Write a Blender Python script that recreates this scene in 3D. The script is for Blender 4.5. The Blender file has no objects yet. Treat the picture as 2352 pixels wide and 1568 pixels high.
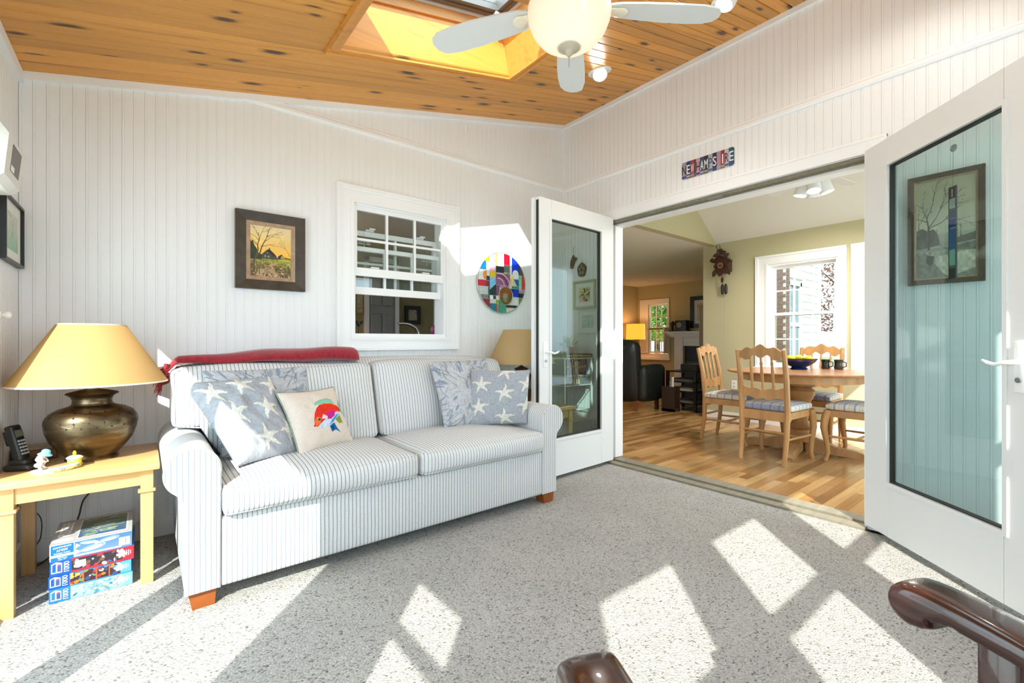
import bpy, bmesh, math, random
import numpy as np
from mathutils import Vector, Matrix
random.seed(7)
rng = np.random.default_rng(7)
scene = bpy.context.scene
COL = scene.collection
PI = math.pi
R = math.radians

# ------------------------------------------------------------------ camera, sky, sun, exposure
cam_d = bpy.data.cameras.new('camera')
cam_d.lens = 16.0
cam_d.sensor_width = 36.0
cam_d.clip_start = 0.02
cam_d.clip_end = 200
cam = bpy.data.objects.new('camera', cam_d)
COL.objects.link(cam)
cam.location = (-3.06, -3.011, 1.013)
cam.rotation_euler = (R(90), 0, R(51.1 - 90))
scene.camera = cam

world = bpy.data.worlds.new('sky')
scene.world = world
world.use_nodes = True
wbg = world.node_tree.nodes['Background']
wbg.inputs['Color'].default_value = (0.70, 0.85, 1.0, 1)
wbg.inputs['Strength'].default_value = 6.2

SUN = Vector((0.95, 1.0, -1.12)).normalized()
sun_d = bpy.data.lights.new('sun', 'SUN')
sun_d.energy = 11.0
sun_d.angle = R(0.53)
sun_d.color = (1.0, 0.965, 0.91)
sun = bpy.data.objects.new('sun', sun_d)
COL.objects.link(sun)
sun.location = (-8, -8, 9)
sun.rotation_euler = SUN.to_track_quat('-Z', 'Y').to_euler()

vs = scene.view_settings
vs.view_transform = 'Standard'
vs.look = 'None'
vs.exposure = 0.0
vs.gamma = 1.0
vs.use_curve_mapping = False
cy = scene.cycles
cy.max_bounces = 10
cy.diffuse_bounces = 6
cy.glossy_bounces = 4
cy.transmission_bounces = 6
cy.transparent_max_bounces = 24
cy.caustics_reflective = False
cy.caustics_refractive = False
cy.sample_clamp_indirect = 6.0
cy.use_denoising = True

# ------------------------------------------------------------------ helpers: colour, nodes, materials
def lin1(c):
    c = c / 255.0
    return c / 12.92 if c <= 0.04045 else ((c + 0.055) / 1.055) ** 2.4
def L(r, g, b):
    return (lin1(r), lin1(g), lin1(b))
def rgba(c):
    return (c[0], c[1], c[2], 1.0)
def newmat(name):
    m = bpy.data.materials.new(name)
    m.use_nodes = True
    nt = m.node_tree
    return m, nt, nt.nodes['Principled BSDF']
def nd(nt, t, props=None, ins=None):
    n = nt.nodes.new(t)
    for k, v in (props or {}).items():
        setattr(n, k, v)
    for k, v in (ins or {}).items():
        s = n.inputs[k]
        if hasattr(v, 'is_output'):
            nt.links.new(v, s)
        else:
            s.default_value = v
    return n
def ramp(nt, fac, stops, interp='LINEAR'):
    n = nt.nodes.new('ShaderNodeValToRGB')
    nt.links.new(fac, n.inputs[0])
    cr = n.color_ramp
    cr.interpolation = interp
    while len(cr.elements) < len(stops):
        cr.elements.new(0.5)
    for e, (p, c) in zip(cr.elements, stops):
        e.position = p
        e.color = rgba(c) if len(c) == 3 else c
    return n
def mix(nt, fac, a, b, mode='MIX'):
    n = nt.nodes.new('ShaderNodeMix')
    n.data_type = 'RGBA'
    n.blend_type = mode
    for s, v in ((n.inputs[0], fac), (n.inputs[6], a), (n.inputs[7], b)):
        if hasattr(v, 'is_output'):
            nt.links.new(v, s)
        else:
            s.default_value = v if not isinstance(v, tuple) else (rgba(v) if len(v) == 3 else v)
    return n.outputs[2]
def objvec(nt, scale=(1, 1, 1), rot=(0, 0, 0), rnd=False):
    tc = nt.nodes.new('ShaderNodeTexCoord')
    out = tc.outputs['Object']
    if rnd:
        oi = nt.nodes.new('ShaderNodeObjectInfo')
        mu = nd(nt, 'ShaderNodeMath', {'operation': 'MULTIPLY'}, {0: oi.outputs['Random'], 1: 37.0})
        cb = nd(nt, 'ShaderNodeCombineXYZ', None, {0: mu.outputs[0], 1: mu.outputs[0], 2: mu.outputs[0]})
        ad = nd(nt, 'ShaderNodeVectorMath', {'operation': 'ADD'}, {0: out, 1: cb.outputs[0]})
        out = ad.outputs[0]
    mp = nd(nt, 'ShaderNodeMapping', None, {'Vector': out, 'Scale': scale, 'Rotation': rot})
    return mp.outputs[0]
def bump(nt, p, height, strength, dist=0.002):
    b = nd(nt, 'ShaderNodeBump', None, {'Height': height, 'Strength': strength, 'Distance': dist})
    nt.links.new(b.outputs[0], p.inputs['Normal'])
MATS = {}
def mat(name, col, rough=0.5, metal=0.0, var=None, bmp=None, spec=0.5, coat=0.0, emit=None, es=0.0, sheen=0.0):
    """var=(scale xyz, amount): noise darkening of the base colour;  bmp=(scale, strength)"""
    if name in MATS:
        return MATS[name]
    m, nt, p = newmat(name)
    p.inputs['Base Color'].default_value = rgba(col)
    p.inputs['Roughness'].default_value = rough
    p.inputs['Metallic'].default_value = metal
    p.inputs['Specular IOR Level'].default_value = spec
    p.inputs['Coat Weight'].default_value = coat
    p.inputs['Sheen Weight'].default_value = sheen
    if emit:
        p.inputs['Emission Color'].default_value = rgba(emit)
        p.inputs['Emission Strength'].default_value = es
    if var:
        v = objvec(nt, var[0], rnd=True)
        n = nd(nt, 'ShaderNodeTexNoise', None, {'Vector': v, 'Scale': 1.0, 'Detail': 4.0})
        dk = tuple(c * (1 - var[1]) for c in col)
        lt = tuple(min(1, c * (1 + var[1] * 0.45)) for c in col)
        r = ramp(nt, n.outputs['Fac'], [(0.3, dk), (0.7, lt)])
        nt.links.new(r.outputs[0], p.inputs['Base Color'])
    if bmp:
        v = objvec(nt, (bmp[0],) * 3)
        n = nd(nt, 'ShaderNodeTexNoise', None, {'Vector': v, 'Scale': 1.0, 'Detail': 3.0})
        bump(nt, p, n.outputs['Fac'], bmp[1], 0.003)
    MATS[name] = m
    return m
def glass_mat(name, tint, rough=0.0):
    if name in MATS:
        return MATS[name]
    m = bpy.data.materials.new(name)
    m.use_nodes = True
    nt = m.node_tree
    nt.nodes.clear()
    out = nt.nodes.new('ShaderNodeOutputMaterial')
    tr = nd(nt, 'ShaderNodeBsdfTransparent', None, {'Color': rgba(tint)})
    gl = nd(nt, 'ShaderNodeBsdfGlossy', None, {'Color': (1, 1, 1, 1), 'Roughness': rough})
    lw = nd(nt, 'ShaderNodeLayerWeight', None, {'Blend': 0.5})
    pw = nd(nt, 'ShaderNodeMath', {'operation': 'POWER'}, {0: lw.outputs['Facing'], 1: 5.0})
    fr = nd(nt, 'ShaderNodeMath', {'operation': 'MULTIPLY_ADD'}, {0: pw.outputs[0], 1: 0.94, 2: 0.035})
    mx = nd(nt, 'ShaderNodeMixShader', None, {0: fr.outputs[0], 1: tr.outputs[0], 2: gl.outputs[0]})
    nt.links.new(mx.outputs[0], out.inputs[0])
    MATS[name] = m
    return m
def paint_mat(name='painted_print', rough=0.75, spec=0.3, fabric=False):
    if name in MATS:
        return MATS[name]
    m, nt, p = newmat(name)
    a = nd(nt, 'ShaderNodeAttribute', {'attribute_name': 'Col'})
    nt.links.new(a.outputs['Color'], p.inputs['Base Color'])
    p.inputs['Roughness'].default_value = rough
    p.inputs['Specular IOR Level'].default_value = spec
    if fabric:
        v = objvec(nt, (500, 500, 500))
        n = nd(nt, 'ShaderNodeTexNoise', None, {'Vector': v, 'Scale': 1.0, 'Detail': 2.0})
        bump(nt, p, n.outputs['Fac'], 0.25, 0.002)
    MATS[name] = m
    return m
def translucent_mat(name, col, trans=0.5, rough=0.6):
    if name in MATS:
        return MATS[name]
    m = bpy.data.materials.new(name)
    m.use_nodes = True
    nt = m.node_tree
    nt.nodes.clear()
    out = nt.nodes.new('ShaderNodeOutputMaterial')
    df = nd(nt, 'ShaderNodeBsdfDiffuse', None, {'Color': rgba(col)})
    tl = nd(nt, 'ShaderNodeBsdfTranslucent', None, {'Color': rgba(col)})
    mx = nd(nt, 'ShaderNodeMixShader', None, {0: trans, 1: df.outputs[0], 2: tl.outputs[0]})
    nt.links.new(mx.outputs[0], out.inputs[0])
    MATS[name] = m
    return m

# ------------------------------------------------------------------ helpers: geometry
class MB:
    def __init__(s):
        s.v = []
        s.f = []
    def add(s, verts, faces, M=None):
        o = len(s.v)
        if M is not None:
            verts = [tuple(M @ Vector(p)) for p in verts]
        s.v += [tuple(p) for p in verts]
        s.f += [tuple(i + o for i in f) for f in faces]
        return s
    def box(s, x0, x1, y0, y1, z0, z1, M=None):
        x0, x1 = min(x0, x1), max(x0, x1)
        y0, y1 = min(y0, y1), max(y0, y1)
        z0, z1 = min(z0, z1), max(z0, z1)
        v = [(x, y, z) for x in (x0, x1) for y in (y0, y1) for z in (z0, z1)]
        f = [(0, 1, 3, 2), (4, 6, 7, 5), (0, 4, 5, 1), (2, 3, 7, 6), (0, 2, 6, 4), (1, 5, 7, 3)]
        return s.add(v, f, M)
    def rbox(s, x0, x1, y0, y1, z0, z1, r=0.01, seg=2, M=None):
        bm = bmesh.new()
        bmesh.ops.create_cube(bm, size=1)
        for w in bm.verts:
            w.co = Vector(((x0 + x1) / 2 + w.co.x * abs(x1 - x0), (y0 + y1) / 2 + w.co.y * abs(y1 - y0), (z0 + z1) / 2 + w.co.z * abs(z1 - z0)))
        bmesh.ops.bevel(bm, geom=list(bm.edges), offset=r, segments=seg, profile=0.5, affect='EDGES')
        s.bm(bm, M)
        return s
    def bm(s, bm, M=None):
        bm.verts.index_update()
        s.add([tuple(w.co) for w in bm.verts], [tuple(w.index for w in f.verts) for f in bm.faces], M)
        bm.free()
    def cyl(s, p0, p1, r0, r1=None, n=12, cap=True, M=None):
        return s.tube([p0, p1], [r0, r0 if r1 is None else r1], n, cap, M)
    def tube(s, pts, rad, n=8, cap=True, M=None, flat=1.0, upv=(0, 0, 1)):
        pts = [Vector(p) for p in pts]
        if not hasattr(rad, '__len__'):
            rad = [rad] * len(pts)
        v, f = [], []
        nrm = None
        for i, p in enumerate(pts):
            t = (pts[min(i + 1, len(pts) - 1)] - pts[max(i - 1, 0)]).normalized()
            if nrm is None:
                u = Vector(upv)
                if abs(t.dot(u)) > 0.95:
                    u = Vector((1, 0, 0)) if abs(t.x) < 0.9 else Vector((0, 1, 0))
                nrm = (u - t * u.dot(t)).normalized()
            else:
                nrm = (nrm - t * nrm.dot(t)).normalized()
            b = t.cross(nrm)
            for k in range(n):
                a = 2 * PI * k / n
                v.append(tuple(p + (b * math.cos(a) + nrm * math.sin(a) * flat) * rad[i]))
        for i in range(len(pts) - 1):
            for k in range(n):
                k2 = (k + 1) % n
                f.append((i * n + k, i * n + k2, (i + 1) * n + k2, (i + 1) * n + k))
        if cap:
            f.append(tuple(range(n - 1, -1, -1)))
            f.append(tuple((len(pts) - 1) * n + k for k in range(n)))
        return s.add(v, f, M)
    def lathe(s, prof, c=(0, 0, 0), n=28, M=None, close=True):
        v, f = [], []
        for r, z in prof:
            for k in range(n):
                a = 2 * PI * k / n
                v.append((c[0] + r * math.cos(a), c[1] + r * math.sin(a), c[2] + z))
        for i in range(len(prof) - 1):
            for k in range(n):
                k2 = (k + 1) % n
                f.append((i * n + k, i * n + k2, (i + 1) * n + k2, (i + 1) * n + k))
        if close:
            if prof[0][0] > 1e-5:
                f.append(tuple(range(n - 1, -1, -1)))
            if prof[-1][0] > 1e-5:
                f.append(tuple((len(prof) - 1) * n + k for k in range(n)))
        return s.add(v, f, M)
    def prism(s, poly, a0, a1, plane='xz', M=None):
        """extrude a polygon; plane 'xz' -> along y, 'yz' -> along x, 'xy' -> along z"""
        def P(p, a):
            return {'xz': (p[0], a, p[1]), 'yz': (a, p[0], p[1]), 'xy': (p[0], p[1], a)}[plane]
        n = len(poly)
        v = [P(p, a0) for p in poly] + [P(p, a1) for p in poly]
        f = [tuple(range(n - 1, -1, -1)), tuple(range(n, 2 * n))]
        f += [(i, (i + 1) % n, n + (i + 1) % n, n + i) for i in range(n)]
        return s.add(v, f, M)
    def ell(s, c, r, n=14, m=10, M=None):
        prof = []
        v, f = [], []
        for i in range(m + 1):
            t = -PI / 2 + PI * i / m
            for k in range(n):
                a = 2 * PI * k / n
                v.append((c[0] + r[0] * math.cos(t) * math.cos(a), c[1] + r[1] * math.cos(t) * math.sin(a), c[2] + r[2] * math.sin(t)))
        for i in range(m):
            for k in range(n):
                k2 = (k + 1) % n
                f.append((i * n + k, i * n + k2, (i + 1) * n + k2, (i + 1) * n + k))
        return s.add(v, f, M)
    def cushion(s, x0, x1, y0, y1, z0, z1, r, puff=(0, 0, 0), n=14, fn=None):
        h = Vector(((x1 - x0) / 2, (y1 - y0) / 2, (z1 - z0) / 2))
        c = Vector(((x1 + x0) / 2, (y1 + y0) / 2, (z1 + z0) / 2))
        bm = bmesh.new()
        bmesh.ops.create_cube(bm, size=2)
        bmesh.ops.subdivide_edges(bm, edges=list(bm.edges), cuts=n, use_grid_fill=True)
        for w in bm.verts:
            q = w.co.copy()
            p = Vector((q.x * h.x, q.y * h.y, q.z * h.z))
            inner = Vector((max(-h.x + r, min(h.x - r, p.x)), max(-h.y + r, min(h.y - r, p.y)), max(-h.z + r, min(h.z - r, p.z))))
            d = p - inner
            if d.length > 1e-6:
                p = inner + d.normalized() * r
            ax = [1 - q.x ** 2, 1 - q.y ** 2, 1 - q.z ** 2]
            p.x += math.copysign(puff[0] * ax[1] * ax[2], q.x) * abs(q.x) ** 3
            p.y += math.copysign(puff[1] * ax[0] * ax[2], q.y) * abs(q.y) ** 3
            p.z += math.copysign(puff[2] * ax[0] * ax[1], q.z) * abs(q.z) ** 3
            p = p + c
            if fn:
                p = fn(p)
            w.co = p
        bmesh.ops.remove_doubles(bm, verts=list(bm.verts), dist=1e-5)
        s.bm(bm)
        return s
    def mesh(s, name, smooth=None, off=(0, 0, 0)):
        me = bpy.data.meshes.new(name)
        vv = [(a - off[0], b - off[1], c - off[2]) for a, b, c in s.v] if any(off) else s.v
        me.from_pydata(vv, [], s.f)
        me.update()
        bm = bmesh.new()
        bm.from_mesh(me)
        bmesh.ops.recalc_face_normals(bm, faces=list(bm.faces))
        bm.to_mesh(me)
        bm.free()
        if smooth is not None:
            me.polygons.foreach_set('use_smooth', [True] * len(me.polygons))
            if smooth < 179:
                me.set_sharp_from_angle(angle=R(smooth))
        me.update()
        return me
def wloc(o):
    p = Vector((0, 0, 0))
    while o is not None:
        p = p + Vector(o.location)
        o = o.parent
    return p
def setp(o, label=None, cat=None, group=None, kind=None):
    if label: o['label'] = label
    if cat: o['category'] = cat
    if group: o['group'] = group
    if kind: o['kind'] = kind
    return o
def link(name, me, m, parent=None, loc=None):
    o = bpy.data.objects.new(name, me)
    COL.objects.link(o)
    if m is not None and len(me.materials) == 0:
        me.materials.append(m)
    if parent is not None:
        o.parent = parent
    if loc is not None:
        o.location = loc
    return o
def thing(name, loc, label, cat, group=None, rz=0.0, kind=None):
    o = bpy.data.objects.new(name, None)
    o.empty_display_size = 0.1
    COL.objects.link(o)
    o.location = loc
    o.rotation_euler = (0, 0, rz)
    return setp(o, label, cat, group, kind)
def part(name, mb, m, parent, smooth=None, local=False, label=None, kind=None):
    """a part under a thing; mb in world coordinates unless local"""
    off = (0, 0, 0) if local else tuple(wloc(parent))
    o = link(name, mb.mesh(name, smooth, off), m, parent)
    return setp(o, label, None, None, kind)
def single(name, mb, m, loc, label, cat, group=None, smooth=None, kind=None):
    """a top-level thing that is one mesh (mb in world coordinates)"""
    o = link(name, mb.mesh(name, smooth, loc), m, None, loc)
    return setp(o, label, cat, group, kind)
def copy_tree(o, loc=None, rz=None, parent=None, label=None, group=None):
    c = o.copy()
    COL.objects.link(c)
    if parent is not None:
        c.parent = parent
    if loc is not None:
        c.location = loc
    if rz is not None:
        c.rotation_euler = (0, 0, rz)
    if label: c['label'] = label
    if group: c['group'] = group
    for ch in [x for x in o.children]:
        copy_tree(ch, parent=c)
    return c

def spline(pts, n=6):
    P = [Vector(p) for p in pts]
    P = [P[0] * 2 - P[1]] + P + [P[-1] * 2 - P[-2]]
    out = []
    for i in range(1, len(P) - 2):
        for k in range(n):
            t = k / n
            a, b, c, d = P[i - 1], P[i], P[i + 1], P[i + 2]
            out.append(tuple(0.5 * ((2 * b) + (c - a) * t + (2 * a - 5 * b + 4 * c - d) * t * t + (3 * b - a - 3 * c + d) * t ** 3)))
    out.append(tuple(P[-2]))
    return out
# ------------------------------------------------------------------ helpers: flat prints painted on fine grids
def vnoise(H, W, cells, seed=0):
    r = np.random.default_rng(seed)
    gy, gx = max(2, int(cells[0]) + 2), max(2, int(cells[1]) + 2)
    g = r.random((gy, gx))
    yy = np.linspace(0, gy - 1.001, H)
    xx = np.linspace(0, gx - 1.001, W)
    y0 = yy.astype(int); x0 = xx.astype(int)
    fy = (yy - y0)[:, None]; fx = (xx - x0)[None, :]
    fy = fy * fy * (3 - 2 * fy); fx = fx * fx * (3 - 2 * fx)
    a = g[y0][:, x0]; b = g[y0][:, x0 + 1]; c = g[y0 + 1][:, x0]; d = g[y0 + 1][:, x0 + 1]
    return (a * (1 - fx) + b * fx) * (1 - fy) + (c * (1 - fx) + d * fx) * fy
class Cv:
    """canvas: x in 0..ar, y in 0..1 (y up); sRGB 0-255 in, linear out"""
    def __init__(s, W, H, bg):
        s.W, s.H = W, H
        s.ar = W / H
        s.c = np.zeros((H, W, 3)) + np.array(L(*bg))
        s.x, s.y = np.meshgrid((np.arange(W) + 0.5) / H, (np.arange(H) + 0.5) / H)
    def fill(s, mask, col, a=1.0):
        k = (mask.astype(float) * a)[..., None]
        s.c = s.c * (1 - k) + np.array(L(*col)) * k
    def poly(s, pts, col, a=1.0):
        s.fill(s.inpoly(pts), col, a)
    def inpoly(s, pts):
        ins = np.zeros_like(s.x, bool)
        n = len(pts)
        for i in range(n):
            x1, y1 = pts[i]; x2, y2 = pts[(i + 1) % n]
            if y1 == y2: continue
            cond = ((s.y > y1) != (s.y > y2)) & (s.x < (x2 - x1) * (s.y - y1) / (y2 - y1) + x1)
            ins ^= cond
        return ins
    def inell(s, cx, cy, rx, ry, rot=0):
        c, si = math.cos(rot), math.sin(rot)
        dx, dy = s.x - cx, s.y - cy
        return ((dx * c + dy * si) / rx) ** 2 + ((-dx * si + dy * c) / ry) ** 2 < 1
    def ell(s, cx, cy, rx, ry, col, rot=0, a=1.0):
        s.fill(s.inell(cx, cy, rx, ry, rot), col, a)
    def rect(s, x0, x1, y0, y1, col, a=1.0):
        s.fill((s.x >= x0) & (s.x < x1) & (s.y >= y0) & (s.y < y1), col, a)
    def line(s, pts, w, col, a=1.0, w2=None):
        m = np.zeros_like(s.x, bool)
        n = len(pts) - 1
        for i in range(n):
            (x1, y1), (x2, y2) = pts[i], pts[i + 1]
            ww = w if w2 is None else w + (w2 - w) * (i + 0.5) / n
            dx, dy = x2 - x1, y2 - y1
            t = np.clip(((s.x - x1) * dx + (s.y - y1) * dy) / (dx * dx + dy * dy + 1e-12), 0, 1)
            m |= (s.x - x1 - t * dx) ** 2 + (s.y - y1 - t * dy) ** 2 < (ww / 2) ** 2
        s.fill(m, col, a)
    def vgrad(s, y0, y1, c0, c1, mask=None):
        t = np.clip((s.y - y0) / (y1 - y0), 0, 1)[..., None]
        g = np.array(L(*c0)) * (1 - t) + np.array(L(*c1)) * t
        m = ((s.y >= y0) & (s.y < y1)) if mask is None else mask
        s.c = np.where(m[..., None], g, s.c)
    def tone(s, cells, amp, seed=0, mask=None):
        n = 1 + amp * (vnoise(s.H, s.W, cells, seed) - 0.5) * 2
        k = n[..., None] if mask is None else np.where(mask, n, 1)[..., None]
        s.c = np.clip(s.c * k, 0, 1)
    def speck(s, cells, thr, col, seed=0, mask=None, a=1.0):
        n = vnoise(s.H, s.W, cells, seed) > thr
        s.fill(n if mask is None else n & mask, col, a)
    def tree(s, x, y, ang, ln, w, col, depth, spread=0.5, seed=1, cosx=1.0):
        r = random.Random(seed)
        def br(x, y, a, l, w, d):
            pts = [(x, y)]
            for i in range(4):
                a2 = a + r.uniform(-0.25, 0.25)
                x += math.cos(a2) * l / 4 * cosx; y += math.sin(a2) * l / 4
                pts.append((x, y))
            s.line(pts, w, col, 1.0, w * 0.65)
            if d > 0:
                for k in range(2 if r.random() < 0.7 else 3):
                    br(x, y, a + r.uniform(-spread, spread) * 1.6, l * r.uniform(0.55, 0.8), w * 0.62, d - 1)
        br(x, y, ang, ln, w, depth)
def painted(name, cv, fn, m, parent=None, smooth=True, local=True, loc=None):
    """grid with one vertex per canvas cell; fn(u, v) in 0..1 -> xyz (numpy arrays)"""
    u, v = np.meshgrid(np.linspace(0, 1, cv.W), np.linspace(0, 1, cv.H))
    X, Y, Z = fn(u, v)
    off = (0, 0, 0) if local else tuple(wloc(parent))
    co = np.stack([X - off[0], Y - off[1], Z - off[2]], -1).reshape(-1, 3)
    return grid_obj(name, co, cv.c.reshape(-1, 3), cv.W, cv.H, m, parent, smooth, loc)
def grid_obj(name, co, col, W, H, m, parent, smooth=True, loc=None):
    me = bpy.data.meshes.new(name)
    idx = np.arange(W * H).reshape(H, W)
    q = np.stack([idx[:-1, :-1], idx[:-1, 1:], idx[1:, 1:], idx[1:, :-1]], -1).reshape(-1, 4)
    me.vertices.add(W * H)
    me.vertices.foreach_set('co', co.astype(np.float32).ravel())
    me.loops.add(q.size)
    me.polygons.add(len(q))
    me.polygons.foreach_set('loop_start', np.arange(0, q.size, 4))
    me.loops.foreach_set('vertex_index', q.ravel())
    me.update(calc_edges=True)
    at = me.color_attributes.new('Col', 'FLOAT_COLOR', 'POINT')
    at.data.foreach_set('color', np.concatenate([col, np.ones((W * H, 1))], 1).astype(np.float32).ravel())
    me.polygons.foreach_set('use_smooth', [smooth] * len(q))
    me.update()
    return link(name, me, m, parent, loc)

# ------------------------------------------------------------------ lettering and skinned bodies are made first, while the scene is small
def text_meshes(strings):
    tmp = {}
    for t in strings:
        cu = bpy.data.curves.new('lettering', 'FONT')
        cu.body = t
        cu.align_x = 'CENTER'
        cu.align_y = 'CENTER'
        cu.extrude = 0.004
        cu.resolution_u = 3
        o = bpy.data.objects.new('lettering', cu)
        COL.objects.link(o)
        tmp[t] = o
    bpy.context.view_layer.update()
    dg = bpy.context.evaluated_depsgraph_get()
    out = {}
    for t, o in tmp.items():
        me = bpy.data.meshes.new_from_object(o.evaluated_get(dg))
        me.name = 'lettering'
        out[t] = me
    for o in tmp.values():
        cu = o.data
        bpy.data.objects.remove(o)
        bpy.data.curves.remove(cu)
    return out
def skin_mesh(verts, edges, radii, sub=2, root=0):
    me = bpy.data.meshes.new('body')
    me.from_pydata(verts, edges, [])
    o = bpy.data.objects.new('body', me)
    COL.objects.link(o)
    sk = o.modifiers.new('skin', 'SKIN')
    for i, r in enumerate(radii):
        d = me.skin_vertices[0].data[i]
        d.radius = (r, r)
        d.use_root = (i == root)
    ss = o.modifiers.new('sub', 'SUBSURF')
    ss.levels = sub
    ss.render_levels = sub
    bpy.context.view_layer.update()
    dg = bpy.context.evaluated_depsgraph_get()
    out = bpy.data.meshes.new_from_object(o.evaluated_get(dg))
    out.polygons.foreach_set('use_smooth', [True] * len(out.polygons))
    bpy.data.objects.remove(o)
    return out

TXT = text_meshes(['N', 'E', 'W', 'H', 'A', 'M', 'P', 'S', 'I', 'R', '1000', "SOMETHING'S", 'AMISS!', 'PUZZLE TWIST', '1000 Pieces', 'Ages 12+', 'PUZZLE'])
def put_text(s, M, m, parent, name='lettering', label=None):
    me = TXT[s].copy()
    me.transform(M)
    if parent is not None:
        me.transform(Matrix.Translation(-wloc(parent)))
    me.materials.clear()
    o = link(name, me, m, parent)
    return setp(o, label)
def frame_m(o, ex, ey, size=1.0):
    ex = Vector(ex).normalized(); ey = Vector(ey).normalized(); ez = ex.cross(ey)
    M = Matrix(((ex.x, ey.x, ez.x, o[0]), (ex.y, ey.y, ez.y, o[1]), (ex.z, ey.z, ez.z, o[2]), (0, 0, 0, 1)))
    return M @ Matrix.Scale(size, 4)

# crouching figurine body, metres, local to its base
FIG = skin_mesh([(0, 0, 0.028), (-0.002, 0, 0.042), (0.006, 0, 0.055), (0.013, 0, 0.063),
                 (0.012, 0.012, 0.038), (0.004, 0.013, 0.014), (0.014, 0.014, 0.007),
                 (0.012, -0.012, 0.038), (0.004, -0.013, 0.014), (0.014, -0.014, 0.007),
                 (0.004, 0.013, 0.052), (0.016, 0.014, 0.040), (0.024, 0.005, 0.032),
                 (0.004, -0.013, 0.052), (0.016, -0.014, 0.040), (0.024, -0.005, 0.032)],
                [(0, 1), (1, 2), (2, 3), (0, 4), (4, 5), (5, 6), (0, 7), (7, 8), (8, 9), (2, 10), (10, 11), (11, 12), (2, 13), (13, 14), (14, 15)],
                [0.012, 0.012, 0.010, 0.011, 0.007, 0.005, 0.004, 0.007, 0.005, 0.004, 0.005, 0.004, 0.003, 0.005, 0.004, 0.003], 2)

# ------------------------------------------------------------------ materials of the shell
def m_carpet():
    m, nt, p = newmat('berber_carpet')
    v = objvec(nt, (1, 1, 1), (0, 0, R(8)))
    sc = nd(nt, 'ShaderNodeMapping', None, {'Vector': v, 'Scale': (135, 190, 135)})
    vo = nd(nt, 'ShaderNodeTexVoronoi', {'feature': 'F1'}, {'Vector': sc.outputs[0], 'Scale': 1.0, 'Randomness': 0.75})
    sp = nd(nt, 'ShaderNodeSeparateColor', None, {0: vo.outputs['Color']})
    r = ramp(nt, sp.outputs[0], [(0.0, L(116, 111, 104)), (0.07, L(148, 143, 137)), (0.12, L(172, 169, 164)), (0.6, L(182, 179, 174)), (1.0, L(192, 189, 184))])
    dk = ramp(nt, vo.outputs['Distance'], [(0.15, (1, 1, 1)), (0.85, (0.70, 0.69, 0.68))])
    c = mix(nt, 1.0, r.outputs[0], dk.outputs[0], 'MULTIPLY')
    n = nd(nt, 'ShaderNodeTexNoise', None, {'Vector': v, 'Scale': 3.0, 'Detail': 3.0})
    n2 = ramp(nt, n.outputs['Fac'], [(0.3, (0.93, 0.93, 0.93)), (0.7, (1.04, 1.04, 1.03))])
    c2 = mix(nt, 1.0, c, n2.outputs[0], 'MULTIPLY')
    nt.links.new(c2, p.inputs['Base Color'])
    p.inputs['Roughness'].default_value = 0.95
    p.inputs['Specular IOR Level'].default_value = 0.1
    inv = nd(nt, 'ShaderNodeMath', {'operation': 'SUBTRACT'}, {0: 1.0, 1: vo.outputs['Distance']})
    bump(nt, p, inv.outputs[0], 0.8, 0.004)
    return m
def m_pine(name, base, dark, knots=True, rough=0.35, along='x', gscale=1.0):
    m, nt, p = newmat(name)
    v = objvec(nt, (1, 1, 1), rnd=True)
    st = {'x': (1.1, 26, 26), 'y': (26, 1.1, 26), 'z': (26, 26, 1.1)}[along]
    mp = nd(nt, 'ShaderNodeMapping', None, {'Vector': v, 'Scale': tuple(a * gscale for a in st)})
    n = nd(nt, 'ShaderNodeTexNoise', None, {'Vector': mp.outputs[0], 'Scale': 1.0, 'Detail': 5.0, 'Roughness': 0.6, 'Distortion': 0.6})
    mid = tuple((a + b) / 2 for a, b in zip(base, dark))
    lt = tuple(min(1, a * 1.12) for a in base)
    r = ramp(nt, n.outputs['Fac'], [(0.25, mid), (0.45, base), (0.75, lt)])
    oi = nt.nodes.new('ShaderNodeObjectInfo')
    hv = nd(nt, 'ShaderNodeMapRange', None, {0: oi.outputs['Random'], 3: 0.80, 4: 1.10})
    hs = nd(nt, 'ShaderNodeHueSaturation', None, {'Color': r.outputs[0], 'Value': hv.outputs[0]})
    c = hs.outputs[0]
    if knots:
        ks = {'x': (2.6, 8, 8), 'y': (7, 2.4, 7), 'z': (7, 7, 2.4)}[along]
        mk = nd(nt, 'ShaderNodeMapping', None, {'Vector': v, 'Scale': ks})
        wob = nd(nt, 'ShaderNodeTexNoise', None, {'Vector': mk.outputs[0], 'Scale': 6.0, 'Detail': 1.0})
        vo = nd(nt, 'ShaderNodeTexVoronoi', {'feature': 'F1', 'voronoi_dimensions': '2D'}, {'Vector': mk.outputs[0], 'Scale': 1.0})
        ad0 = nd(nt, 'ShaderNodeMath', {'operation': 'MULTIPLY_ADD'}, {0: wob.outputs['Fac'], 1: 0.06, 2: vo.outputs['Distance']})
        vs_ = nd(nt, 'ShaderNodeSeparateColor', None, {0: vo.outputs['Color']})
        sz = ramp(nt, vs_.outputs[0], [(0.28, (0.02,) * 3), (0.45, (0.9,) * 3), (1.0, (2.0,) * 3)])
        ad = nd(nt, 'ShaderNodeMath', {'operation': 'DIVIDE'}, {0: ad0.outputs[0], 1: sz.outputs[0]})
        kn = ramp(nt, ad.outputs[0], [(0.06, (1, 1, 1)), (0.09, (0.75, 0.75, 0.75)), (0.115, (0.25, 0.25, 0.25)), (0.17, (0, 0, 0))])
        c = mix(nt, kn.outputs[0], c, tuple(a * 0.22 for a in dark))
    nt.links.new(c, p.inputs['Base Color'])
    p.inputs['Roughness'].default_value = rough
    bump(nt, p, n.outputs['Fac'], 0.08, 0.002)
    return m
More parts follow.
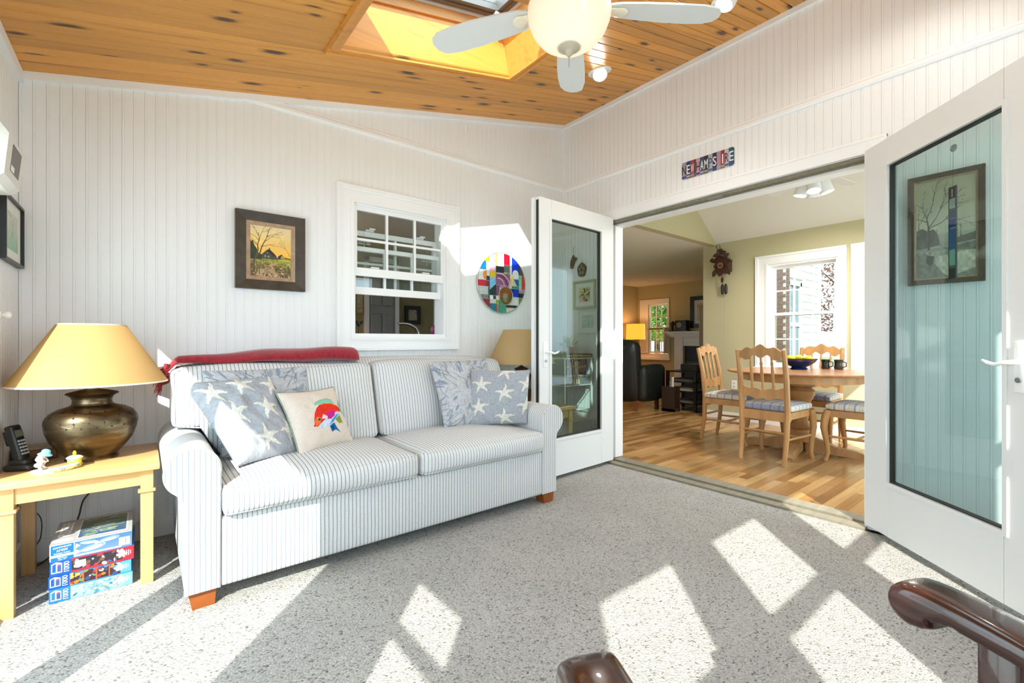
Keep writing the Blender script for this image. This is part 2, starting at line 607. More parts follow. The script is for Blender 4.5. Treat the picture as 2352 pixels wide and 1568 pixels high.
M_WALL = mat('white_beadboard_paint', L(238, 238, 238), 0.55, bmp=(60, 0.03))
M_WHITE = mat('white_trim_paint', L(242, 242, 242), 0.4)
M_CARPET = m_carpet()
M_PINE = m_pine('honey_pine', L(216, 150, 58), L(140, 80, 22))
M_PINEW = m_pine('skylight_well_pine', L(216, 150, 68), L(150, 88, 32), knots=False)
M_OLIVE = mat('olive_wall_paint', L(190, 182, 146), 0.7)
M_CEILW = mat('flat_white_ceiling', L(226, 223, 212), 0.8)
M_GREYM = mat('grey_metal', L(150, 150, 150), 0.35, 0.7)
M_SILL = mat('weathered_sill', L(138, 130, 112), 0.5, var=((2, 40, 40), 0.2))
M_GLASS = glass_mat('window_glass', (0.93, 0.96, 0.95))
M_TGLASS = glass_mat('dimming_window_glass', (0.68, 0.72, 0.71))  # darker tint added to these panes to dim the overbright view outdoors
M_DGLASS = glass_mat('greenish_door_glass', (0.73, 0.81, 0.79))
M_BLACK = mat('black_plastic', L(28, 29, 31), 0.35)
M_BRONZE = mat('dark_gasket', L(40, 38, 34), 0.5)

def cells(a, b, holes, A0, A1, B0, B1):
    """rectangles of [A0,A1]x[B0,B1] left after cutting holes (a0,a1,b0,b1)"""
    As = sorted({A0, A1, *[min(max(h[i], A0), A1) for h in holes for i in (0, 1)]})
    out = []
    for i in range(len(As) - 1):
        m_ = (As[i] + As[i + 1]) / 2
        cuts = sorted([(h[2], h[3]) for h in holes if h[0] < m_ < h[1]])
        z = B0
        for c0, c1 in cuts:
            if c0 > z: out.append((As[i], As[i + 1], z, c0))
            z = max(z, c1)
        if z < B1: out.append((As[i], As[i + 1], z, B1))
    return out
def wall(name, axis, p0, p1, A0, A1, Z0, Z1, holes, m, label):
    mb = MB()
    for a0, a1, z0, z1 in cells(0, 0, holes, A0, A1, Z0, Z1):
        if axis == 'x': mb.box(p0, p1, a0, a1, z0, z1)
        else: mb.box(a0, a1, p0, p1, z0, z1)
    loc = ((p0 + p1) / 2, (A0 + A1) / 2, Z0) if axis == 'x' else ((A0 + A1) / 2, (p0 + p1) / 2, Z0)
    return single(name, mb, m, loc, label, 'wall', kind='structure')
TH = math.atan(0.227); CT, ST = math.cos(TH), math.sin(TH)
ZC0 = 3.031
def zc(x): return ZC0 + 0.227 * x
MC = Matrix(((CT, 0, -ST, 0), (0, 1, 0, 0), (ST, 0, CT, ZC0), (0, 0, 0, 1)))
XL, YB = -3.506, -3.6

# ------------------------------------------------------------------ sunroom shell
fl = MB().box(XL - 0.1, -0.06, YB - 0.1, 0.1, -0.06, 0.0)
single('floor', fl, M_CARPET, (-1.8, -1.8, 0), 'looped grey-beige berber carpet with dark flecks across the sunroom', 'floor', kind='structure')
th = thing('trim_1', (0.03, -1.41, 0), 'two-step grey threshold between carpet and wood floor', 'threshold', kind='structure')
part('lower_track', MB().box(-0.06, 0.015, -2.30, -0.52, -0.03, 0.012), M_SILL, th)
part('upper_track', MB().box(0.022, 0.13, -2.30, -0.52, -0.03, 0.024), M_SILL, th)
part('track_groove', MB().box(0.012, 0.024, -2.30, -0.52, -0.03, 0.006), M_BRONZE, th)

WH = (-2.0, -1.27, 1.03, 1.95)      # window opening in the back wall
wb = wall('wall_back', 'y', 0.012, 0.13, XL - 0.12, 0.0, 0, 3.05, [WH], M_WALL, 'white beadboard wall behind the striped sofa')
DH = (-2.30, -0.52, -0.1, 2.05)     # French door opening
wr = wall('wall_right', 'x', 0.012, 0.12, YB, 3.45, 0, 3.35, [DH], M_WALL, 'tall white beadboard wall with the French doorway')
LWIN = [(-2.156, -1.385, 0.06, 1.73), (-1.306, -0.53, 0.06, 1.73), (-3.146, -2.70, 0.55, 1.73)]
wl = wall('wall_left', 'x', -3.62, XL - 0.012, YB, 0.012, 0, 2.25, LWIN, M_WALL, 'white beadboard wall beside the lamp table')
BWIN = [(x - 0.114, x + 0.485, 0.80, 2.09) for x in (-3.345, -2.488, -1.632, -0.776)]
wf = wall('wall_front', 'y', YB - 0.12, YB, -3.62, 0.0, 0, 3.05, BWIN, M_WALL, 'white window wall facing the garden opposite the sofa')
# bead boards
BW = 0.0445
prof = [(0.0, 0.012), (0.0, 0.0016), (0.0016, 0.0003), (0.0045, 0.0), (0.0072, 0.0003), (0.0088, 0.0016), (0.0104, 0.0), (BW - 0.0004, 0.0), (BW - 0.0004, 0.012)]
bead = {}
def bead_mesh(axis):
    if axis not in bead:
        mb = MB()
        poly = [(p[0], p[1]) for p in prof] if axis == 'y' else ([(p[1], -p[0]) for p in prof] if axis == 'x' else [(-p[1], -p[0]) for p in prof])
        mb.prism(poly, 0, 1, 'xy')
        me = mb.mesh('bead_board')
        me.materials.append(M_WALL)
        bead[axis] = me
    return bead[axis]
def bead_board(parent, axis, x, y, z0, z1):
    if z1 - z0 < 0.01: return
    o = link('bead_board', bead_mesh(axis), None, parent)
    o.location = Vector((x, y, z0)) - wloc(parent)
    o.scale = (1, 1, z1 - z0)
for i in range(79):
    x = XL + i * BW
    if x > -0.005: break
    top = zc(x) + 0.004
    if WH[0] - BW < x < WH[1]:
        bead_board(wb, 'y', x, 0, 0, WH[2]); bead_board(wb, 'y', x, 0, WH[3], top)
    else:
        bead_board(wb, 'y', x, 0, 0, top)
for i in range(81):
    y = -i * BW
    if DH[0] < y and y - BW < DH[1] and not (y > DH[1] and y - BW > DH[1]):
        z0 = 2.05
    else:
        z0 = 0
    bead_board(wr, 'x', 0, y, z0, ZC0 + 0.004)
for i in range(11):
    y = -i * BW
    bead_board(wl, 'z', XL, y, 0, zc(XL) + 0.004)

# ------------------------------------------------------------------ plank ceiling with two skylights
A0s, A1s = -2.285 / CT, -1.18 / CT
SKY = [(-1.33, -0.65), (-2.66, -1.98)]
deck = MB()
for a0, a1, b0, b1 in cells(0, 0, [(A0s - 0.02, A1s + 0.02, s[0] - 0.02, s[1] + 0.02) for s in SKY], -3.75 / CT, 0.13, YB - 0.13, 0.13):
    deck.box(a0, a1, b0, b1, 0.016, 0.12, MC)
ce = single('ceiling', deck, M_PINE, (-1.75, -1.8, zc(-1.75)), 'sloping honey pine plank ceiling with dark knots', 'ceiling', kind='structure')
PW = 0.0675
pm = {}
def plank(a0, a1, b):
    k = round(a1 - a0, 3)
    if k not in pm:
        h = k / 2; w = PW / 2
        poly = [(-w + 0.0003, 0.015), (-w + 0.0006, 0.007), (-w + 0.0042, 0.0), (w - 0.0042, 0.0), (w - 0.0006, 0.007), (w - 0.0003, 0.015)]
        mb = MB().prism(poly, -h, h, 'yz')
        me = mb.mesh('plank'); me.materials.append(M_PINE)
        pm[k] = me
    o = link('plank', pm[k], None, ce)
    o.rotation_euler = (0, -TH, 0)
    o.location = (MC @ Vector(((a0 + a1) / 2, b, 0))) - Vector(ce.location)
for i in range(54):
    b = -PW * (i + 0.5) + 0.02
    if any(s[0] < b < s[1] for s in SKY):
        plank(XL / CT, A0s, b); plank(A1s, 0.0, b)
    else:
        plank(XL / CT, 0.0, b)
M_SKYF = mat('skylight_frame_grey', L(120, 118, 114), 0.4, 0.3)
M_SKYF2 = mat('skylight_sash_brown', L(112, 92, 74), 0.45)
M_SKYW = mat('skylight_sash_white', L(205, 205, 203), 0.4)
for k, (b0, b1) in enumerate(SKY):
    sk = thing('window_%d' % (2 + k), MC @ Vector(((A0s + A1s) / 2, (b0 + b1) / 2, 0)),
               ['pine-lined skylight nearer the sofa wall', 'pine-lined skylight on the garden side of the ceiling fan'][k], 'skylight', kind='structure')
    t, H = 0.02, 0.36
    part('well_panel', MB().box(A0s - t, A1s + t, b1, b1 + t, 0, H, MC), M_PINEW, sk)
    part('well_panel', MB().box(A0s - t, A1s + t, b0 - t, b0, 0, H, MC), M_PINEW, sk)
    part('well_panel', MB().box(A0s - t, A0s, b0, b1, 0, H, MC), M_PINEW, sk)
    part('well_panel', MB().box(A1s, A1s + t, b0, b1, 0, H, MC), M_PINEW, sk)
    w = 0.062
    for (x0, x1, y0, y1) in ((A0s - w, A1s + w, b1, b1 + w), (A0s - w, A1s + w, b0 - w, b0), (A0s - w, A0s, b0, b1), (A1s, A1s + w, b0, b1)):
        mb = MB().box(x0, x1, y0, y1, -0.011, 0.001, MC)
        cx0, cx1, cy0, cy1 = x0, x1, y0, y1
        if y1 - y0 < 0.1: (cy0, cy1) = (y0 + 0.03, y1 - 0.008) if y0 >= b1 else (y0 + 0.008, y1 - 0.03)
        else: (cx0, cx1) = (x0 + 0.008, x1 - 0.03) if x1 <= A0s else (x0 + 0.03, x1 - 0.008)
        mb.box(cx0, cx1, cy0, cy1, -0.018, -0.010, MC)
        part('casing_board', mb, M_PINEW, sk)
    def ring(nm, ins, wd, h0, h1, m):
        a0, a1, c0, c1 = A0s + ins, A1s - ins, b0 + ins, b1 - ins
        mb = MB()
        mb.box(a0, a1, c1 - wd, c1, h0, h1, MC); mb.box(a0, a1, c0, c0 + wd, h0, h1, MC)
        mb.box(a0, a0 + wd, c0 + wd, c1 - wd, h0, h1, MC); mb.box(a1 - wd, a1, c0 + wd, c1 - wd, h0, h1, MC)
        return part(nm, mb, m, sk)
    ring('wood_ledge', 0.0, 0.014, 0.27, 0.36, M_PINEW)
    ring('white_bead', 0.014, 0.012, 0.325, 0.36, M_SKYW)
    ring('brown_sash', 0.026, 0.028, 0.34, 0.40, M_SKYF2)
    ring('grey_frame', 0.054, 0.03, 0.35, 0.41, M_SKYF)
    ring('outer_curb', -0.045, 0.022, 0.12, 0.40, M_SKYF)
    part('pane', MB().box(A0s + 0.084, A1s - 0.084, b0 + 0.084, b1 - 0.084, 0.385, 0.391, MC), M_GLASS, sk)
    part('hook', MB().box(A1s - 0.10, A1s - 0.06, b1 - 0.085, b1 - 0.03, 0.318, 0.345, MC), M_SKYW, sk)

# ------------------------------------------------------------------ trims of the sunroom
def trim(n, mb, label, m=M_WHITE, cat='trim'):
    x = [v[0] for v in mb.v]; y = [v[1] for v in mb.v]; z = [v[2] for v in mb.v]
    return single(n, mb, m, ((min(x) + max(x)) / 2, (min(y) + max(y)) / 2, min(z)), label, cat, kind='structure')
rp = [(0, 2.448), (-0.010, 2.448), (-0.010, 2.436), (-0.016, 2.430), (-0.016, 2.414), (-0.008, 2.402), (0, 2.402)]
trim('trim_2', MB().prism(rp, -2.95, 0, 'yz'), 'narrow white moulding running level across the wall above the sofa window')
trim('trim_3', MB().prism(rp, YB, 0, 'xz'), 'narrow white moulding running level above the French doors')
cv = MB()
cv.box(XL / CT, 0, -0.0185, 0, -0.034, 0.001, MC)
cv.prism([(-2.80, 2.37), (-2.40, 2.44), (-2.40, zc(-2.40) - 0.02), (-2.80, zc(-2.80) - 0.02)], -0.0172, 0.0, 'xz')
trim('trim_4', cv, 'white cove strip where the sofa wall meets the plank ceiling')
trim('trim_5', MB().box(-0.016, 0, YB, 0, ZC0 - 0.036, ZC0 + 0.001), 'white cove strip where the tall door wall meets the plank ceiling')
trim('trim_6', MB().box(XL, XL + 0.018, YB, 0, zc(XL) - 0.045, zc(XL) + 0.001), 'white cove strip where the left wall meets the plank ceiling')
trim('trim_7', MB().box(-0.014, 0, -0.014, 0, 0.09, ZC0), 'thin white corner bead between the sofa wall and the door wall')
dc = MB()
dc.box(-0.018, 0, -2.385, -0.440, 2.032, 2.109)
dc.box(-0.022, 0, -2.385, -0.440, 2.098, 2.112)
dc.box(-0.018, 0, -0.53, -0.440, 0, 2.032)
dc.box(-0.018, 0, -2.385, -2.29, 0, 2.032)
trim('trim_8', dc, 'wide white casing around the French door opening')
jb = thing('trim_9', (0.06, -1.41, 0.02), 'white jambs and head lining the French doorway', 'door frame', kind='structure')
part('jamb', MB().box(0, 0.15, -0.535, -0.52, 0.0, 2.05), M_WHITE, jb)
part('jamb', MB().box(0, 0.15, -2.30, -2.285, 0.0, 2.05), M_WHITE, jb)
part('head', MB().box(0, 0.15, -2.285, -0.535, 2.03, 2.05), M_WHITE, jb)
part('head_stop', MB().box(0.004, 0.03, -2.285, -0.535, 2.010, 2.03), M_SILL, jb)
part('head_stop', MB().box(0.036, 0.055, -2.285, -0.535, 2.003, 2.03), M_SILL, jb)
part('head_board', MB().box(0.055, 0.15, -2.285, -0.535, 1.990, 2.03), M_WHITE, jb)
part('strike_plate', MB().box(-0.002, 0.03, -1.50, -1.39, 2.004, 2.012), M_GREYM, jb)
part('jamb_stop', MB().box(0.004, 0.02, -0.545, -0.535, 0.03, 2.03), M_BRONZE, jb)
part('jamb_stop', MB().box(0.05, 0.15, -0.555, -0.535, 0.03, 1.990), M_WHITE, jb)
trim('baseboard_back', MB().box(XL, 0, -0.014, 0, 0, 0.10), 'white baseboard below the sofa wall', cat='baseboard')
bb = MB().box(-0.014, 0, -0.44, -0.014, 0, 0.10)
bb.box(-0.014, 0, YB, -2.385, 0, 0.10)
trim('baseboard_right', bb, 'white baseboard along the door wall', cat='baseboard')
trim('baseboard_left', MB().box(XL, XL + 0.014, -0.53, -0.014, 0, 0.10), 'white baseboard below the left wall', cat='baseboard')

# ------------------------------------------------------------------ windows out of view that let the sun in
def garden_window(n, axis, pos, a0, a1, z0, z1, label, rails=(), fw=0.035):
    c = ((pos, (a0 + a1) / 2, z0) if axis == 'x' else ((a0 + a1) / 2, pos, z0))
    t = thing('window_%d' % n, c, label, 'window', kind='structure')
    def bx(mb, p0, p1, q0, q1, r0, r1):
        return mb.box(p0, p1, q0, q1, r0, r1) if axis == 'x' else mb.box(q0, q1, p0, p1, r0, r1)
    fr = MB()
    e = 0.0005
    bx(fr, pos - 0.06, pos + 0.06, a0 - 0.03, a0 + e, z0 - 0.05, z1 + 0.05)
    bx(fr, pos - 0.06, pos + 0.06, a1 - e, a1 + 0.03, z0 - 0.05, z1 + 0.05)
    bx(fr, pos - 0.06, pos + 0.06, a0, a1, z0 - 0.05, z0 + e)
    bx(fr, pos - 0.06, pos + 0.06, a0, a1, z1 - e, z1 + 0.05)
    part('frame', fr, M_WHITE, t)
    zs = [z0] + [v for r in rails for v in r] + [z1]
    for r in rails:
        part('meeting_rail', bx(MB(), pos - 0.02, pos + 0.02, a0, a1, r[0], r[1]), M_WHITE, t)
    for i in range(0, len(zs), 2):
        part('pane', bx(MB(), pos - 0.003, pos + 0.003, a0, a1, zs[i], zs[i + 1]), M_GLASS, t)
    return t
for i, h in enumerate(LWIN):
    garden_window(4 + i, 'x', -3.57, *h, ['tall clear garden window in the left wall, middle of three', 'tall clear garden window in the left wall beside the lamp table', 'garden window in the left wall nearest the corner chair'][i],
                  rails=((1.395, 1.425),) if i == 2 else ())
for i, h in enumerate(BWIN):
    garden_window(7 + i, 'y', YB - 0.06, *h, ['garden sash window next to the left corner', 'second garden sash window from the left corner', 'third garden sash window from the left corner', 'garden sash window next to the door wall'][i], rails=((1.433, 1.501),))

# ------------------------------------------------------------------ French door leaves (local: x along the leaf from the hinge, y out of the face the room sees)
M_LEAF = mat('door_white_paint', L(228, 228, 226), 0.4)
M_HANDLE = mat('white_enamel', L(242, 242, 242), 0.25)
def leaf(n, hinge, ang, side, label):
    t = thing('door_%d' % n, (hinge[0], hinge[1], 0.028), label, 'door', rz=ang, kind='structure')
    W, H, T, g0, g1, h0, h1 = 0.872, 2.012, 0.045, 0.165, 0.752, 0.275, 1.872
    y0, y1 = (0, T) if side > 0 else (-T, 0)
    rl = MB()
    part('stile', MB().rbox(0, g0, y0, y1, 0, H, 0.003, 1), M_LEAF, t, local=True)
    part('stile', MB().rbox(g1, W, y0, y1, 0, H, 0.003, 1), M_LEAF, t, local=True)
    part('rail', MB().box(g0, g1, y0, y1, 0.001, h0), M_LEAF, t, local=True)
    part('rail', MB().box(g0, g1, y0, y1, h1, H - 0.001), M_LEAF, t, local=True)
    st = MB(); gk = MB()
    for (ya, yb) in ((y1, y1 + 0.006), (y0 - 0.006, y0)):
        b = 0.018
        st.box(g0 - b, g0, ya, yb, h0 - b, h1 + b); st.box(g1, g1 + b, ya, yb, h0 - b, h1 + b)
        st.box(g0, g1, ya, yb, h0 - b, h0); st.box(g0, g1, ya, yb, h1, h1 + b)
    ym = (y0 + y1) / 2
    d = 0.007
    for (a, b_, c, e) in ((g0, g0 + d, h0, h1), (g1 - d, g1, h0, h1), (g0 + d, g1 - d, h0, h0 + d), (g0 + d, g1 - d, h1 - d, h1)):
        gk.box(a, b_, ym - 0.012, ym + 0.012, c, e)
    part('glazing_bead', st, M_LEAF, t, local=True)
    part('gasket', gk, M_BRONZE, t, local=True, label='dark glazing gasket')
    part('pane', MB().box(g0, g1, ym - 0.003, ym + 0.003, h0, h1), M_DGLASS, t, local=True)
    ed = MB().box(W, W + 0.002, ym - 0.012, ym + 0.012, 0.02, H - 0.02)
    part('edge_lock', ed, M_BRONZE, t, local=True)
    part('astragal', MB().box(W - 0.03, W + 0.012, y0 - 0.028 if side > 0 else y1, y0 if side > 0 else y1 + 0.028, 0.002, H - 0.002), M_WHITE, t, local=True)
    for z in (0.25, 1.0, 1.78):
        part('hinge', MB().cyl((-0.003, ym - side * 0.019, z - 0.045), (-0.003, ym - side * 0.019, z + 0.045), 0.005, n=8), M_GREYM, t, local=True)
    yf = y1 if side > 0 else y0
    sg = 1 if side > 0 else -1
    for (yy, s2) in ((yf, sg),):
        hp = part('handle_plate', MB().rbox(W - 0.075, W - 0.035, yy, yy + s2 * 0.008, 0.80, 0.985, 0.003, 2), M_HANDLE, t, 40, local=True, label='white enamel handle plate')
        ks = [(W - 0.055, yy, 0.91), (W - 0.055, yy + s2 * 0.040, 0.91), (W - 0.072, yy + s2 * 0.045, 0.907), (W - 0.105, yy + s2 * 0.045, 0.899), (W - 0.135, yy + s2 * 0.043, 0.905), (W - 0.158, yy + s2 * 0.040, 0.914)]
        part('lever', MB().tube(ks, [0.011, 0.009, 0.0085, 0.007, 0.0075, 0.004], 10), M_HANDLE, hp, 60, local=True)
        part('key_cylinder', MB().cyl((W - 0.055, yy, 0.845), (W - 0.055, yy + s2 * 0.014, 0.845), 0.010, n=14), M_GREYM, hp, 60, local=True)
    return t
door1 = leaf(1, (-0.022, -0.545), math.atan2(-0.05, -1.0), 1, 'open glazed French door leaf behind the sofa arm')
door2 = leaf(2, (-0.003, -2.3255), math.atan2(-0.726, -0.689), -1, 'open glazed French door leaf folded back towards the door wall')

# ------------------------------------------------------------------ sash window in the sofa wall
w1 = thing('window_1', (-1.634, 0, 0.955), 'white sash window above the sofa looking into the kitchen, lower sash raised', 'window', kind='structure')
ox0, ox1, oz0, oz1 = -2.097, -1.170, 0.953, 2.045
def casing_piece(p):
    return part('casing', p, M_WHITE, w1)
ix0, ix1, iz0, iz1 = -1.985, -1.285, 1.045, 1.935
def stepped(x0, x1, z0, z1, mb=None):
    mb = mb or MB()
    return mb
for (a, b, c, d, e) in (('L', ox0, ix0, oz0, oz1), ('R', ix1, ox1, oz0, oz1), ('T', ix0, ix1, iz1, oz1), ('B', ix0, ix1, oz0, iz0)):
    mb = MB().box(b, c, -0.016, 0, d, e)
    if a == 'L':
        mb.box(b, b + 0.018, -0.028, -0.016, d + 0.018, e - 0.018); mb.box(b + 0.018, b + 0.034, -0.022, -0.016, d + 0.034, e - 0.034); mb.box(c - 0.022, c, -0.021, -0.016, d + 0.07, e - 0.09)
    if a == 'R':
        mb.box(c - 0.018, c, -0.028, -0.016, d + 0.018, e - 0.018); mb.box(c - 0.034, c - 0.018, -0.022, -0.016, d + 0.034, e - 0.034); mb.box(b, b + 0.022, -0.021, -0.016, d + 0.07, e - 0.09)
    if a == 'T':
        mb.box(ox0, ox1, -0.028, -0.016, e - 0.018, e); mb.box(ox0 + 0.018, ox1 - 0.018, -0.022, -0.016, e - 0.034, e - 0.018); mb.box(b, c, -0.021, -0.016, d, d + 0.022)
    if a == 'B':
        mb.box(ox0, ox1, -0.028, -0.016, d, d + 0.018); mb.box(ox0 + 0.018, ox1 - 0.018, -0.022, -0.016, d + 0.018, d + 0.034); mb.box(b, c, -0.021, -0.016, e - 0.022, e)
    casing_piece(mb)
jm = MB()
jm.box(ix0 - 0.02, ix0 + 0.014, -0.004, 0.135, iz0 - 0.02, iz1 + 0.02); jm.box(ix1 - 0.014, ix1 + 0.02, -0.004, 0.135, iz0 - 0.02, iz1 + 0.02)
jm.box(ix0 + 0.014, ix1 - 0.014, -0.004, 0.135, iz1 - 0.012, iz1 + 0.02); jm.box(ix0 + 0.014, ix1 - 0.014, -0.004, 0.135, iz0 - 0.02, iz0 + 0.022)
part('jamb', jm, M_WHITE, w1)
def sash(nm, x0, x1, z0, z1, y, sw, top, bot, vb, hb, m=M_WHITE):
    mb = MB()
    t = 0.015
    mb.box(x0, x0 + sw, y - t, y + t, z0, z1); mb.box(x1 - sw, x1, y - t, y + t, z0, z1)
    mb.box(x0 + sw, x1 - sw, y - t, y + t, z1 - top, z1); mb.box(x0 + sw, x1 - sw, y - t, y + t, z0, z0 + bot)
    s = part(nm, mb, m, w1)
    gx0, gx1, gz0, gz1 = x0 + sw, x1 - sw, z0 + bot, z1 - top
    for i in range(vb):
        x = gx0 + (gx1 - gx0) * (i + 1) / (vb + 1)
        part('muntin', MB().box(x - 0.008, x + 0.008, y - 0.010, y + 0.010, gz0, gz1), m, s)
    for i in range(hb):
        z = gz0 + (gz1 - gz0) * (i + 1) / (hb + 1)
        part('muntin', MB().box(gx0, gx1, y - 0.0088, y + 0.0088, z - 0.008, z + 0.008), m, s)
    part('pane', MB().box(gx0, gx1, y - 0.002, y + 0.002, gz0, gz1), M_GLASS, s)
    return s
sash('upper_sash', -1.971, -1.299, 1.455, 1.923, 0.022, 0.016, 0.03, 0.055, 2, 1)
sash('lower_sash', -1.971, -1.299, 1.335, 1.66, 0.062, 0.022, 0.03, 0.05, 2, 0)
sash('storm_sash', -1.971, -1.299, 1.34, 1.78, 0.118, 0.03, 0.035, 0.03, 1, 1)
for x in (-1.83, -1.44):
    part('sash_lock', MB().rbox(x - 0.03, x + 0.03, 0.10, 0.125, 1.782, 1.797, 0.004, 1).box(x - 0.005, x + 0.035, 0.09, 0.11, 1.795, 1.806), M_HANDLE, w1)
    part('sash_lock', MB().rbox(x - 0.03, x + 0.03, 0.005, 0.03, 1.512, 1.522, 0.003, 1), M_HANDLE, w1)

# ------------------------------------------------------------------ kitchen behind the sash window
M_KIT = mat('kitchen_olive_paint', L(148, 140, 100), 0.7)
wall('wall_kitchen_far', 'y', 2.5, 2.6, -2.8, 0.0, 0, 2.4, [], M_KIT, 'olive kitchen wall seen through the sash window')
wall('wall_kitchen_side', 'x', -2.8, -2.7, 0.13, 2.5, 0, 2.4, [(1.0, 1.8, 1.1, 1.9)], M_KIT, 'olive kitchen side wall beyond the sash window')
single('floor', MB().box(-2.8, 0, 0.13, 2.6, -0.06, 0), mat('kitchen_floor', L(120, 95, 66), 0.4), (-1.4, 1.3, -0.06), 'brown kitchen floor beyond the sash window', 'floor', kind='structure')
single('ceiling', MB().box(-2.8, 0, 0.13, 2.6, 2.35, 2.45), M_CEILW, (-1.4, 1.3, 2.35), 'white kitchen ceiling beyond the sash window', 'ceiling', kind='structure')
kd = thing('door_3', (-0.74, 2.49, 0), 'grey-blue panelled door across the kitchen', 'door', kind='structure')
M_KD = mat('greyblue_door', L(150, 152, 150), 0.5)
kdm = MB().box(-0.91, -0.565, 2.46, 2.499, 0, 2.0)
part('door_slab', kdm, M_KD, kd)
for z0, z1 in ((0.2, 0.8), (0.9, 1.36), (1.46, 1.86)):
    for x0 in (-0.885, -0.725):
        part('panel', MB().rbox(x0, x0 + 0.135, 2.45, 2.462, z0, z1, 0.006, 1), M_KD, kd)
part('casing', MB().box(-0.96, -0.91, 2.45, 2.499, 0, 2.06).box(-0.565, -0.515, 2.45, 2.499, 0, 2.06).box(-0.96, -0.515, 2.45, 2.499, 2.0, 2.06), M_WHITE, kd)
kp = thing('framed_picture', (-0.31, 2.498, 1.24), 'small black-framed print on the kitchen wall beyond the sash window', 'picture')
fr = MB()
for (a, b, c, d) in ((-0.419, -0.375, 1.24, 1.48), (-0.245, -0.199, 1.24, 1.48), (-0.375, -0.245, 1.24, 1.29), (-0.375, -0.245, 1.43, 1.48)):
    fr.box(a, b, 2.47, 2.499, c, d)
part('frame', fr, M_BLACK, kp)
part('print', MB().box(-0.375, -0.245, 2.49, 2.499, 1.29, 1.43), mat('paper_print', L(190, 184, 160), 0.7, var=((40, 40, 60), 0.5)), kp)
kp2 = thing('framed_picture', (-1.02, 2.498, 1.34), 'pale louvred print in a light frame left of the kitchen door', 'picture')
part('frame', MB().box(-1.05, -0.975, 2.48, 2.499, 1.36, 1.60), mat('light_wood_frame', L(190, 160, 120), 0.5), kp2)
part('print', MB().box(-1.042, -0.985, 2.476, 2.482, 1.375, 1.585), MATS['paper_print'], kp2)
# counter, faucet, egg, figurine under the sash window
single('kitchen_counter', MB().rbox(-2.5, -0.6, 0.14, 0.75, 0.985, 1.025, 0.005, 1).box(-2.48, -0.62, 0.16, 0.73, 0, 0.985), mat('counter_brown', L(96, 76, 58), 0.3), (-1.55, 0.45, 0), 'brown kitchen counter under the sash window', 'counter')
fc = thing('kitchen_faucet', (-1.36, 0.3, 1.025), 'chrome kitchen faucet arching up behind the sash window', 'faucet')
M_CHROME = mat('chrome', L(200, 200, 200), 0.12, 1.0)
part('spout', MB().tube([(-1.35, 0.3, 1.03), (-1.355, 0.3, 1.085), (-1.38, 0.3, 1.125), (-1.43, 0.3, 1.148), (-1.48, 0.3, 1.155), (-1.525, 0.3, 1.152)], [0.018, 0.016, 0.014, 0.011, 0.009, 0.008], 10), M_CHROME, fc, 60)
part('base', MB().lathe([(0.03, 0), (0.03, 0.008), (0.02, 0.014)], (-1.35, 0.3, 1.025), 16), M_CHROME, fc, 50)
eg = thing('glass_egg', (-1.215, 0.3, 1.025), 'pink glass egg standing on the sill behind the sash window', 'ornament')
part('egg', MB().ell((-1.215, 0.3, 1.105), (0.026, 0.026, 0.04)), mat('pink_glass', L(176, 92, 132), 0.15), eg, 180)
part('stand', MB().lathe([(0.022, 0), (0.014, 0.02), (0.018, 0.045)], (-1.215, 0.3, 1.025), 16), M_BRONZE, eg, 50)
bd = thing('bird_ornament', (-1.836, 0.3, 1.025), 'small dark bird ornament perched behind the sash window', 'ornament')
part('bird', MB().tube([(-1.87, 0.3, 1.165), (-1.85, 0.3, 1.155), (-1.835, 0.3, 1.135), (-1.82, 0.3, 1.15), (-1.805, 0.3, 1.165)], [0.004, 0.01, 0.018, 0.011, 0.003], 8), M_BLACK, bd, 60)
part('perch', MB().tube([(-1.836, 0.3, 1.025), (-1.84, 0.3, 1.08), (-1.835, 0.3, 1.13)], [0.016, 0.005, 0.005], 8), M_BLACK, bd, 60)
kl = thing('kitchen_lamp', (-1.55, 2.2, 1.0), 'small lit kitchen lamp with warm shade', 'lamp')
part('shade', MB().lathe([(0.09, 1.38), (0.05, 1.54)], (-1.55, 2.2, 0), 20, close=False), mat('warm_lit_shade', L(255, 190, 90), 0.6, emit=L(255, 190, 100), es=3.0), kl, 60)
part('stem', MB().cyl((-1.55, 2.2, 1.0), (-1.55, 2.2, 1.4), 0.012).lathe([(0.06, 0), (0.06, 0.015)], (-1.55, 2.2, 1.0)), M_BRONZE, kl, 60)
single('kitchen_cabinet', MB().rbox(-1.95, -1.15, 2.0, 2.498, 0, 1.0, 0.006, 1), mat('cabinet_brown', L(110, 80, 52), 0.4), (-1.55, 2.25, 0), 'brown base cabinet under the small kitchen lamp', 'cabinet')
pl = bpy.data.lights.new('kitchen_bulb', 'POINT'); pl.energy = 5; pl.color = (1, 0.75, 0.45); pl.shadow_soft_size = 0.05
po = bpy.data.objects.new('kitchen_bulb', pl); COL.objects.link(po); po.parent = kl; po.location = (0, 0, 0.46)
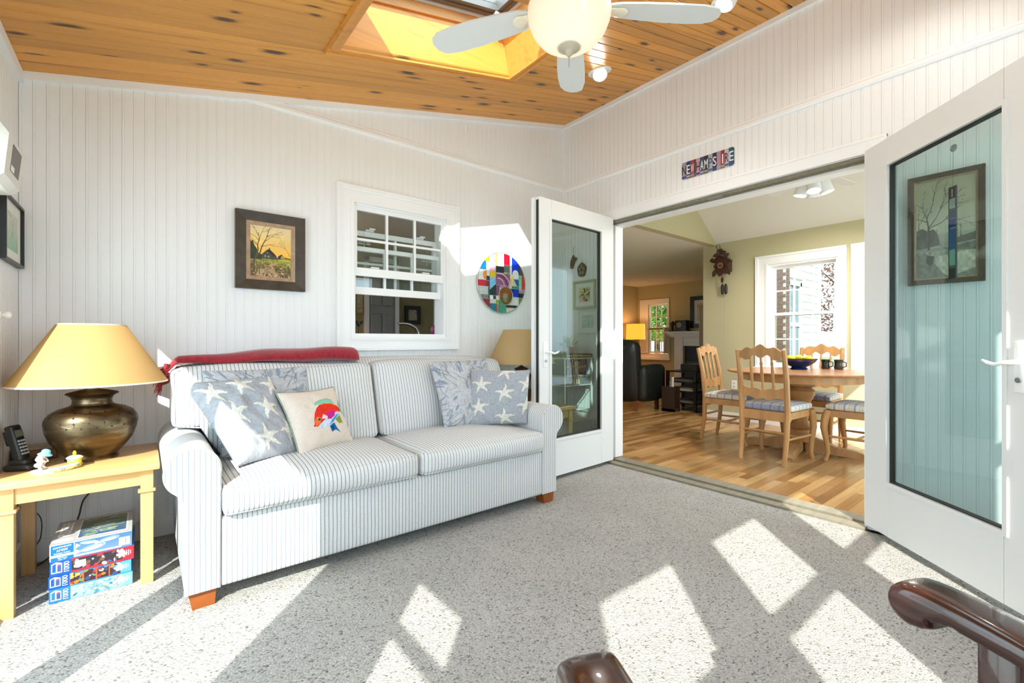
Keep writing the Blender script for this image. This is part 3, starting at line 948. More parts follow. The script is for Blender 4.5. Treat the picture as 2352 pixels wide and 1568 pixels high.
# sun-catchers hung inside the sash window
M_AMBER = mat('amber_glass', L(216, 168, 70), 0.15)
M_CLEAR = mat('clear_acrylic', L(180, 190, 185), 0.1)
def dragonfly(x, z, label):
    t = thing('suncatcher', (x, 0.092, z), label, 'suncatcher')
    part('cord', MB().cyl((x, 0.092, z + 0.02), (x, 0.092, z + 0.10), 0.0008, n=5), M_CLEAR, t)
    part('body', MB().tube([(x, 0.092, z - 0.045), (x, 0.092, z), (x, 0.092, z + 0.025)], [0.002, 0.004, 0.005], 8), M_CLEAR, t, 60)
    w_ = MB()
    for sx in (-1, 1):
        for dz in (0.004, -0.012):
            w_.prism([(x, z + dz), (x + sx * 0.02, z + dz + 0.009), (x + sx * 0.045, z + dz + 0.006), (x + sx * 0.045, z + dz - 0.002), (x + sx * 0.02, z + dz - 0.003)], 0.0915, 0.0925, 'xz')
    part('wings', w_, M_CLEAR, t)
dragonfly(-1.875, 1.70, 'clear dragonfly suncatcher hanging near the left jamb of the sash window')
dragonfly(-1.39, 1.63, 'clear dragonfly suncatcher hanging near the right jamb of the sash window')
sc = thing('suncatcher', (-1.65, 0.092, 1.645), 'round amber suncatcher hanging in the middle of the sash window', 'suncatcher')
part('disc', MB().cyl((-1.65, 0.089, 1.645), (-1.65, 0.095, 1.645), 0.018, n=18), M_AMBER, sc)
part('cord', MB().cyl((-1.65, 0.092, 1.663), (-1.65, 0.092, 1.75), 0.0008, n=5), M_CLEAR, sc)

# ------------------------------------------------------------------ dining room and living room shell
XD, XF, YS, YL = 2.872, 5.95, -2.9, 3.45
DW = [(-1.37, -0.655, 0.70, 1.945), (-2.28, -1.56, 0.70, 1.945)]
wall('wall_dining_far', 'x', XD, XD + 0.12, YS - 0.1, 0.185, 0, 2.35, DW, M_OLIVE, 'olive dining room wall with the cuckoo clock')
SW = [(0.35, 2.45, 0.35, 2.15)]
wall('wall_dining_side', 'y', YS - 0.1, YS, 0.12, XD + 0.12, 0, 3.35, SW, M_OLIVE, 'olive dining room side wall with the sunny window')
garden_window(11, 'y', YS - 0.05, *SW[0], 'wide dining room window towards the garden')
gb = MB().prism([(0.12, 2.29), (XD + 0.12, 2.29), (XD + 0.12, 2.31), (1.5, 3.30), (0.12, 3.30)], 0.0, 0.1, 'xz')
single('wall_gable', gb, M_OLIVE, (1.5, 0.05, 2.29), 'olive gable above the opening to the living room', 'wall', kind='structure')
dcg = MB().prism([(XD + 0.14, 2.213), (1.5, 3.30), (0.0, 3.30), (0.0, 3.40), (1.5, 3.40), (XD + 0.14, 2.32)], YS - 0.1, 0.0, 'xz')
single('ceiling', dcg, M_CEILW, (1.5, -1.45, 2.3), 'white sloped ceiling over the dining table', 'ceiling', kind='structure')
single('ceiling', MB().box(0.12, XF + 0.1, 0.6, YL + 0.1, 2.29, 2.39).box(0.12, 3.80, 0.1, 0.6, 2.29, 2.39), M_CEILW, (3, 1.8, 2.29), 'flat white living room ceiling', 'ceiling', kind='structure')
wall('wall_living_far', 'x', XF, XF + 0.12, 0.48, YL + 0.1, 0, 2.4, [(2.66, 3.16, 0.74, 1.86)], M_OLIVE, 'olive living room wall with fireplace and window')
wall('wall_living_side', 'y', YL, YL + 0.12, 0.12, XF + 0.1, 0, 2.4, [(1.2, 3.0, 0.7, 1.9)], M_OLIVE, 'olive side wall behind the lit living room lamp')
garden_window(12, 'y', YL + 0.06, 1.2, 3.0, 0.7, 1.9, 'wide living room window behind the door wall')
wall('wall_living_near', 'y', 0.06, 0.185, XD + 0.12, 3.75, 0, 2.4, [], M_OLIVE, 'short olive return wall behind the side cart')
wall('wall_living_jog', 'x', 3.75, 3.85, 0.06, 0.60, 0, 2.4, [], M_OLIVE, 'olive wall return beside the television')
wall('wall_living_television', 'y', 0.48, 0.60, 3.85, XF + 0.1, 0, 2.4, [], M_OLIVE, 'olive wall behind the television')
trim('baseboard_dining', MB().box(XD - 0.014, XD, YS, 0.185, 0, 0.09), 'white baseboard below the cuckoo clock wall', cat='baseboard')

# laminate strip floor
def m_strip(name, island):
    m, nt, p = newmat(name)
    v = objvec(nt, (2.0, 34, 34), rnd=True)
    n = nd(nt, 'ShaderNodeTexNoise', None, {'Vector': v, 'Scale': 1.0, 'Detail': 4.0, 'Distortion': 0.4})
    if island:
        rn = nt.nodes.new('ShaderNodeNewGeometry').outputs['Random Per Island']
    else:
        rn = nt.nodes.new('ShaderNodeObjectInfo').outputs['Random']
    base = ramp(nt, rn, [(0.0, L(142, 100, 58)), (0.35, L(166, 122, 74)), (0.7, L(186, 144, 94)), (1.0, L(200, 162, 112))])
    g = ramp(nt, n.outputs['Fac'], [(0.3, (0.82, 0.80, 0.76)), (0.7, (1.06, 1.06, 1.06))])
    c = mix(nt, 1.0, base.outputs[0], g.outputs[0], 'MULTIPLY')
    nt.links.new(c, p.inputs['Base Color'])
    p.inputs['Roughness'].default_value = 0.22
    p.inputs['Specular IOR Level'].default_value = 0.5
    return m
M_STRIP, M_STRIP2 = m_strip('laminate_strip', False), m_strip('laminate_strip_far', True)
fl2 = single('floor', MB().box(0.13, XF + 0.1, YS, YL + 0.1, -0.06, -0.009), mat('laminate_joint', L(92, 62, 34), 0.4), (3, 0.3, -0.06), 'honey-brown strip laminate floor of the dining and living rooms', 'floor', kind='structure')
pieces = []
sw_ = 0.066
r_ = random.Random(3)
y = -2.35
while y < 3.3:
    x = 0.132 - r_.random() * 0.3
    while x < XF:
        ln = r_.choice((0.30, 0.42, 0.54, 0.66))
        a, b = max(x, 0.132), min(x + ln, XF)
        if b - a > 0.03:
            pieces.append((a, b, y))
        x += ln
    y += sw_
def seen(p):
    x, yy = (p[0] + p[1]) / 2, p[2] + sw_ / 2
    t = 3.06 / (x + 3.06)
    yc = -3.011 + (yy + 3.011) * t
    return -2.29 < yc < -0.53 and not (x > XD and yy < 0.185)
vis = sorted([p for p in pieces if seen(p)], key=lambda p: (p[0] + 3.06) ** 2 + (p[2] + 3.0) ** 2)
near, far = vis[:300], vis[300:] + [p for p in pieces if not seen(p)]
smesh = {}
for a, b, y in near:
    k = round(b - a, 3)
    if k not in smesh:
        me = MB().box(-k / 2, k / 2, 0.0005, sw_ - 0.0005, -0.008, 0).mesh('floor_strip'); me.materials.append(M_STRIP); smesh[k] = me
    o = link('floor_strip', smesh[k], None, fl2)
    o.location = Vector(((a + b) / 2, y, 0)) - wloc(fl2)
mb = MB()
for a, b, y in far:
    mb.box(a + 0.0004, b - 0.0004, y + 0.0005, y + sw_ - 0.0005, -0.008, 0)
part('floor_strips_far', mb, M_STRIP2, fl2, kind='stuff')

# dining room double window with stepped casing
for i, h in enumerate(DW):
    y0, y1, z0, z1 = h
    t = thing('window_%d' % (13 + i), (XD, (y0 + y1) / 2, z0), ['white sash window beside the cuckoo clock', 'white sash window further along the dining wall'][i], 'window', kind='structure')
    cs = MB()
    cl = y1 + 0.15 if i == 0 else y1 + 0.07
    cr = y0 - 0.08
    for (a, b, c, d, pr) in ((cl - 0.0, y1, z0 - 0.1, z1 + 0.115, 0.018), (y0, cr, z0 - 0.1, z1 + 0.115, 0.018)):
        cs.box(XD - pr, XD, a, b, c, d)
    cs.box(XD - 0.018, XD, y0, y1, z1, z1 + 0.115)
    cs.box(XD - 0.03, XD - 0.018, cr, cl, z1 + 0.09, z1 + 0.115)
    if i == 0: cs.box(XD - 0.029, XD - 0.018, cl - 0.03, cl, z0 - 0.1, z1 + 0.09)
    cs.box(XD - 0.026, XD - 0.018, y1 + 0.01, y1 + 0.03, z0, z1 + 0.03).box(XD - 0.026, XD - 0.018, y0 - 0.03, y0 - 0.01, z0, z1 + 0.03).box(XD - 0.025, XD - 0.018, y0 - 0.01, y1 + 0.01, z1 + 0.01, z1 + 0.03)
    part('casing', cs, M_WHITE, t)
    part('stool', MB().rbox(XD - 0.06, XD + 0.05, cr - 0.02, cl + 0.02, z0 - 0.03, z0, 0.006, 1), M_WHITE, t)
    jb_ = MB().box(XD - 0.002, XD + 0.12, y0 - 0.01, y0 + 0.02, z0, z1).box(XD - 0.002, XD + 0.12, y1 - 0.02, y1 + 0.01, z0, z1).box(XD - 0.002, XD + 0.12, y0 + 0.02, y1 - 0.02, z1 - 0.02, z1 + 0.01).box(XD - 0.002, XD + 0.12, y0 + 0.02, y1 - 0.02, z0 - 0.01, z0 + 0.02)
    part('jamb', jb_, M_WHITE, t)
    def dsash(nm, z0, z1, x):
        g = 0.035
        mb = MB().box(x - 0.015, x + 0.015, y0 + 0.02, y0 + 0.02 + g, z0, z1).box(x - 0.015, x + 0.015, y1 - 0.02 - g, y1 - 0.02, z0, z1).box(x - 0.015, x + 0.015, y0 + 0.02 + g, y1 - 0.02 - g, z0, z0 + 0.04).box(x - 0.015, x + 0.015, y0 + 0.02 + g, y1 - 0.02 - g, z1 - 0.035, z1)
        s = part(nm, mb, M_WHITE, t)
        ya, yb, za, zb = y0 + 0.02 + g, y1 - 0.02 - g, z0 + 0.04, z1 - 0.035
        for k in (1, 2):
            yy = ya + (yb - ya) * k / 3
            part('muntin', MB().box(x - 0.008, x + 0.008, yy - 0.008, yy + 0.008, za, zb), M_WHITE, s)
        zz = (za + zb) / 2
        part('muntin', MB().box(x - 0.0068, x + 0.0068, ya, yb, zz - 0.008, zz + 0.008), M_WHITE, s)
        part('pane', MB().box(x - 0.002, x + 0.002, ya, yb, za, zb), M_TGLASS, s)
    dsash('upper_sash', 1.32, z1 - 0.02, XD + 0.075)
    dsash('lower_sash', z0 + 0.02, 1.36, XD + 0.04)
    part('sash_lock', MB().rbox(XD + 0.02, XD + 0.05, (y0 + y1) / 2 - 0.03, (y0 + y1) / 2 + 0.03, 1.36, 1.375, 0.004, 1), M_HANDLE, t)
# living room window with half shutters
t = thing('window_15', (XF, 2.91, 0.74), 'white living room window with half shutters', 'window', kind='structure')
cs = MB().box(XF - 0.02, XF, 3.16, 3.38, 0.66, 1.97).box(XF - 0.02, XF, 2.62, 2.66, 0.66, 1.97).box(XF - 0.02, XF, 2.66, 3.16, 1.86, 1.97).box(XF - 0.05, XF, 2.60, 3.4, 0.60, 0.66).box(XF - 0.02, XF, 2.66, 3.16, 0.66, 0.74)
part('casing', cs, M_WHITE, t)
for nm, z0, z1 in (('upper_sash', 1.29, 1.85), ('lower_sash', 0.75, 1.31)):
    mb = MB().box(XF + 0.02, XF + 0.05, 2.66, 2.70, z0, z1).box(XF + 0.02, XF + 0.05, 3.12, 3.16, z0, z1).box(XF + 0.02, XF + 0.05, 2.70, 3.12, z0, z0 + 0.04).box(XF + 0.02, XF + 0.05, 2.70, 3.12, z1 - 0.035, z1)
    s = part(nm, mb, M_WHITE, t)
    for k in (1, 2):
        part('muntin', MB().box(XF + 0.025, XF + 0.045, 2.70 + 0.14 * k - 0.008, 2.70 + 0.14 * k + 0.008, z0 + 0.04, z1 - 0.035), M_WHITE, s)
    zz = (z0 + z1) / 2
    part('muntin', MB().box(XF + 0.027, XF + 0.043, 2.70, 3.12, zz - 0.008, zz + 0.008), M_WHITE, s)
    part('pane', MB().box(XF + 0.033, XF + 0.037, 2.70, 3.12, z0 + 0.04, z1 - 0.035), M_TGLASS, s)
for y0 in (3.17, 2.60):
    mb = MB().box(XF - 0.05, XF - 0.022, y0, y0 + 0.02, 0.75, 1.32).box(XF - 0.05, XF - 0.022, y0 + 0.18, y0 + 0.20, 0.75, 1.32).box(XF - 0.05, XF - 0.022, y0 + 0.02, y0 + 0.18, 0.75, 0.79).box(XF - 0.05, XF - 0.022, y0 + 0.02, y0 + 0.18, 1.28, 1.32)
    if y0 < 3:
        mb = MB().box(XF - 0.20, XF - 0.022, 2.625, 2.65, 0.75, 1.32)
        part('shutter', mb, M_WHITE, t)
        continue
    sh = part('shutter', mb, M_WHITE, t)
    for k in range(12):
        z = 0.80 + k * 0.04
        part('louvre', MB().box(XF - 0.048, XF - 0.026, y0 + 0.02, y0 + 0.18, z, z + 0.025), M_WHITE, sh)

# ------------------------------------------------------------------ sofa
def m_stripe(name, axis, pitch=0.0175, frac=0.22, base=L(218, 217, 214), line=L(132, 140, 152)):
    m, nt, p = newmat(name)
    tc = nt.nodes.new('ShaderNodeTexCoord')
    nz = nd(nt, 'ShaderNodeTexNoise', None, {'Vector': tc.outputs['Object'], 'Scale': 9.0, 'Detail': 1.0})
    sx = nd(nt, 'ShaderNodeSeparateXYZ', None, {0: tc.outputs['Object']})
    wob = nd(nt, 'ShaderNodeMath', {'operation': 'MULTIPLY_ADD'}, {0: nz.outputs['Fac'], 1: 0.004, 2: sx.outputs['xyz'.index(axis)]})
    sc = nd(nt, 'ShaderNodeMath', {'operation': 'MULTIPLY'}, {0: wob.outputs[0], 1: 1.0 / pitch})
    fr = nd(nt, 'ShaderNodeMath', {'operation': 'FRACT'}, {0: sc.outputs[0]})
    r = ramp(nt, fr.outputs[0], [(0.0, base), (0.04, line), (frac - 0.04, line), (frac, base)])
    hb = nd(nt, 'ShaderNodeTexNoise', None, {'Vector': tc.outputs['Object'], 'Scale': 420.0, 'Detail': 1.0})
    hr = ramp(nt, hb.outputs['Fac'], [(0.3, (0.86, 0.86, 0.86)), (0.7, (1.05, 1.05, 1.05))])
    c = mix(nt, 1.0, r.outputs[0], hr.outputs[0], 'MULTIPLY')
    nt.links.new(c, p.inputs['Base Color'])
    p.inputs['Roughness'].default_value = 0.9
    p.inputs['Specular IOR Level'].default_value = 0.15
    bump(nt, p, hb.outputs['Fac'], 0.25, 0.002)
    return m
M_STX, M_STY = m_stripe('striped_ticking', 'x'), m_stripe('striped_ticking_arms', 'y')
M_PIPE = mat('cream_piping', L(200, 200, 198), 0.9)
M_FOOT = mat('orange_brown_foot', L(150, 78, 28), 0.3, var=((6, 6, 20), 0.3))
sofa = thing('sofa', (-1.988, -0.5, 0), 'two-seat striped sofa with rolled arms and tapered wooden feet', 'sofa')
part('base', MB().rbox(-2.84, -1.135, -0.935, -0.08, 0.062, 0.335, 0.018, 3), M_STX, sofa, 50)
MIR = -3.975
def arm_poly():
    pts = [(-2.835, 0.065), (-2.832, 0.50)]
    cx, cz, r = -2.9185, 0.522, 0.0885
    for i in range(29):
        a = R(-12 + i * 8.75)
        pts.append((cx + r * math.cos(a), cz + r * math.sin(a)))
    pts += [(-2.955, 0.435), (-2.946, 0.40), (-2.943, 0.20), (-2.944, 0.065)]
    return pts
def mirx(pts): return [(MIR - p[0], p[1]) for p in pts]
for k in (0, 1):
    poly = arm_poly() if k == 0 else mirx(arm_poly())
    a = part('arm', MB().prism(poly, -0.93, -0.07, 'xz'), M_STY, sofa, 40)
    cxm = sum(p[0] for p in poly) / len(poly); czm = sum(p[1] for p in poly) / len(poly)
    ins = [(cxm + (p[0] - cxm) * 0.985, czm + (p[1] - czm) * 0.992) for p in poly]
    part('arm_front', MB().prism(ins, -0.942, -0.929, 'xz'), M_STX, a, 40)
    loop = [(p[0], -0.934, p[1]) for p in poly]
    part('piping', MB().tube(loop, 0.0042, 6), M_PIPE, a, 60)
part('back', MB().cushion(-2.955, -1.02, -0.245, -0.065, 0.30, 0.905, 0.06, (0, 0.01, 0.012), 12), M_STX, sofa, 60)
def welt(x0, x1, y0, y1, z, r, ins):
    pts = []
    for cx, cy, a0 in ((x1 - r, y1 - r, 0), (x0 + r, y1 - r, 90), (x0 + r, y0 + r, 180), (x1 - r, y0 + r, 270)):
        for i in range(6):
            a = R(a0 + i * 18)
            pts.append((cx + (r - ins) * math.cos(a), cy + (r - ins) * math.sin(a), z))
    pts.append(pts[0])
    return pts
def sag(p, cx, cyy):
    return p
for k, (x0, x1) in enumerate(((-2.828, -1.994), (-1.986, -1.148))):
    y0, y1, z0, z1, r = -0.972, -0.345, 0.338, 0.458, 0.032
    c = part('seat_cushion', MB().cushion(x0, x1, y0, y1, z0, z1, r, (0.0, 0.022, 0.035), 18), M_STX, sofa, 70)
    ins = 0.293 * r
    for z in (z1 - ins * 0.9, z0 + ins * 0.9):
        part('piping', MB().tube(welt(x0, x1, y0, y1, z, r + 0.005, ins), 0.0036, 6, cap=False), M_STX, c, 60)
def back_fn(x0ear):
    def f(p):
        q = p.copy()
        if x0ear == 'L' and p.x < -2.79:
            w = min(1, (-2.79 - p.x) / 0.05)
            q.z = p.z + w * max(0, (0.865 - p.z)) * 0.40
        if x0ear == 'R' and p.x > -1.185:
            w = min(1, (p.x + 1.185) / 0.05)
            q.z = p.z + w * max(0, (0.865 - p.z)) * 0.40
        q.y = p.y + (p.z - 0.46) * 0.30
        q.z += 0.012 * math.sin((p.x + 2.0) * 7.0) * max(0, (p.z - 0.6) / 0.3) * 0.6
        return q
    return f
for k, (x0, x1) in enumerate(((-2.965, -1.996), (-1.984, -1.035))):
    y0, y1, z0, z1, r = -0.475, -0.30, 0.455, 0.888, 0.035
    f = back_fn('LR'[k])
    c = part('back_cushion', MB().cushion(x0, x1, y0, y1, z0, z1, r, (0.0, 0.035, 0.010), 18, f), M_STX, sofa, 70)
    loop = [(x, -0.475 + 0.293 * r, z) for x, _, z in [(q[0], 0, q[1]) for q in [(p[0], p[1]) for p in welt(x0, x1, z0, z1, 0, r + 0.005, 0.293 * r)]]]
    loop = [tuple(f(Vector(p))) for p in loop]
    part('piping', MB().tube(loop, 0.0036, 6, cap=False), M_STX, c, 60)
for x0, x1 in ((-2.935, -2.845), (-1.130, -1.035)):
    for y0, y1 in ((-0.925, -0.84), (-0.17, -0.09)):
        mb = MB()
        s_ = 0.014
        top = [(x0, y0), (x1, y0), (x1, y1), (x0, y1)]
        bot = [(x0 + s_, y0 + s_ * 0.3), (x1 - s_ * 0.3, y0 + s_ * 0.3), (x1 - s_ * 0.3, y1 - s_), (x0 + s_, y1 - s_)]
        v = [(p[0], p[1], 0.0) for p in bot] + [(p[0], p[1], 0.068) for p in top]
        mb.add(v, [(3, 2, 1, 0), (4, 5, 6, 7)] + [(i, (i + 1) % 4, 4 + (i + 1) % 4, 4 + i) for i in range(4)])
        part('foot', mb, M_FOOT, sofa, label='tapered orange-brown wooden foot')

# ------------------------------------------------------------------ red throw along the sofa back
M_RED = mat('red_wool_throw', L(150, 16, 34), 0.95, var=((60, 60, 60), 0.35), bmp=(220, 0.5), sheen=0.4)
thr = thing('throw_blanket', (-2.5, -0.2, 0.9), 'folded red wool throw with fringe laid along the top of the sofa back', 'blanket')
NU, NV = 60, 20
vv, ff = [], []
for i in range(NU + 1):
    s = i / NU
    x = -2.995 + s * 0.955
    wd = 0.045 + 0.055 * min(1, s * 2.2)
    ht = 0.016 + 0.026 * min(1, s * 1.6)
    if s > 0.95:
        k_ = math.sqrt(max(0, 1 - ((s - 0.95) / 0.05) ** 2)); wd *= 0.35 + 0.65 * k_; ht *= 0.35 + 0.65 * k_
    zz = 0.905 + ht * 0.8 + (0 if s > 0.06 else -(0.06 - s) * 1.1) + 0.004 * math.sin(s * 17)
    for j in range(NV):
        a = 2 * PI * j / NV
        rr = 1 + 0.05 * math.sin(3 * a + s * 9)
        y_ = -0.225 + wd * math.cos(a) * rr
        z_ = zz + ht * math.sin(a) * rr - 0.35 * max(0, abs(math.cos(a)) - 0.6) * 0.08
        vv.append((x, y_, z_))
for i in range(NU):
    for j in range(NV):
        ff.append((i * NV + j, i * NV + (j + 1) % NV, (i + 1) * NV + (j + 1) % NV, (i + 1) * NV + j))
ff.append(tuple(range(NV - 1, -1, -1))); ff.append(tuple(NU * NV + j for j in range(NV)))
mb = MB().add(vv, ff)
part('cloth', mb, M_RED, thr, 70)
fr = MB()
rr_ = random.Random(5)
for i in range(70):
    y0 = -0.275 + 0.10 * rr_.random()
    z0 = 0.895 - 0.085 * rr_.random() ** 1.2
    x0 = -2.965 - 0.006 * rr_.random()
    ln = 0.03 + 0.05 * rr_.random()
    pts = [(x0, y0, z0), (x0 - 0.025 - 0.02 * rr_.random(), y0 - 0.02 * rr_.random(), z0 - ln * 0.2), (x0 - 0.03 - 0.03 * rr_.random(), y0 - 0.03 * rr_.random(), z0 - ln)]
    fr.tube(pts, [0.0020, 0.0017, 0.0010], 5)
fl_ = MB().tube([(-2.975, -0.24, 0.90), (-2.985, -0.245, 0.87), (-2.985, -0.25, 0.83)], [0.04, 0.032, 0.018], 10, flat=0.35, upv=(1, 0, 0))
part('hanging_end', fl_, M_RED, thr, 60)
part('fringe', fr, M_RED, thr, kind='stuff')

# ------------------------------------------------------------------ cushions
def starfish(cv, cx, cy, r, rot, col, seed):
    q = random.Random(seed)
    for k in range(5):
        a = rot + k * 2 * PI / 5 + q.uniform(-0.12, 0.12)
        pts = [(cx, cy)]
        for i in range(1, 7):
            rr = r * i / 6
            aa = a + q.uniform(-0.05, 0.05) + 0.12 * math.sin(i * 0.8 + k)
            pts.append((cx + rr * math.cos(aa), cy + rr * math.sin(aa)))
        cv.line(pts, r * 0.46, col, 1.0, r * 0.10)
    cv.ell(cx, cy, r * 0.26, r * 0.26, col)
def cv_star(seed, rot0, grid):
    cv = Cv(210, 210, (160, 163, 168))
    cv.tone((40, 40), 0.10, seed); cv.tone((120, 120), 0.10, seed + 1)
    q = random.Random(seed)
    base = cv.c.copy()
    for (x, y) in grid:
        starfish(cv, x, y, 0.155, rot0 + q.uniform(-0.25, 0.25), (212, 208, 196), seed + int(x * 99 + y * 7))
    d = np.abs(cv.c - base).sum(-1) > 0.01
    cv.tone((75, 75), 0.22, seed + 3, d)
    return cv
def cv_coral(seed):
    cv = Cv(220, 220, (184, 185, 187))
    cv.tone((30, 30), 0.10, seed); cv.tone((120, 120), 0.08, seed + 1)
    q = random.Random(seed)
    for k in range(40):
        x, y = q.random(), q.random(); a = math.atan2(y - 0.45, x - 0.45) + 1.57 + q.uniform(-0.5, 0.5)
        cv.ell(x, y, 0.012 + 0.012 * q.random(), 0.04 + 0.04 * q.random(), q.choice([(134, 146, 162), (142, 150, 160), (150, 158, 170)]), a)
    for k in range(120):
        x, y = q.random(), q.random(); a = math.atan2(y - 0.45, x - 0.45) + q.uniform(-0.9, 0.9); cu = q.uniform(-0.35, 0.35)
        pts = [(x, y)]
        for i in range(9):
            a += cu * 0.5 + q.uniform(-0.15, 0.15)
            x += 0.028 * math.cos(a); y += 0.028 * math.sin(a); pts.append((x, y))
        cv.line(pts, q.choice((0.007, 0.010, 0.016)), q.choice([(120, 124, 132), (128, 132, 140), (110, 115, 124), (140, 146, 156)]), 0.8, 0.005)
    return cv
def cv_fish():
    W, H = 250, 200
    cv = Cv(W, H, (216, 203, 190))
    cv.tone((60, 75), 0.04, 3); cv.tone((140, 180), 0.05, 4)
    ox, oy, s, sy = 0.34, 0.31, 0.88, 0.60   # fish box origin and scale
    # u,v of the fish taken along its own box: x right, y up
    def T(pts): return [(ox + s * a, oy + sy * b) for a, b in pts]
    TEAL, GRN = (126, 196, 176), (120, 140, 60)
    cv.poly(T([(0.14, 0.63), (0.2, 0.72), (0.35, 0.78), (0.58, 0.80), (0.70, 0.74), (0.74, 0.60), (0.5, 0.66), (0.3, 0.66)]), TEAL)
    cv.poly(T([(0.84, 0.60), (0.93, 0.70), (1.0, 0.40), (1.06, 0.02), (0.92, 0.24), (0.84, 0.42)]), (130, 192, 160))
    cv.line(T([(0.93, 0.70), (1.0, 0.40), (1.06, 0.02)]), 0.014, (104, 120, 50))
    cv.line(T([(0.2, 0.72), (0.35, 0.78), (0.58, 0.80), (0.70, 0.74)]), 0.008, (150, 160, 70))
    cv.poly(T([(0.58, 0.16), (0.76, 0.26), (0.80, 0.0), (0.74, 0.05), (0.70, 0.0), (0.62, 0.10)]), (128, 150, 66))
    cv.poly(T([(0.34, 0.02), (0.52, 0.06), (0.56, -0.10), (0.64, -0.24), (0.50, -0.14), (0.40, -0.18)]), (30, 104, 158))
    cv.poly(T([(0.36, 0.0), (0.50, -0.02), (0.44, -0.16)]), (24, 74, 120))
    body = T([(0.0, 0.10), (0.02, 0.22), (0.08, 0.42), (0.16, 0.55), (0.28, 0.64), (0.45, 0.68), (0.62, 0.65), (0.78, 0.56), (0.88, 0.46), (0.88, 0.36), (0.74, 0.30), (0.62, 0.20), (0.50, 0.08), (0.38, 0.0), (0.24, -0.04), (0.10, 0.0)])
    cv.poly(body, (222, 52, 36))
    bm_ = cv.inpoly(body)
    cv.poly(T([(0.06, 0.04), (0.20, 0.14), (0.40, 0.26), (0.60, 0.33), (0.88, 0.37), (0.74, 0.30), (0.62, 0.20), (0.50, 0.08), (0.38, 0.0), (0.24, -0.04), (0.10, 0.0)]), (190, 206, 222))
    cv.poly(T([(0.34, 0.02), (0.5, 0.09), (0.62, 0.2), (0.74, 0.3), (0.62, 0.27), (0.48, 0.16)]), (70, 150, 196))
    cv.poly(T([(0.36, 0.20), (0.40, 0.36), (0.55, 0.42), (0.62, 0.38), (0.58, 0.26), (0.46, 0.18)]), (188, 40, 132))
    cv.poly(T([(0.22, 0.24), (0.30, 0.36), (0.40, 0.28), (0.36, 0.20)]), (226, 200, 206))
    cv.poly(T([(0.60, 0.34), (0.74, 0.38), (0.72, 0.31)]), (206, 190, 226))
    cv.poly(T([(0.02, 0.06), (0.02, 0.22), (0.12, 0.32), (0.20, 0.22), (0.14, 0.10)]), (232, 110, 60))
    cv.line(T([(0.30, 0.64), (0.45, 0.67), (0.62, 0.64), (0.80, 0.54)]), 0.012, (240, 150, 60))
    cv.ell(*T([(0.005, 0.09)])[0], 0.022, 0.015, (190, 24, 52))
    cv.tone((50, 60), 0.14, 9, bm_)
    ex, ey = T([(0.155, 0.235)])[0]
    cv.ell(ex, ey, 0.042, 0.032, (216, 170, 70)); cv.ell(ex, ey, 0.034, 0.026, (70, 76, 72)); cv.ell(ex, ey, 0.02, 0.015, (16, 18, 20)); cv.ell(ex - 0.008, ey + 0.01, 0.007, 0.006, (230, 230, 226))
    return cv
M_PIL = paint_mat('cushion_print', 0.9, 0.15, True)
def pillow(TL, TR, BR, BL, thick, cv, label, back=(150, 158, 168), pinch=0.05, wr=0.006, seed=1, group=None):
    TL, TR, BR, BL = [np.array(p, float) for p in (TL, TR, BR, BL)]
    loc = (BL + BR) / 2
    W, H = cv.W, cv.H
    u, v = np.meshgrid(np.linspace(0, 1, W), np.linspace(0, 1, H))
    uu = 0.5 + (u - 0.5) * (1 - pinch * 4 * v * (1 - v))
    vv_ = 0.5 + (v - 0.5) * (1 - pinch * 4 * u * (1 - u))
    P = (BL * ((1 - uu) * (1 - vv_))[..., None] + BR * (uu * (1 - vv_))[..., None] + TL * ((1 - uu) * vv_)[..., None] + TR * (uu * vv_)[..., None])
    n = np.cross((TR + BR - TL - BL), (TL + TR - BL - BR)); n = n / np.linalg.norm(n)
    if n[1] > 0: n = -n
    t = (np.clip(4 * u * (1 - u), 0, 1) ** 0.42) * (np.clip(4 * v * (1 - v), 0, 1) ** 0.42)
    w = (vnoise(H, W, (5, 6), seed) - 0.5) * 2 * wr + (vnoise(H, W, (12, 9), seed + 4) - 0.5) * wr
    f = P + n * (t * thick + w * t)[..., None] - loc
    b = P - n * (t * thick * 0.75)[..., None] - loc
    root = thing('throw_pillow', tuple(loc), label, 'pillow', group)
    grid_obj('front_cover', f.reshape(-1, 3), cv.c.reshape(-1, 3), W, H, M_PIL, root)
    cb = np.zeros((W * H, 3)) + np.array(L(*back))
    o = grid_obj('back_cover', b[:, ::-1].reshape(-1, 3), cb, W, H, M_PIL, root)
    return root, P, loc
starL = [(0.18, 0.80), (0.55, 0.88), (0.30, 0.52), (0.72, 0.55), (0.14, 0.22), (0.55, 0.20), (0.92, 0.24), (0.95, 0.85)]
pillow((-2.845, -0.37, 0.872), (-2.372, -0.355, 0.880), (-2.36, -0.53, 0.475), (-2.79, -0.55, 0.475), 0.055, cv_coral(3), 'grey coral-print cushion behind the large starfish cushion')
pillow((-2.930, -0.50, 0.826), (-2.580, -0.52, 0.843), (-2.470, -0.66, 0.475), (-2.755, -0.765, 0.478), 0.075, cv_star(21, 0.3, starL), 'large grey cushion with cream starfish leaning on the left sofa arm', wr=0.014)
rt, P, lc = pillow((-2.570, -0.60, 0.765), (-2.262, -0.47, 0.765), (-2.185, -0.56, 0.472), (-2.498, -0.735, 0.472), 0.060, cv_fish(), 'cream cushion printed with a red and blue fish', back=(206, 198, 186), pinch=0.08)
edge = [tuple(P[0, i]) for i in range(0, 250, 6)] + [tuple(P[i, -1]) for i in range(0, 200, 6)] + [tuple(P[-1, i]) for i in range(249, -1, -6)] + [tuple(P[i, 0]) for i in range(199, -1, -6)]
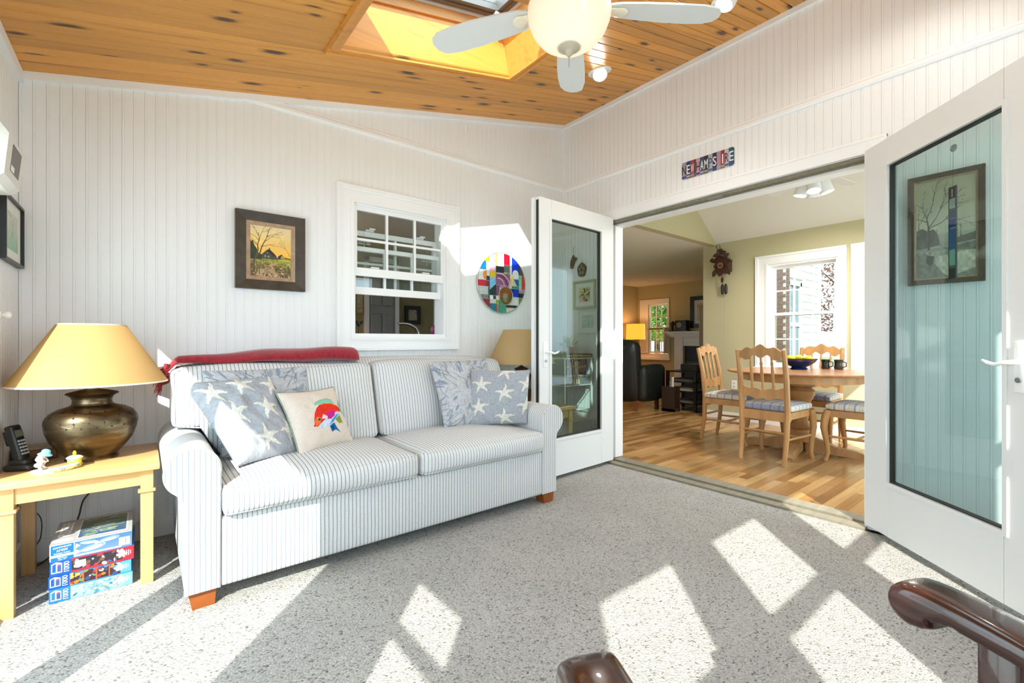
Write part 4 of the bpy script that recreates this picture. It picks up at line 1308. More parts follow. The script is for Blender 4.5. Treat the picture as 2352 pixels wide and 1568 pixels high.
part('cord_trim', MB().tube(edge, 0.0045, 6), mat('sage_cord', L(150, 166, 152), 0.9, var=((300, 300, 300), 0.4)), rt, 60, label='sage green cord edging')
pillow((-1.652, -0.42, 0.885), (-1.190, -0.40, 0.893), (-1.21, -0.60, 0.475), (-1.640, -0.60, 0.475), 0.060, cv_coral(11), 'grey coral-print cushion behind the starfish cushion by the French door')
starR = [(0.20, 0.72), (0.60, 0.56), (0.18, 0.32), (0.62, 0.12), (0.98, 0.72), (0.98, 0.33), (0.60, 0.97)]
pillow((-1.390, -0.51, 0.826), (-1.105, -0.775, 0.828), (-1.150, -0.800, 0.485), (-1.470, -0.585, 0.475), 0.060, cv_star(5, 0.25, starR), 'square blue-grey cushion with cream starfish leaning on the right sofa arm', pinch=0.03)

# ------------------------------------------------------------------ side tables
M_MAPLE = m_pine('maple_table', L(216, 170, 110), L(176, 126, 74), knots=False, rough=0.3, along='x', gscale=0.7)
M_MAPLEZ = m_pine('maple_table_leg', L(216, 170, 110), L(176, 126, 74), knots=False, rough=0.3, along='z', gscale=0.7)
def side_table(x0, x1, y0, y1, h, label):
    t = thing('side_table', ((x0 + x1) / 2, (y0 + y1) / 2, 0), label, 'table')
    part('table_top', MB().rbox(x0, x1, y0, y1, h - 0.026, h, 0.005, 2), M_MAPLE, t, 40)
    i, lw = 0.022, 0.042
    for a in (x0 + i, x1 - i - lw):
        for b in (y0 + i, y1 - i - lw):
            lg = part('leg', MB().box(a, a + lw, b, b + lw, 0, h - 0.026), M_MAPLEZ, t)
            part('collar', MB().rbox(a - 0.008, a + lw + 0.008, b - 0.008, b + lw + 0.008, h - 0.118, h - 0.106, 0.002, 1), M_MAPLE, lg)
    z0, z1, g = h - 0.088, h - 0.026, 0.006
    part('apron', MB().box(x0 + i + lw, x1 - i - lw, y0 + i + g, y0 + i + g + 0.018, z0, z1), M_MAPLE, t)
    part('apron', MB().box(x0 + i + lw, x1 - i - lw, y1 - i - g - 0.018, y1 - i - g, z0, z1), M_MAPLE, t)
    part('apron', MB().box(x0 + i + g, x0 + i + g + 0.018, y0 + i + lw, y1 - i - lw, z0, z1), M_MAPLE, t)
    part('apron', MB().box(x1 - i - g - 0.018, x1 - i - g, y0 + i + lw, y1 - i - lw, z0, z1), M_MAPLE, t)
    return t
side_table(-3.498, -3.010, -0.590, -0.085, 0.502, 'light maple side table with the brass lamp and puzzle boxes beneath')
side_table(-0.94, -0.385, -0.515, -0.05, 0.502, 'light maple side table behind the glazed door leaf')

# ------------------------------------------------------------------ lamps
def m_brass():
    m, nt, p = newmat('aged_brass')
    v = objvec(nt, (5, 5, 22))
    n = nd(nt, 'ShaderNodeTexNoise', None, {'Vector': v, 'Scale': 1.0, 'Detail': 5.0})
    r = ramp(nt, n.outputs['Fac'], [(0.3, L(62, 54, 42)), (0.5, L(100, 86, 64)), (0.7, L(150, 132, 104))])
    nt.links.new(r.outputs[0], p.inputs['Base Color'])
    p.inputs['Metallic'].default_value = 0.95
    r2 = ramp(nt, n.outputs['Fac'], [(0.3, (0.42,) * 3), (0.7, (0.22,) * 3)])
    nt.links.new(r2.outputs[0], p.inputs['Roughness'])
    bump(nt, p, n.outputs['Fac'], 0.12, 0.004)
    return m
M_BRASS = m_brass()
M_SHADE = translucent_mat('tan_paper_shade', L(206, 170, 114), 0.30)
M_SHTRIM = mat('shade_trim', L(216, 206, 186), 0.8)
lx, ly, lz = -3.2385, -0.300, 0.502
lamp = thing('table_lamp', (lx, ly, lz), 'pierced brass urn lamp with wide tan shade on the maple table by the phone', 'lamp')
lamp_prof = [(0.088, 0), (0.090, 0.006), (0.080, 0.012), (0.088, 0.022), (0.112, 0.05), (0.136, 0.085), (0.150, 0.125), (0.1545, 0.155), (0.152, 0.18), (0.138, 0.205), (0.110, 0.222), (0.082, 0.230), (0.072, 0.236)]
body = part('urn', MB().lathe(lamp_prof, (lx, ly, lz), 48), M_BRASS, lamp, 50)
part('neck', MB().lathe([(0.072, 0.234), (0.067, 0.243), (0.066, 0.258), (0.072, 0.272), (0.086, 0.281), (0.089, 0.284), (0.084, 0.289), (0.050, 0.298), (0.022, 0.304)], (lx, ly, lz), 40), M_BRASS, lamp, 50)
part('candle_sleeve', MB().cyl((lx, ly, lz + 0.30), (lx, ly, lz + 0.36), 0.019, n=18), mat('cream_sleeve', L(222, 210, 150), 0.5), lamp, 50)
part('harp', MB().cyl((lx, ly, lz + 0.34), (lx, ly, lz + 0.575), 0.004, n=8).lathe([(0.004, 0.565), (0.010, 0.575), (0.006, 0.59)], (lx, ly, lz), 12), M_BRASS, lamp, 60)
sh = part('shade', MB().lathe([(0.2650, 0.328), (0.115, 0.584), (0.1135, 0.584), (0.2635, 0.328), (0.2650, 0.328)], (lx, ly, lz), 56, close=False), M_SHADE, lamp, 60)
part('shade_trim', MB().lathe([(0.2660, 0.328), (0.2630, 0.334), (0.2615, 0.331), (0.2635, 0.326)], (lx, ly, lz), 56, close=False).lathe([(0.1165, 0.581), (0.1150, 0.587), (0.1125, 0.586), (0.114, 0.581)], (lx, ly, lz), 56, close=False), M_SHTRIM, sh, 60)
part('spider', MB().cyl((lx - 0.112, ly, lz + 0.578), (lx + 0.112, ly, lz + 0.578), 0.002, n=6).cyl((lx, ly - 0.112, lz + 0.578), (lx, ly + 0.112, lz + 0.578), 0.002, n=6), M_BRASS, sh)
hl = MB()
def urn_pt(a, z):
    for i in range(len(lamp_prof) - 1):
        if lamp_prof[i][1] <= z <= lamp_prof[i + 1][1]:
            f = (z - lamp_prof[i][1]) / (lamp_prof[i + 1][1] - lamp_prof[i][1])
            r = lamp_prof[i][0] * (1 - f) + lamp_prof[i + 1][0] * f + 0.0012
            return Vector((lx + r * math.cos(a), ly + r * math.sin(a), lz + z))
for row, (z, n_) in enumerate(((0.214, 16), (0.196, 18), (0.172, 20), (0.152, 20))):
    for k in range(n_):
        a = 2 * PI * (k + 0.5 * (row % 2)) / n_
        c0 = urn_pt(a - 0.025, z - 0.003); c1 = urn_pt(a + 0.025, z - 0.003); c2 = urn_pt(a, z + 0.005)
        hl.add([c0, c1, c2], [(0, 1, 2)])
part('pierced_holes', hl, mat('hole_black', L(14, 12, 10), 0.8), body, kind='stuff')
eng = MB()
for k in range(10):
    a0 = 2 * PI * k / 10
    eng.tube([urn_pt(a0 + 0.31 * math.sin(t_ * PI / 8) * (1 if t_ else 0) + t_ * 0.07, 0.190 - 0.034 * math.sin(PI * t_ / 8)) for t_ in range(9)], 0.0006, 5)
part('engraving', eng, M_BRASS, body)
rx_, ry_ = -0.745, -0.26
lamp2 = thing('table_lamp', (rx_, ry_, 0.502), 'dark based lamp with a tan cone shade tucked behind the sofa by the French door', 'lamp')
part('base', MB().lathe([(0.075, 0), (0.078, 0.012), (0.06, 0.02), (0.085, 0.06), (0.115, 0.13), (0.118, 0.18), (0.095, 0.24), (0.05, 0.28), (0.055, 0.30), (0.03, 0.31), (0.012, 0.32)], (rx_, ry_, 0.502), 32), mat('dark_wood_turned', L(70, 40, 24), 0.35), lamp2, 50)
part('stem', MB().cyl((rx_, ry_, 0.81), (rx_, ry_, 1.10), 0.006, n=10), M_BRASS, lamp2, 60)
sh = part('shade', MB().lathe([(0.266, 0.340), (0.142, 0.604), (0.1405, 0.604), (0.2645, 0.340), (0.266, 0.340)], (rx_, ry_, 0.502), 56, close=False), translucent_mat('tan_linen_shade', L(206, 176, 126), 0.25), lamp2, 60)
part('spider', MB().cyl((rx_ - 0.14, ry_, 1.10), (rx_ + 0.14, ry_, 1.10), 0.002, n=6), M_BRASS, sh)

# ------------------------------------------------------------------ things on the maple table
ph = thing('cordless_phone', (-3.438, -0.372, 0.502), 'black cordless phone standing in its charging base', 'phone', rz=R(62))
part('charging_base', MB().rbox(-0.036, 0.036, -0.045, 0.045, 0, 0.026, 0.010, 3).rbox(-0.029, 0.029, -0.03, 0.030, 0.02, 0.045, 0.008, 2), M_BLACK, ph, 40, local=True)
Mh = Matrix.Translation((0.0, 0.0, 0.034)) @ Matrix.Rotation(R(-15), 4, 'X')
hs_ = part('handset', MB().rbox(-0.024, 0.024, -0.015, 0.015, -0.01, 0.148, 0.009, 3, Mh).rbox(-0.02, 0.02, 0.010, 0.026, 0.07, 0.13, 0.006, 2, Mh), M_BLACK, ph, 40, local=True)
kb = MB()
for i in range(3):
    for j in range(5):
        kb.rbox(-0.018 + i * 0.0125, -0.018 + i * 0.0125 + 0.0095, -0.0185, -0.0155, 0.025 + j * 0.013, 0.025 + j * 0.013 + 0.008, 0.001, 1, Mh)
part('keypad', kb, mat('grey_keys', L(150, 152, 154), 0.5), hs_, local=True)
part('screen', MB().box(-0.017, 0.017, -0.0175, -0.0155, 0.098, 0.125, Mh), mat('dull_screen', L(96, 96, 86), 0.2), hs_, local=True)
bx = thing('wooden_box', (-3.43, -0.150, 0.502), 'flat brown wooden box behind the phone', 'box', rz=R(4))
part('box_body', MB().rbox(-0.068, 0.068, -0.055, 0.055, 0, 0.045, 0.003, 1), mat('box_brown', L(120, 76, 44), 0.45, var=((30, 4, 30), 0.4)), bx, local=True)
part('lid', MB().rbox(-0.070, 0.070, -0.057, 0.057, 0.045, 0.055, 0.002, 1), mat('box_lid_tan', L(170, 150, 116), 0.5, var=((20, 20, 20), 0.25)), bx, local=True)
fg = thing('porcelain_figurine', (-3.368, -0.478, 0.502), 'porcelain figurine of a crouching child in a blue sun hat on a white base', 'figurine', rz=R(-15))
M_PORC = mat('porcelain', L(238, 214, 200), 0.25, coat=0.3)
FIG.transform(Matrix.Translation((-0.012, 0, 0.008)))
link('body', FIG, M_PORC, fg)
b_ = MB()
b_.lathe([(1.0, 0), (1.0, 0.006), (0.92, 0.010)], (0, 0, 0), 28, Matrix.Diagonal((0.040, 0.026, 1, 1)))
part('base', b_, mat('white_porcelain', L(246, 246, 246), 0.2, coat=0.3), fg, 40, local=True)
Mt = Matrix.Translation((0.006, 0, 0.074)) @ Matrix.Rotation(R(16), 4, 'Y')
part('sun_hat', MB().lathe([(0.0215, -0.007), (0.0225, -0.005), (0.0155, 0.001), (0.0135, 0.004), (0.0135, 0.010), (0.009, 0.015), (0.0, 0.017)], (0, 0, 0), 24, Mt), mat('blue_glaze', L(128, 196, 222), 0.25, coat=0.3), fg, 50, local=True)
part('shorts', MB().ell((-0.013, 0, 0.030), (0.0145, 0.0165, 0.010)), mat('pale_blue_cloth', L(170, 200, 212), 0.4), fg, 60, local=True)
part('sandcastle_tools', MB().ell((0.024, -0.006, 0.013), (0.010, 0.006, 0.004)).ell((0.031, 0.006, 0.013), (0.005, 0.006, 0.004)), mat('coral_glaze', L(222, 130, 108), 0.3), fg, 60, local=True)
dsh = thing('painted_dish', (-3.308, -0.492, 0.502), 'small boat-shaped dish glazed cream and blue', 'dish', rz=R(28))
vv, ff = [], []
NS = 24
for i, (s, z) in enumerate(((0.55, 0.0), (0.85, 0.006), (1.0, 0.016), (0.93, 0.017), (0.78, 0.009), (0.4, 0.005), (0.02, 0.005))):
    for k in range(NS):
        a = 2 * PI * k / NS
        vv.append((0.046 * s * math.cos(a), 0.017 * s * math.sin(a), z + 0.004 * abs(math.cos(a)) ** 3 * (s > 0.7)))
for i in range(6):
    for k in range(NS):
        ff.append((i * NS + k, i * NS + (k + 1) % NS, (i + 1) * NS + (k + 1) % NS, (i + 1) * NS + k))
ff.append(tuple(range(NS - 1, -1, -1))); ff.append(tuple(6 * NS + k for k in range(NS)))
def m_dish():
    m, nt, p = newmat('cream_blue_glaze')
    tc = nt.nodes.new('ShaderNodeTexCoord')
    n = nd(nt, 'ShaderNodeTexNoise', None, {'Vector': tc.outputs['Object'], 'Scale': 40.0, 'Detail': 2.0})
    r = ramp(nt, n.outputs['Fac'], [(0.44, L(232, 222, 186)), (0.5, L(70, 160, 206)), (0.56, L(232, 222, 186))])
    nt.links.new(r.outputs[0], p.inputs['Base Color']); p.inputs['Roughness'].default_value = 0.2
    return m
M_DISH = m_dish()
part('dish', MB().add(vv, ff), M_DISH, dsh, 60, local=True)
tp = thing('trinket_pot', (-3.283, -0.443, 0.502), 'tiny lidded pot painted yellow, green and blue', 'pot')
def m_trinket():
    m, nt, p = newmat('trinket_glaze')
    tc = nt.nodes.new('ShaderNodeTexCoord')
    n = nd(nt, 'ShaderNodeTexVoronoi', None, {'Vector': tc.outputs['Object'], 'Scale': 90.0})
    sp = nd(nt, 'ShaderNodeSeparateColor', None, {0: n.outputs['Color']})
    r = ramp(nt, sp.outputs[0], [(0.0, L(236, 214, 90)), (0.3, L(240, 232, 204)), (0.55, L(110, 190, 196)), (0.8, L(176, 196, 70))], 'CONSTANT')
    nt.links.new(r.outputs[0], p.inputs['Base Color']); p.inputs['Roughness'].default_value = 0.2
    return m
M_TRI = m_trinket()
part('pot', MB().lathe([(0.018, 0), (0.021, 0.004), (0.0225, 0.033), (0.024, 0.036)], (0, 0, 0), 24), M_TRI, tp, 50, local=True)
ld = part('lid', MB().lathe([(0.026, 0.036), (0.0265, 0.039), (0.018, 0.045), (0.006, 0.048)], (0, 0, 0), 24), mat('cream_glaze', L(232, 222, 186), 0.2), tp, 50, local=True)
part('knob', MB().ell((0, 0, 0.056), (0.0062, 0.0062, 0.010)), mat('lime_glaze', L(196, 210, 40), 0.25), ld, 60, local=True)
M_CORD = mat('dark_cord', L(58, 48, 36), 0.6)
single('lamp_cord', MB().tube(spline([(-3.30, -0.20, 0.37), (-3.255, -0.06, 0.36), (-3.26, -0.03, 0.30), (-3.29, -0.028, 0.25), (-3.305, -0.025, 0.18), (-3.33, -0.024, 0.11), (-3.38, -0.03, 0.04), (-3.42, -0.05, 0.008), (-3.46, -0.12, 0.006)]), 0.0035, 6), M_CORD, (-3.38, -0.05, 0.0), 'brown lamp cord running down the wall behind the puzzle boxes', 'cord', smooth=60)
single('phone_cord', MB().tube(spline([(-3.47, -0.34, 0.507), (-3.492, -0.30, 0.506), (-3.499, -0.2, 0.46), (-3.495, -0.10, 0.30), (-3.47, -0.06, 0.27), (-3.43, -0.045, 0.21), (-3.43, -0.045, 0.12), (-3.45, -0.05, 0.08)]), 0.002, 6), M_CORD, (-3.47, -0.1, 0.08), 'thin dark phone cord looping behind the maple table', 'cord', smooth=60)
single('white_cable', MB().tube([(-3.02, -0.50, 0.006), (-2.96, -0.42, 0.007), (-2.90, -0.36, 0.006)], 0.002, 6), M_HANDLE, (-2.96, -0.42, 0.0), 'thin white cable on the carpet beside the sofa foot', 'cord', smooth=60)

# ------------------------------------------------------------------ puzzle boxes
M_PRINT = paint_mat('box_print', 0.45, 0.4)
M_LETW = mat('white_lettering', L(245, 246, 248), 0.5)
M_CARD = mat('blue_card', L(40, 104, 170), 0.5)
def cv_puzzle(bg, left, kind):
    cv = Cv(200, 44, bg)
    A = cv.ar
    lw = A * 0.245
    q = random.Random(kind)
    x0, x1 = lw, A * 0.86
    if kind == 0:
        cv.rect(x0, x1, 0.14, 0.90, (58, 46, 56))
        for k in range(46): cv.ell(q.uniform(x0, x1), q.uniform(0.15, 0.88), q.uniform(0.03, 0.16), q.uniform(0.03, 0.14), q.choice([(230, 226, 214), (180, 60, 60), (70, 110, 160), (220, 150, 90), (40, 40, 50), (190, 200, 200), (120, 90, 70)]), q.random() * 3)
        cv.rect(x0 + 0.18, x0 + 0.75, 0.3, 0.75, (214, 222, 216))
    elif kind == 1:
        cv.rect(x0, x1, 0.05, 0.95, (70, 40, 50))
        for k in range(4): cv.rect(x0 + k * 0.72 - 0.05, x0 + k * 0.72 + 0.03, 0.02, 0.98, (188, 96, 50))
        for k in range(44): cv.ell(q.uniform(x0, x1), q.uniform(0.12, 0.9), q.uniform(0.04, 0.18), q.uniform(0.04, 0.16), q.choice([(226, 130, 40), (90, 140, 190), (200, 60, 40), (230, 190, 90), (60, 80, 130), (220, 220, 210), (120, 150, 70)]), q.random() * 3)
        for k in range(4): cv.rect(x0 + k * 0.72 - 0.03, x0 + k * 0.72 + 0.02, 0.02, 0.98, (196, 106, 58))
    else:
        cv.rect(x0, x1, 0.06, 0.95, (174, 218, 230))
        for k in range(40): cv.ell(q.uniform(x0, x1), q.uniform(0.1, 0.9), q.uniform(0.03, 0.2), q.uniform(0.03, 0.1), q.choice([(226, 236, 236), (90, 160, 190), (60, 120, 150), (150, 190, 170), (200, 150, 140), (240, 244, 240)]), q.random() * 3)
        for k in range(18): cv.line([(q.uniform(x0, x1), 0.1), (q.uniform(x0, x1), 0.9)], 0.02, (60, 116, 140))
    cv.rect(0, lw, 0, 1, left)
    # house-shaped emblem, white with coloured corner
    cx = 0.42
    cv.poly([(cx - 0.34, 0.18), (cx - 0.34, 0.82), (cx - 0.10, 0.95), (cx + 0.22, 0.82), (cx + 0.22, 0.18)], (236, 240, 244))
    cv.poly([(cx - 0.28, 0.24), (cx - 0.28, 0.78), (cx - 0.10, 0.86), (cx - 0.10, 0.24)], left)
    cv.rect(cx - 0.04, cx + 0.16, 0.25, 0.76, (70, 92, 150)); cv.rect(cx + 0.0, cx + 0.12, 0.66, 0.78, (226, 80, 130)); cv.rect(cx - 0.10, cx + 0.0, 0.2, 0.28, (226, 200, 60))
    cv.rect(cx + 0.30, cx + 0.34, 0.15, 0.85, (220, 230, 240))
    # jigsaw-piece emblem
    jx = A * 0.845
    cv.rect(jx - 0.18, jx + 0.18, 0.28, 0.76, (232, 238, 240)); cv.ell(jx, 0.82, 0.09, 0.09, (232, 238, 240)); cv.ell(jx - 0.23, 0.52, 0.09, 0.09, (232, 238, 240)); cv.ell(jx + 0.23, 0.52, 0.09, 0.09, (232, 238, 240)); cv.ell(jx, 0.30, 0.07, 0.07, bg)
    cv.rect(A * 0.90, A * 0.91, 0.35, 0.75, (236, 240, 244)); cv.rect(A * 0.925, A * 0.935, 0.35, 0.75, (236, 240, 244)); cv.rect(A * 0.95, A * 0.96, 0.4, 0.7, (236, 240, 244))
    return cv
def puzzle(x0, x1, y0, y1, z0, z1, cvf, side, label, texts, top=None):
    t = thing('puzzle_box', ((x0 + x1) / 2, (y0 + y1) / 2, z0), label, 'puzzle box', 'jigsaw puzzle boxes under the maple table')
    part('carton', MB().box(x0, x1, y0 + 0.0008, y1, z0, z1 - (0.0008 if top is not None else 0)), side, t)
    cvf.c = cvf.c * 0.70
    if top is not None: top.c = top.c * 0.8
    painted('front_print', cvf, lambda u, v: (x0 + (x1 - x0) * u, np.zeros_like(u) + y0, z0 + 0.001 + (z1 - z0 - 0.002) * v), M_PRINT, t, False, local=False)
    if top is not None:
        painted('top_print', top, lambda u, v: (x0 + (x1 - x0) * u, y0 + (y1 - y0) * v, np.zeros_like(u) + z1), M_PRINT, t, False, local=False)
    for s, fx, fz, size, ex, ey in texts:
        put_text(s, frame_m((x0 + (x1 - x0) * fx, y0 - 0.0012, z0 + (z1 - z0) * fz), ex, ey, size), M_LETW, t)
    return t
Tn = [('1000', 0.192, 0.5, 0.022, (0, 0, 1), (-1, 0, 0))]
bxx = (-3.347, -3.098)
puzzle(-3.347, -3.100, -0.530, -0.262, 0.0, 0.0525, cv_puzzle((132, 200, 226), (44, 128, 200), 2), mat('sky_blue_card', L(60, 140, 190), 0.5), 'pale blue jigsaw box at the bottom of the puzzle stack', Tn)
puzzle(-3.349, -3.104, -0.528, -0.260, 0.053, 0.1035, cv_puzzle((96, 170, 214), (20, 88, 178), 1), mat('navy_card', L(30, 60, 110), 0.5), 'blue jigsaw box with a shelf-of-jugs picture, second from the bottom', Tn)
puzzle(-3.345, -3.096, -0.529, -0.262, 0.104, 0.1605, cv_puzzle((206, 44, 62), (20, 92, 188), 0), M_CARD, 'red-edged jigsaw box with a cluttered tabletop picture, third from the bottom', Tn)
cvt = Cv(200, 50, (60, 110, 160))
A_ = cvt.ar
cvt.rect(0, A_ * 0.28, 0.34, 0.90, (22, 116, 176)); cvt.rect(0, A_ * 0.28, 0.0, 0.2, (22, 116, 176)); cvt.rect(0, A_ * 0.28, 0.2, 0.34, (236, 240, 242)); cvt.rect(0, A_, 0.92, 1.0, (200, 206, 210)); cvt.rect(A_ * 0.28, A_ * 0.29, 0, 1, (240, 242, 244)); cvt.rect(0, 0.06, 0, 1, (236, 240, 242))
cvt.vgrad(0.0, 0.92, (120, 150, 186), (70, 120, 170), (cvt.x > A_ * 0.29) & (cvt.y < 0.92))
def fishie(cx, cy, l, h, rot):
    cvt.ell(cx, cy, l, h, (150, 180, 198), rot); cvt.ell(cx, cy - h * 0.3, l * 0.9, h * 0.55, (206, 218, 224), rot); cvt.poly([(cx - l * 0.9, cy - l * 0.2), (cx - l * 1.5, cy - l * 0.2 - 0.16), (cx - l * 1.4, cy + 0.06)], (206, 222, 228)); cvt.ell(cx + l * 0.75, cy + h * 0.3, 0.03, 0.03, (30, 40, 50))
    cvt.line([(cx - l * 0.8, cy + h * 0.3 - 0.05), (cx, cy + h * 0.9), (cx + l * 0.7, cy + h * 0.6)], 0.02, (80, 120, 150))
fishie(2.05, 0.40, 0.62, 0.17, 0.15); fishie(1.85, 0.75, 0.45, 0.11, -0.1); fishie(2.85, 0.72, 0.5, 0.13, 0.1)
cvt.rect(A_ * 0.29, A_ * 0.86, 0.0, 0.13, (198, 206, 212)); cvt.rect(A_ * 0.83, A_ * 0.97, 0.12, 0.62, (238, 240, 242))
for k in range(12): cvt.rect(A_ * 0.845 + k * 0.036, A_ * 0.845 + k * 0.036 + (0.012, 0.02)[k % 2], 0.2, 0.56, (110, 120, 124))
tv = Cv(120, 110, (188, 186, 186))
tv.rect(tv.ar * 0.30, tv.ar * 0.93, 0.08, 0.92, (232, 232, 228)); tv.vgrad(0.10, 0.90, (66, 96, 140), (120, 130, 90), (tv.x > tv.ar * 0.315) & (tv.x < tv.ar * 0.915) & (tv.y > 0.1) & (tv.y < 0.9))
for k in range(40):
    q_ = random.Random(k); yy = q_.uniform(0.12, 0.85); xx = q_.uniform(tv.ar * 0.33, tv.ar * 0.7); tv.line([(xx, yy), (xx + q_.uniform(0.1, 0.25), yy + 0.01)], 0.02, q_.choice([(200, 200, 130), (150, 190, 120), (60, 80, 120), (190, 200, 210), (90, 80, 130)]))
tv.ell(0.16, 0.12, 0.13, 0.08, (214, 216, 220))
tb = puzzle(-3.346, -3.102, -0.526, -0.240, 0.161, 0.226, cvt, mat('grey_card', L(150, 152, 156), 0.5), 'large grey puzzle box with leaping fish, top of the puzzle stack',
            [("SOMETHING'S", 0.145, 0.78, 0.0082, (1, 0, 0.06), (0, 0, 1)), ('AMISS!', 0.145, 0.60, 0.0115, (1, 0, 0.06), (0, 0, 1)), ('PUZZLE TWIST', 0.145, 0.42, 0.0070, (1, 0, 0), (0, 0, 1)), ('1000 Pieces', 0.145, 0.14, 0.006, (1, 0, 0), (0, 0, 1)), ('Ages 12+', 0.145, 0.05, 0.006, (1, 0, 0), (0, 0, 1))], tv)
put_text('PUZZLE', frame_m((-3.312, -0.36, 0.2265), (0, 1, 0), (-1, 0, 0), 0.052), M_LETW, tb)

# ------------------------------------------------------------------ pictures and wall pieces
def mitred(o, i, h0, h1, back=0.0):
    """frame in local x,y with height z: outer rect o, inner rect i, outer rim height h0, inner rim height h1"""
    ox0, ox1, oy0, oy1 = o; ix0, ix1, iy0, iy1 = i
    O = [(ox0, oy0), (ox1, oy0), (ox1, oy1), (ox0, oy1)]; I = [(ix0, iy0), (ix1, iy0), (ix1, iy1), (ix0, iy1)]
    v = [(p[0], p[1], back) for p in O] + [(p[0], p[1], h0) for p in O] + [(p[0], p[1], h1) for p in I] + [(p[0], p[1], back) for p in I]
    f = []
    for k in range(4):
        n = (k + 1) % 4
        f += [(k, n, 4 + n, 4 + k), (4 + k, 4 + n, 8 + n, 8 + k), (8 + k, 8 + n, 12 + n, 12 + k), (12 + k, 12 + n, n, k)]
    return v, f
def framed(name, label, M, o, rings, cv, depth, M_print, smooth=False):
    """rings: list of (width, h0, h1, material, part name)"""
    w, h = o
    base = M @ Vector((0, -h / 2, 0))
    t = thing(name, base, label, 'picture')
    x, y = w / 2, h / 2
    for (wd, h0, h1, m, pn) in rings:
        v, f = mitred((-x, x, -y, y), (-x + wd, x - wd, -y + wd, y - wd), h0, h1)
        part(pn, MB().add(v, f, M), m, t)
        x -= wd; y -= wd
    def fn(u, vv):
        P = [M @ Vector((-x, -y, depth)), M @ Vector((x, -y, depth)), M @ Vector((-x, y, depth))]
        a, b, c = [np.array(p) for p in P]
        Q = a + (b - a) * u[..., None] + (c - a) * vv[..., None]
        return Q[..., 0], Q[..., 1], Q[..., 2]
    painted('picture_print', cv, fn, M_print, t, False, local=False)
    return t
M_CANVAS = paint_mat('oil_canvas', 0.5, 0.4)
cv = Cv(140, 178, (230, 200, 140))
A = cv.ar
cv.vgrad(0.36, 0.75, (250, 184, 40), (238, 204, 128)); cv.vgrad(0.75, 1.0, (238, 204, 128), (226, 206, 160))
cv.tone((5, 8), 0.06, 2)
cv.vgrad(0.0, 0.40, (108, 84, 56), (126, 118, 46))
cv.poly([(0, 0.40), (0.3, 0.385), (0.6, 0.39), (A, 0.40), (A, 0.2), (0.5, 0.24), (0.25, 0.28), (0, 0.3)], (150, 146, 52)); cv.tone((22, 26), 0.35, 5, cv.y < 0.40)
cv.poly([(A, 0.40), (0.68, 0.415), (0.60, 0.40), (A, 0.385)], (60, 58, 34))
cv.poly([(0.10, 0.02), (0.16, 0.13), (0.30, 0.22), (0.46, 0.29), (0.56, 0.31), (0.44, 0.22), (0.46, 0.12), (0.58, 0.0), (0.18, 0.0)], (178, 146, 104)); cv.tone((30, 30), 0.18, 8, cv.y < 0.25)
for k in range(3): cv.line([(0.24 + 0.1 * k, 0.0), (0.26 + 0.05 * k, 0.10), (0.36 + 0.02 * k, 0.20)], 0.010, (96, 70, 44))
cv.speck((55, 45), 0.80, (206, 180, 140), 12, (cv.y < 0.22) & (cv.x > 0.5)); cv.speck((50, 45), 0.72, (70, 46, 28), 13, (cv.y < 0.24))
cv.speck((60, 40), 0.78, (212, 190, 150), 15, (cv.y < 0.30) & (cv.y > 0.22)); cv.ell(0.60, 0.26, 0.10, 0.03, (132, 126, 40)); cv.ell(0.66, 0.35, 0.12, 0.018, (186, 182, 74))
cv.poly([(0.0, 0.33), (0.0, 0.72), (0.02, 0.68), (0.05, 0.70), (0.08, 0.60), (0.12, 0.55), (0.16, 0.45), (0.22, 0.44), (0.22, 0.34)], (52, 58, 32)); cv.tone((26, 20), 0.3, 17, (cv.x < 0.22) & (cv.y > 0.33) & (cv.y < 0.7))
cv.poly([(0.22, 0.36), (0.22, 0.45), (0.30, 0.53), (0.36, 0.545), (0.44, 0.47), (0.50, 0.43), (0.50, 0.36)], (72, 70, 62)); cv.poly([(0.30, 0.53), (0.36, 0.56), (0.46, 0.47), (0.50, 0.42), (0.44, 0.42)], (44, 42, 38)); cv.rect(0.27, 0.29, 0.39, 0.43, (150, 156, 150)); cv.rect(0.33, 0.36, 0.39, 0.42, (160, 160, 150)); cv.rect(0.31, 0.33, 0.47, 0.49, (140, 146, 140)); cv.rect(0.35, 0.37, 0.54, 0.58, (52, 46, 40))
cv.poly([(0.53, 0.37), (0.53, 0.43), (0.60, 0.475), (0.66, 0.42), (0.66, 0.375)], (50, 46, 36)); cv.poly([(0.58, 0.375), (0.58, 0.42), (0.615, 0.465), (0.655, 0.42), (0.655, 0.375)], (168, 142, 84)); cv.rect(0.50, 0.56, 0.37, 0.40, (54, 50, 40))
DK = (58, 44, 32)
cv.line([(0.06, 0.18), (0.07, 0.30), (0.11, 0.40), (0.145, 0.52), (0.14, 0.62), (0.17, 0.74), (0.15, 0.86)], 0.040, (92, 78, 62), 1, 0.010); cv.line([(0.09, 0.34), (0.18, 0.46), (0.22, 0.60), (0.28, 0.72), (0.33, 0.82)], 0.030, (80, 66, 50), 1, 0.008)
for x, y, a, l in ((0.17, 0.74, 1.2, 0.14), (0.15, 0.80, 2.0, 0.13), (0.145, 0.60, 2.2, 0.14), (0.28, 0.70, 0.7, 0.16), (0.31, 0.80, 1.3, 0.12), (0.23, 0.60, 0.3, 0.13), (0.17, 0.70, 2.4, 0.12), (0.32, 0.80, 0.4, 0.16)):
    cv.tree(x, y, a, l, 0.010, DK, 2, 0.5, int(x * 1000 + y * 77))
cv.tree(0.765, 0.45, 2.0, 0.16, 0.010, (120, 86, 40), 3, 0.4, 5); cv.speck((80, 64), 0.86, (224, 206, 170), 31, cv.y < 0.14)
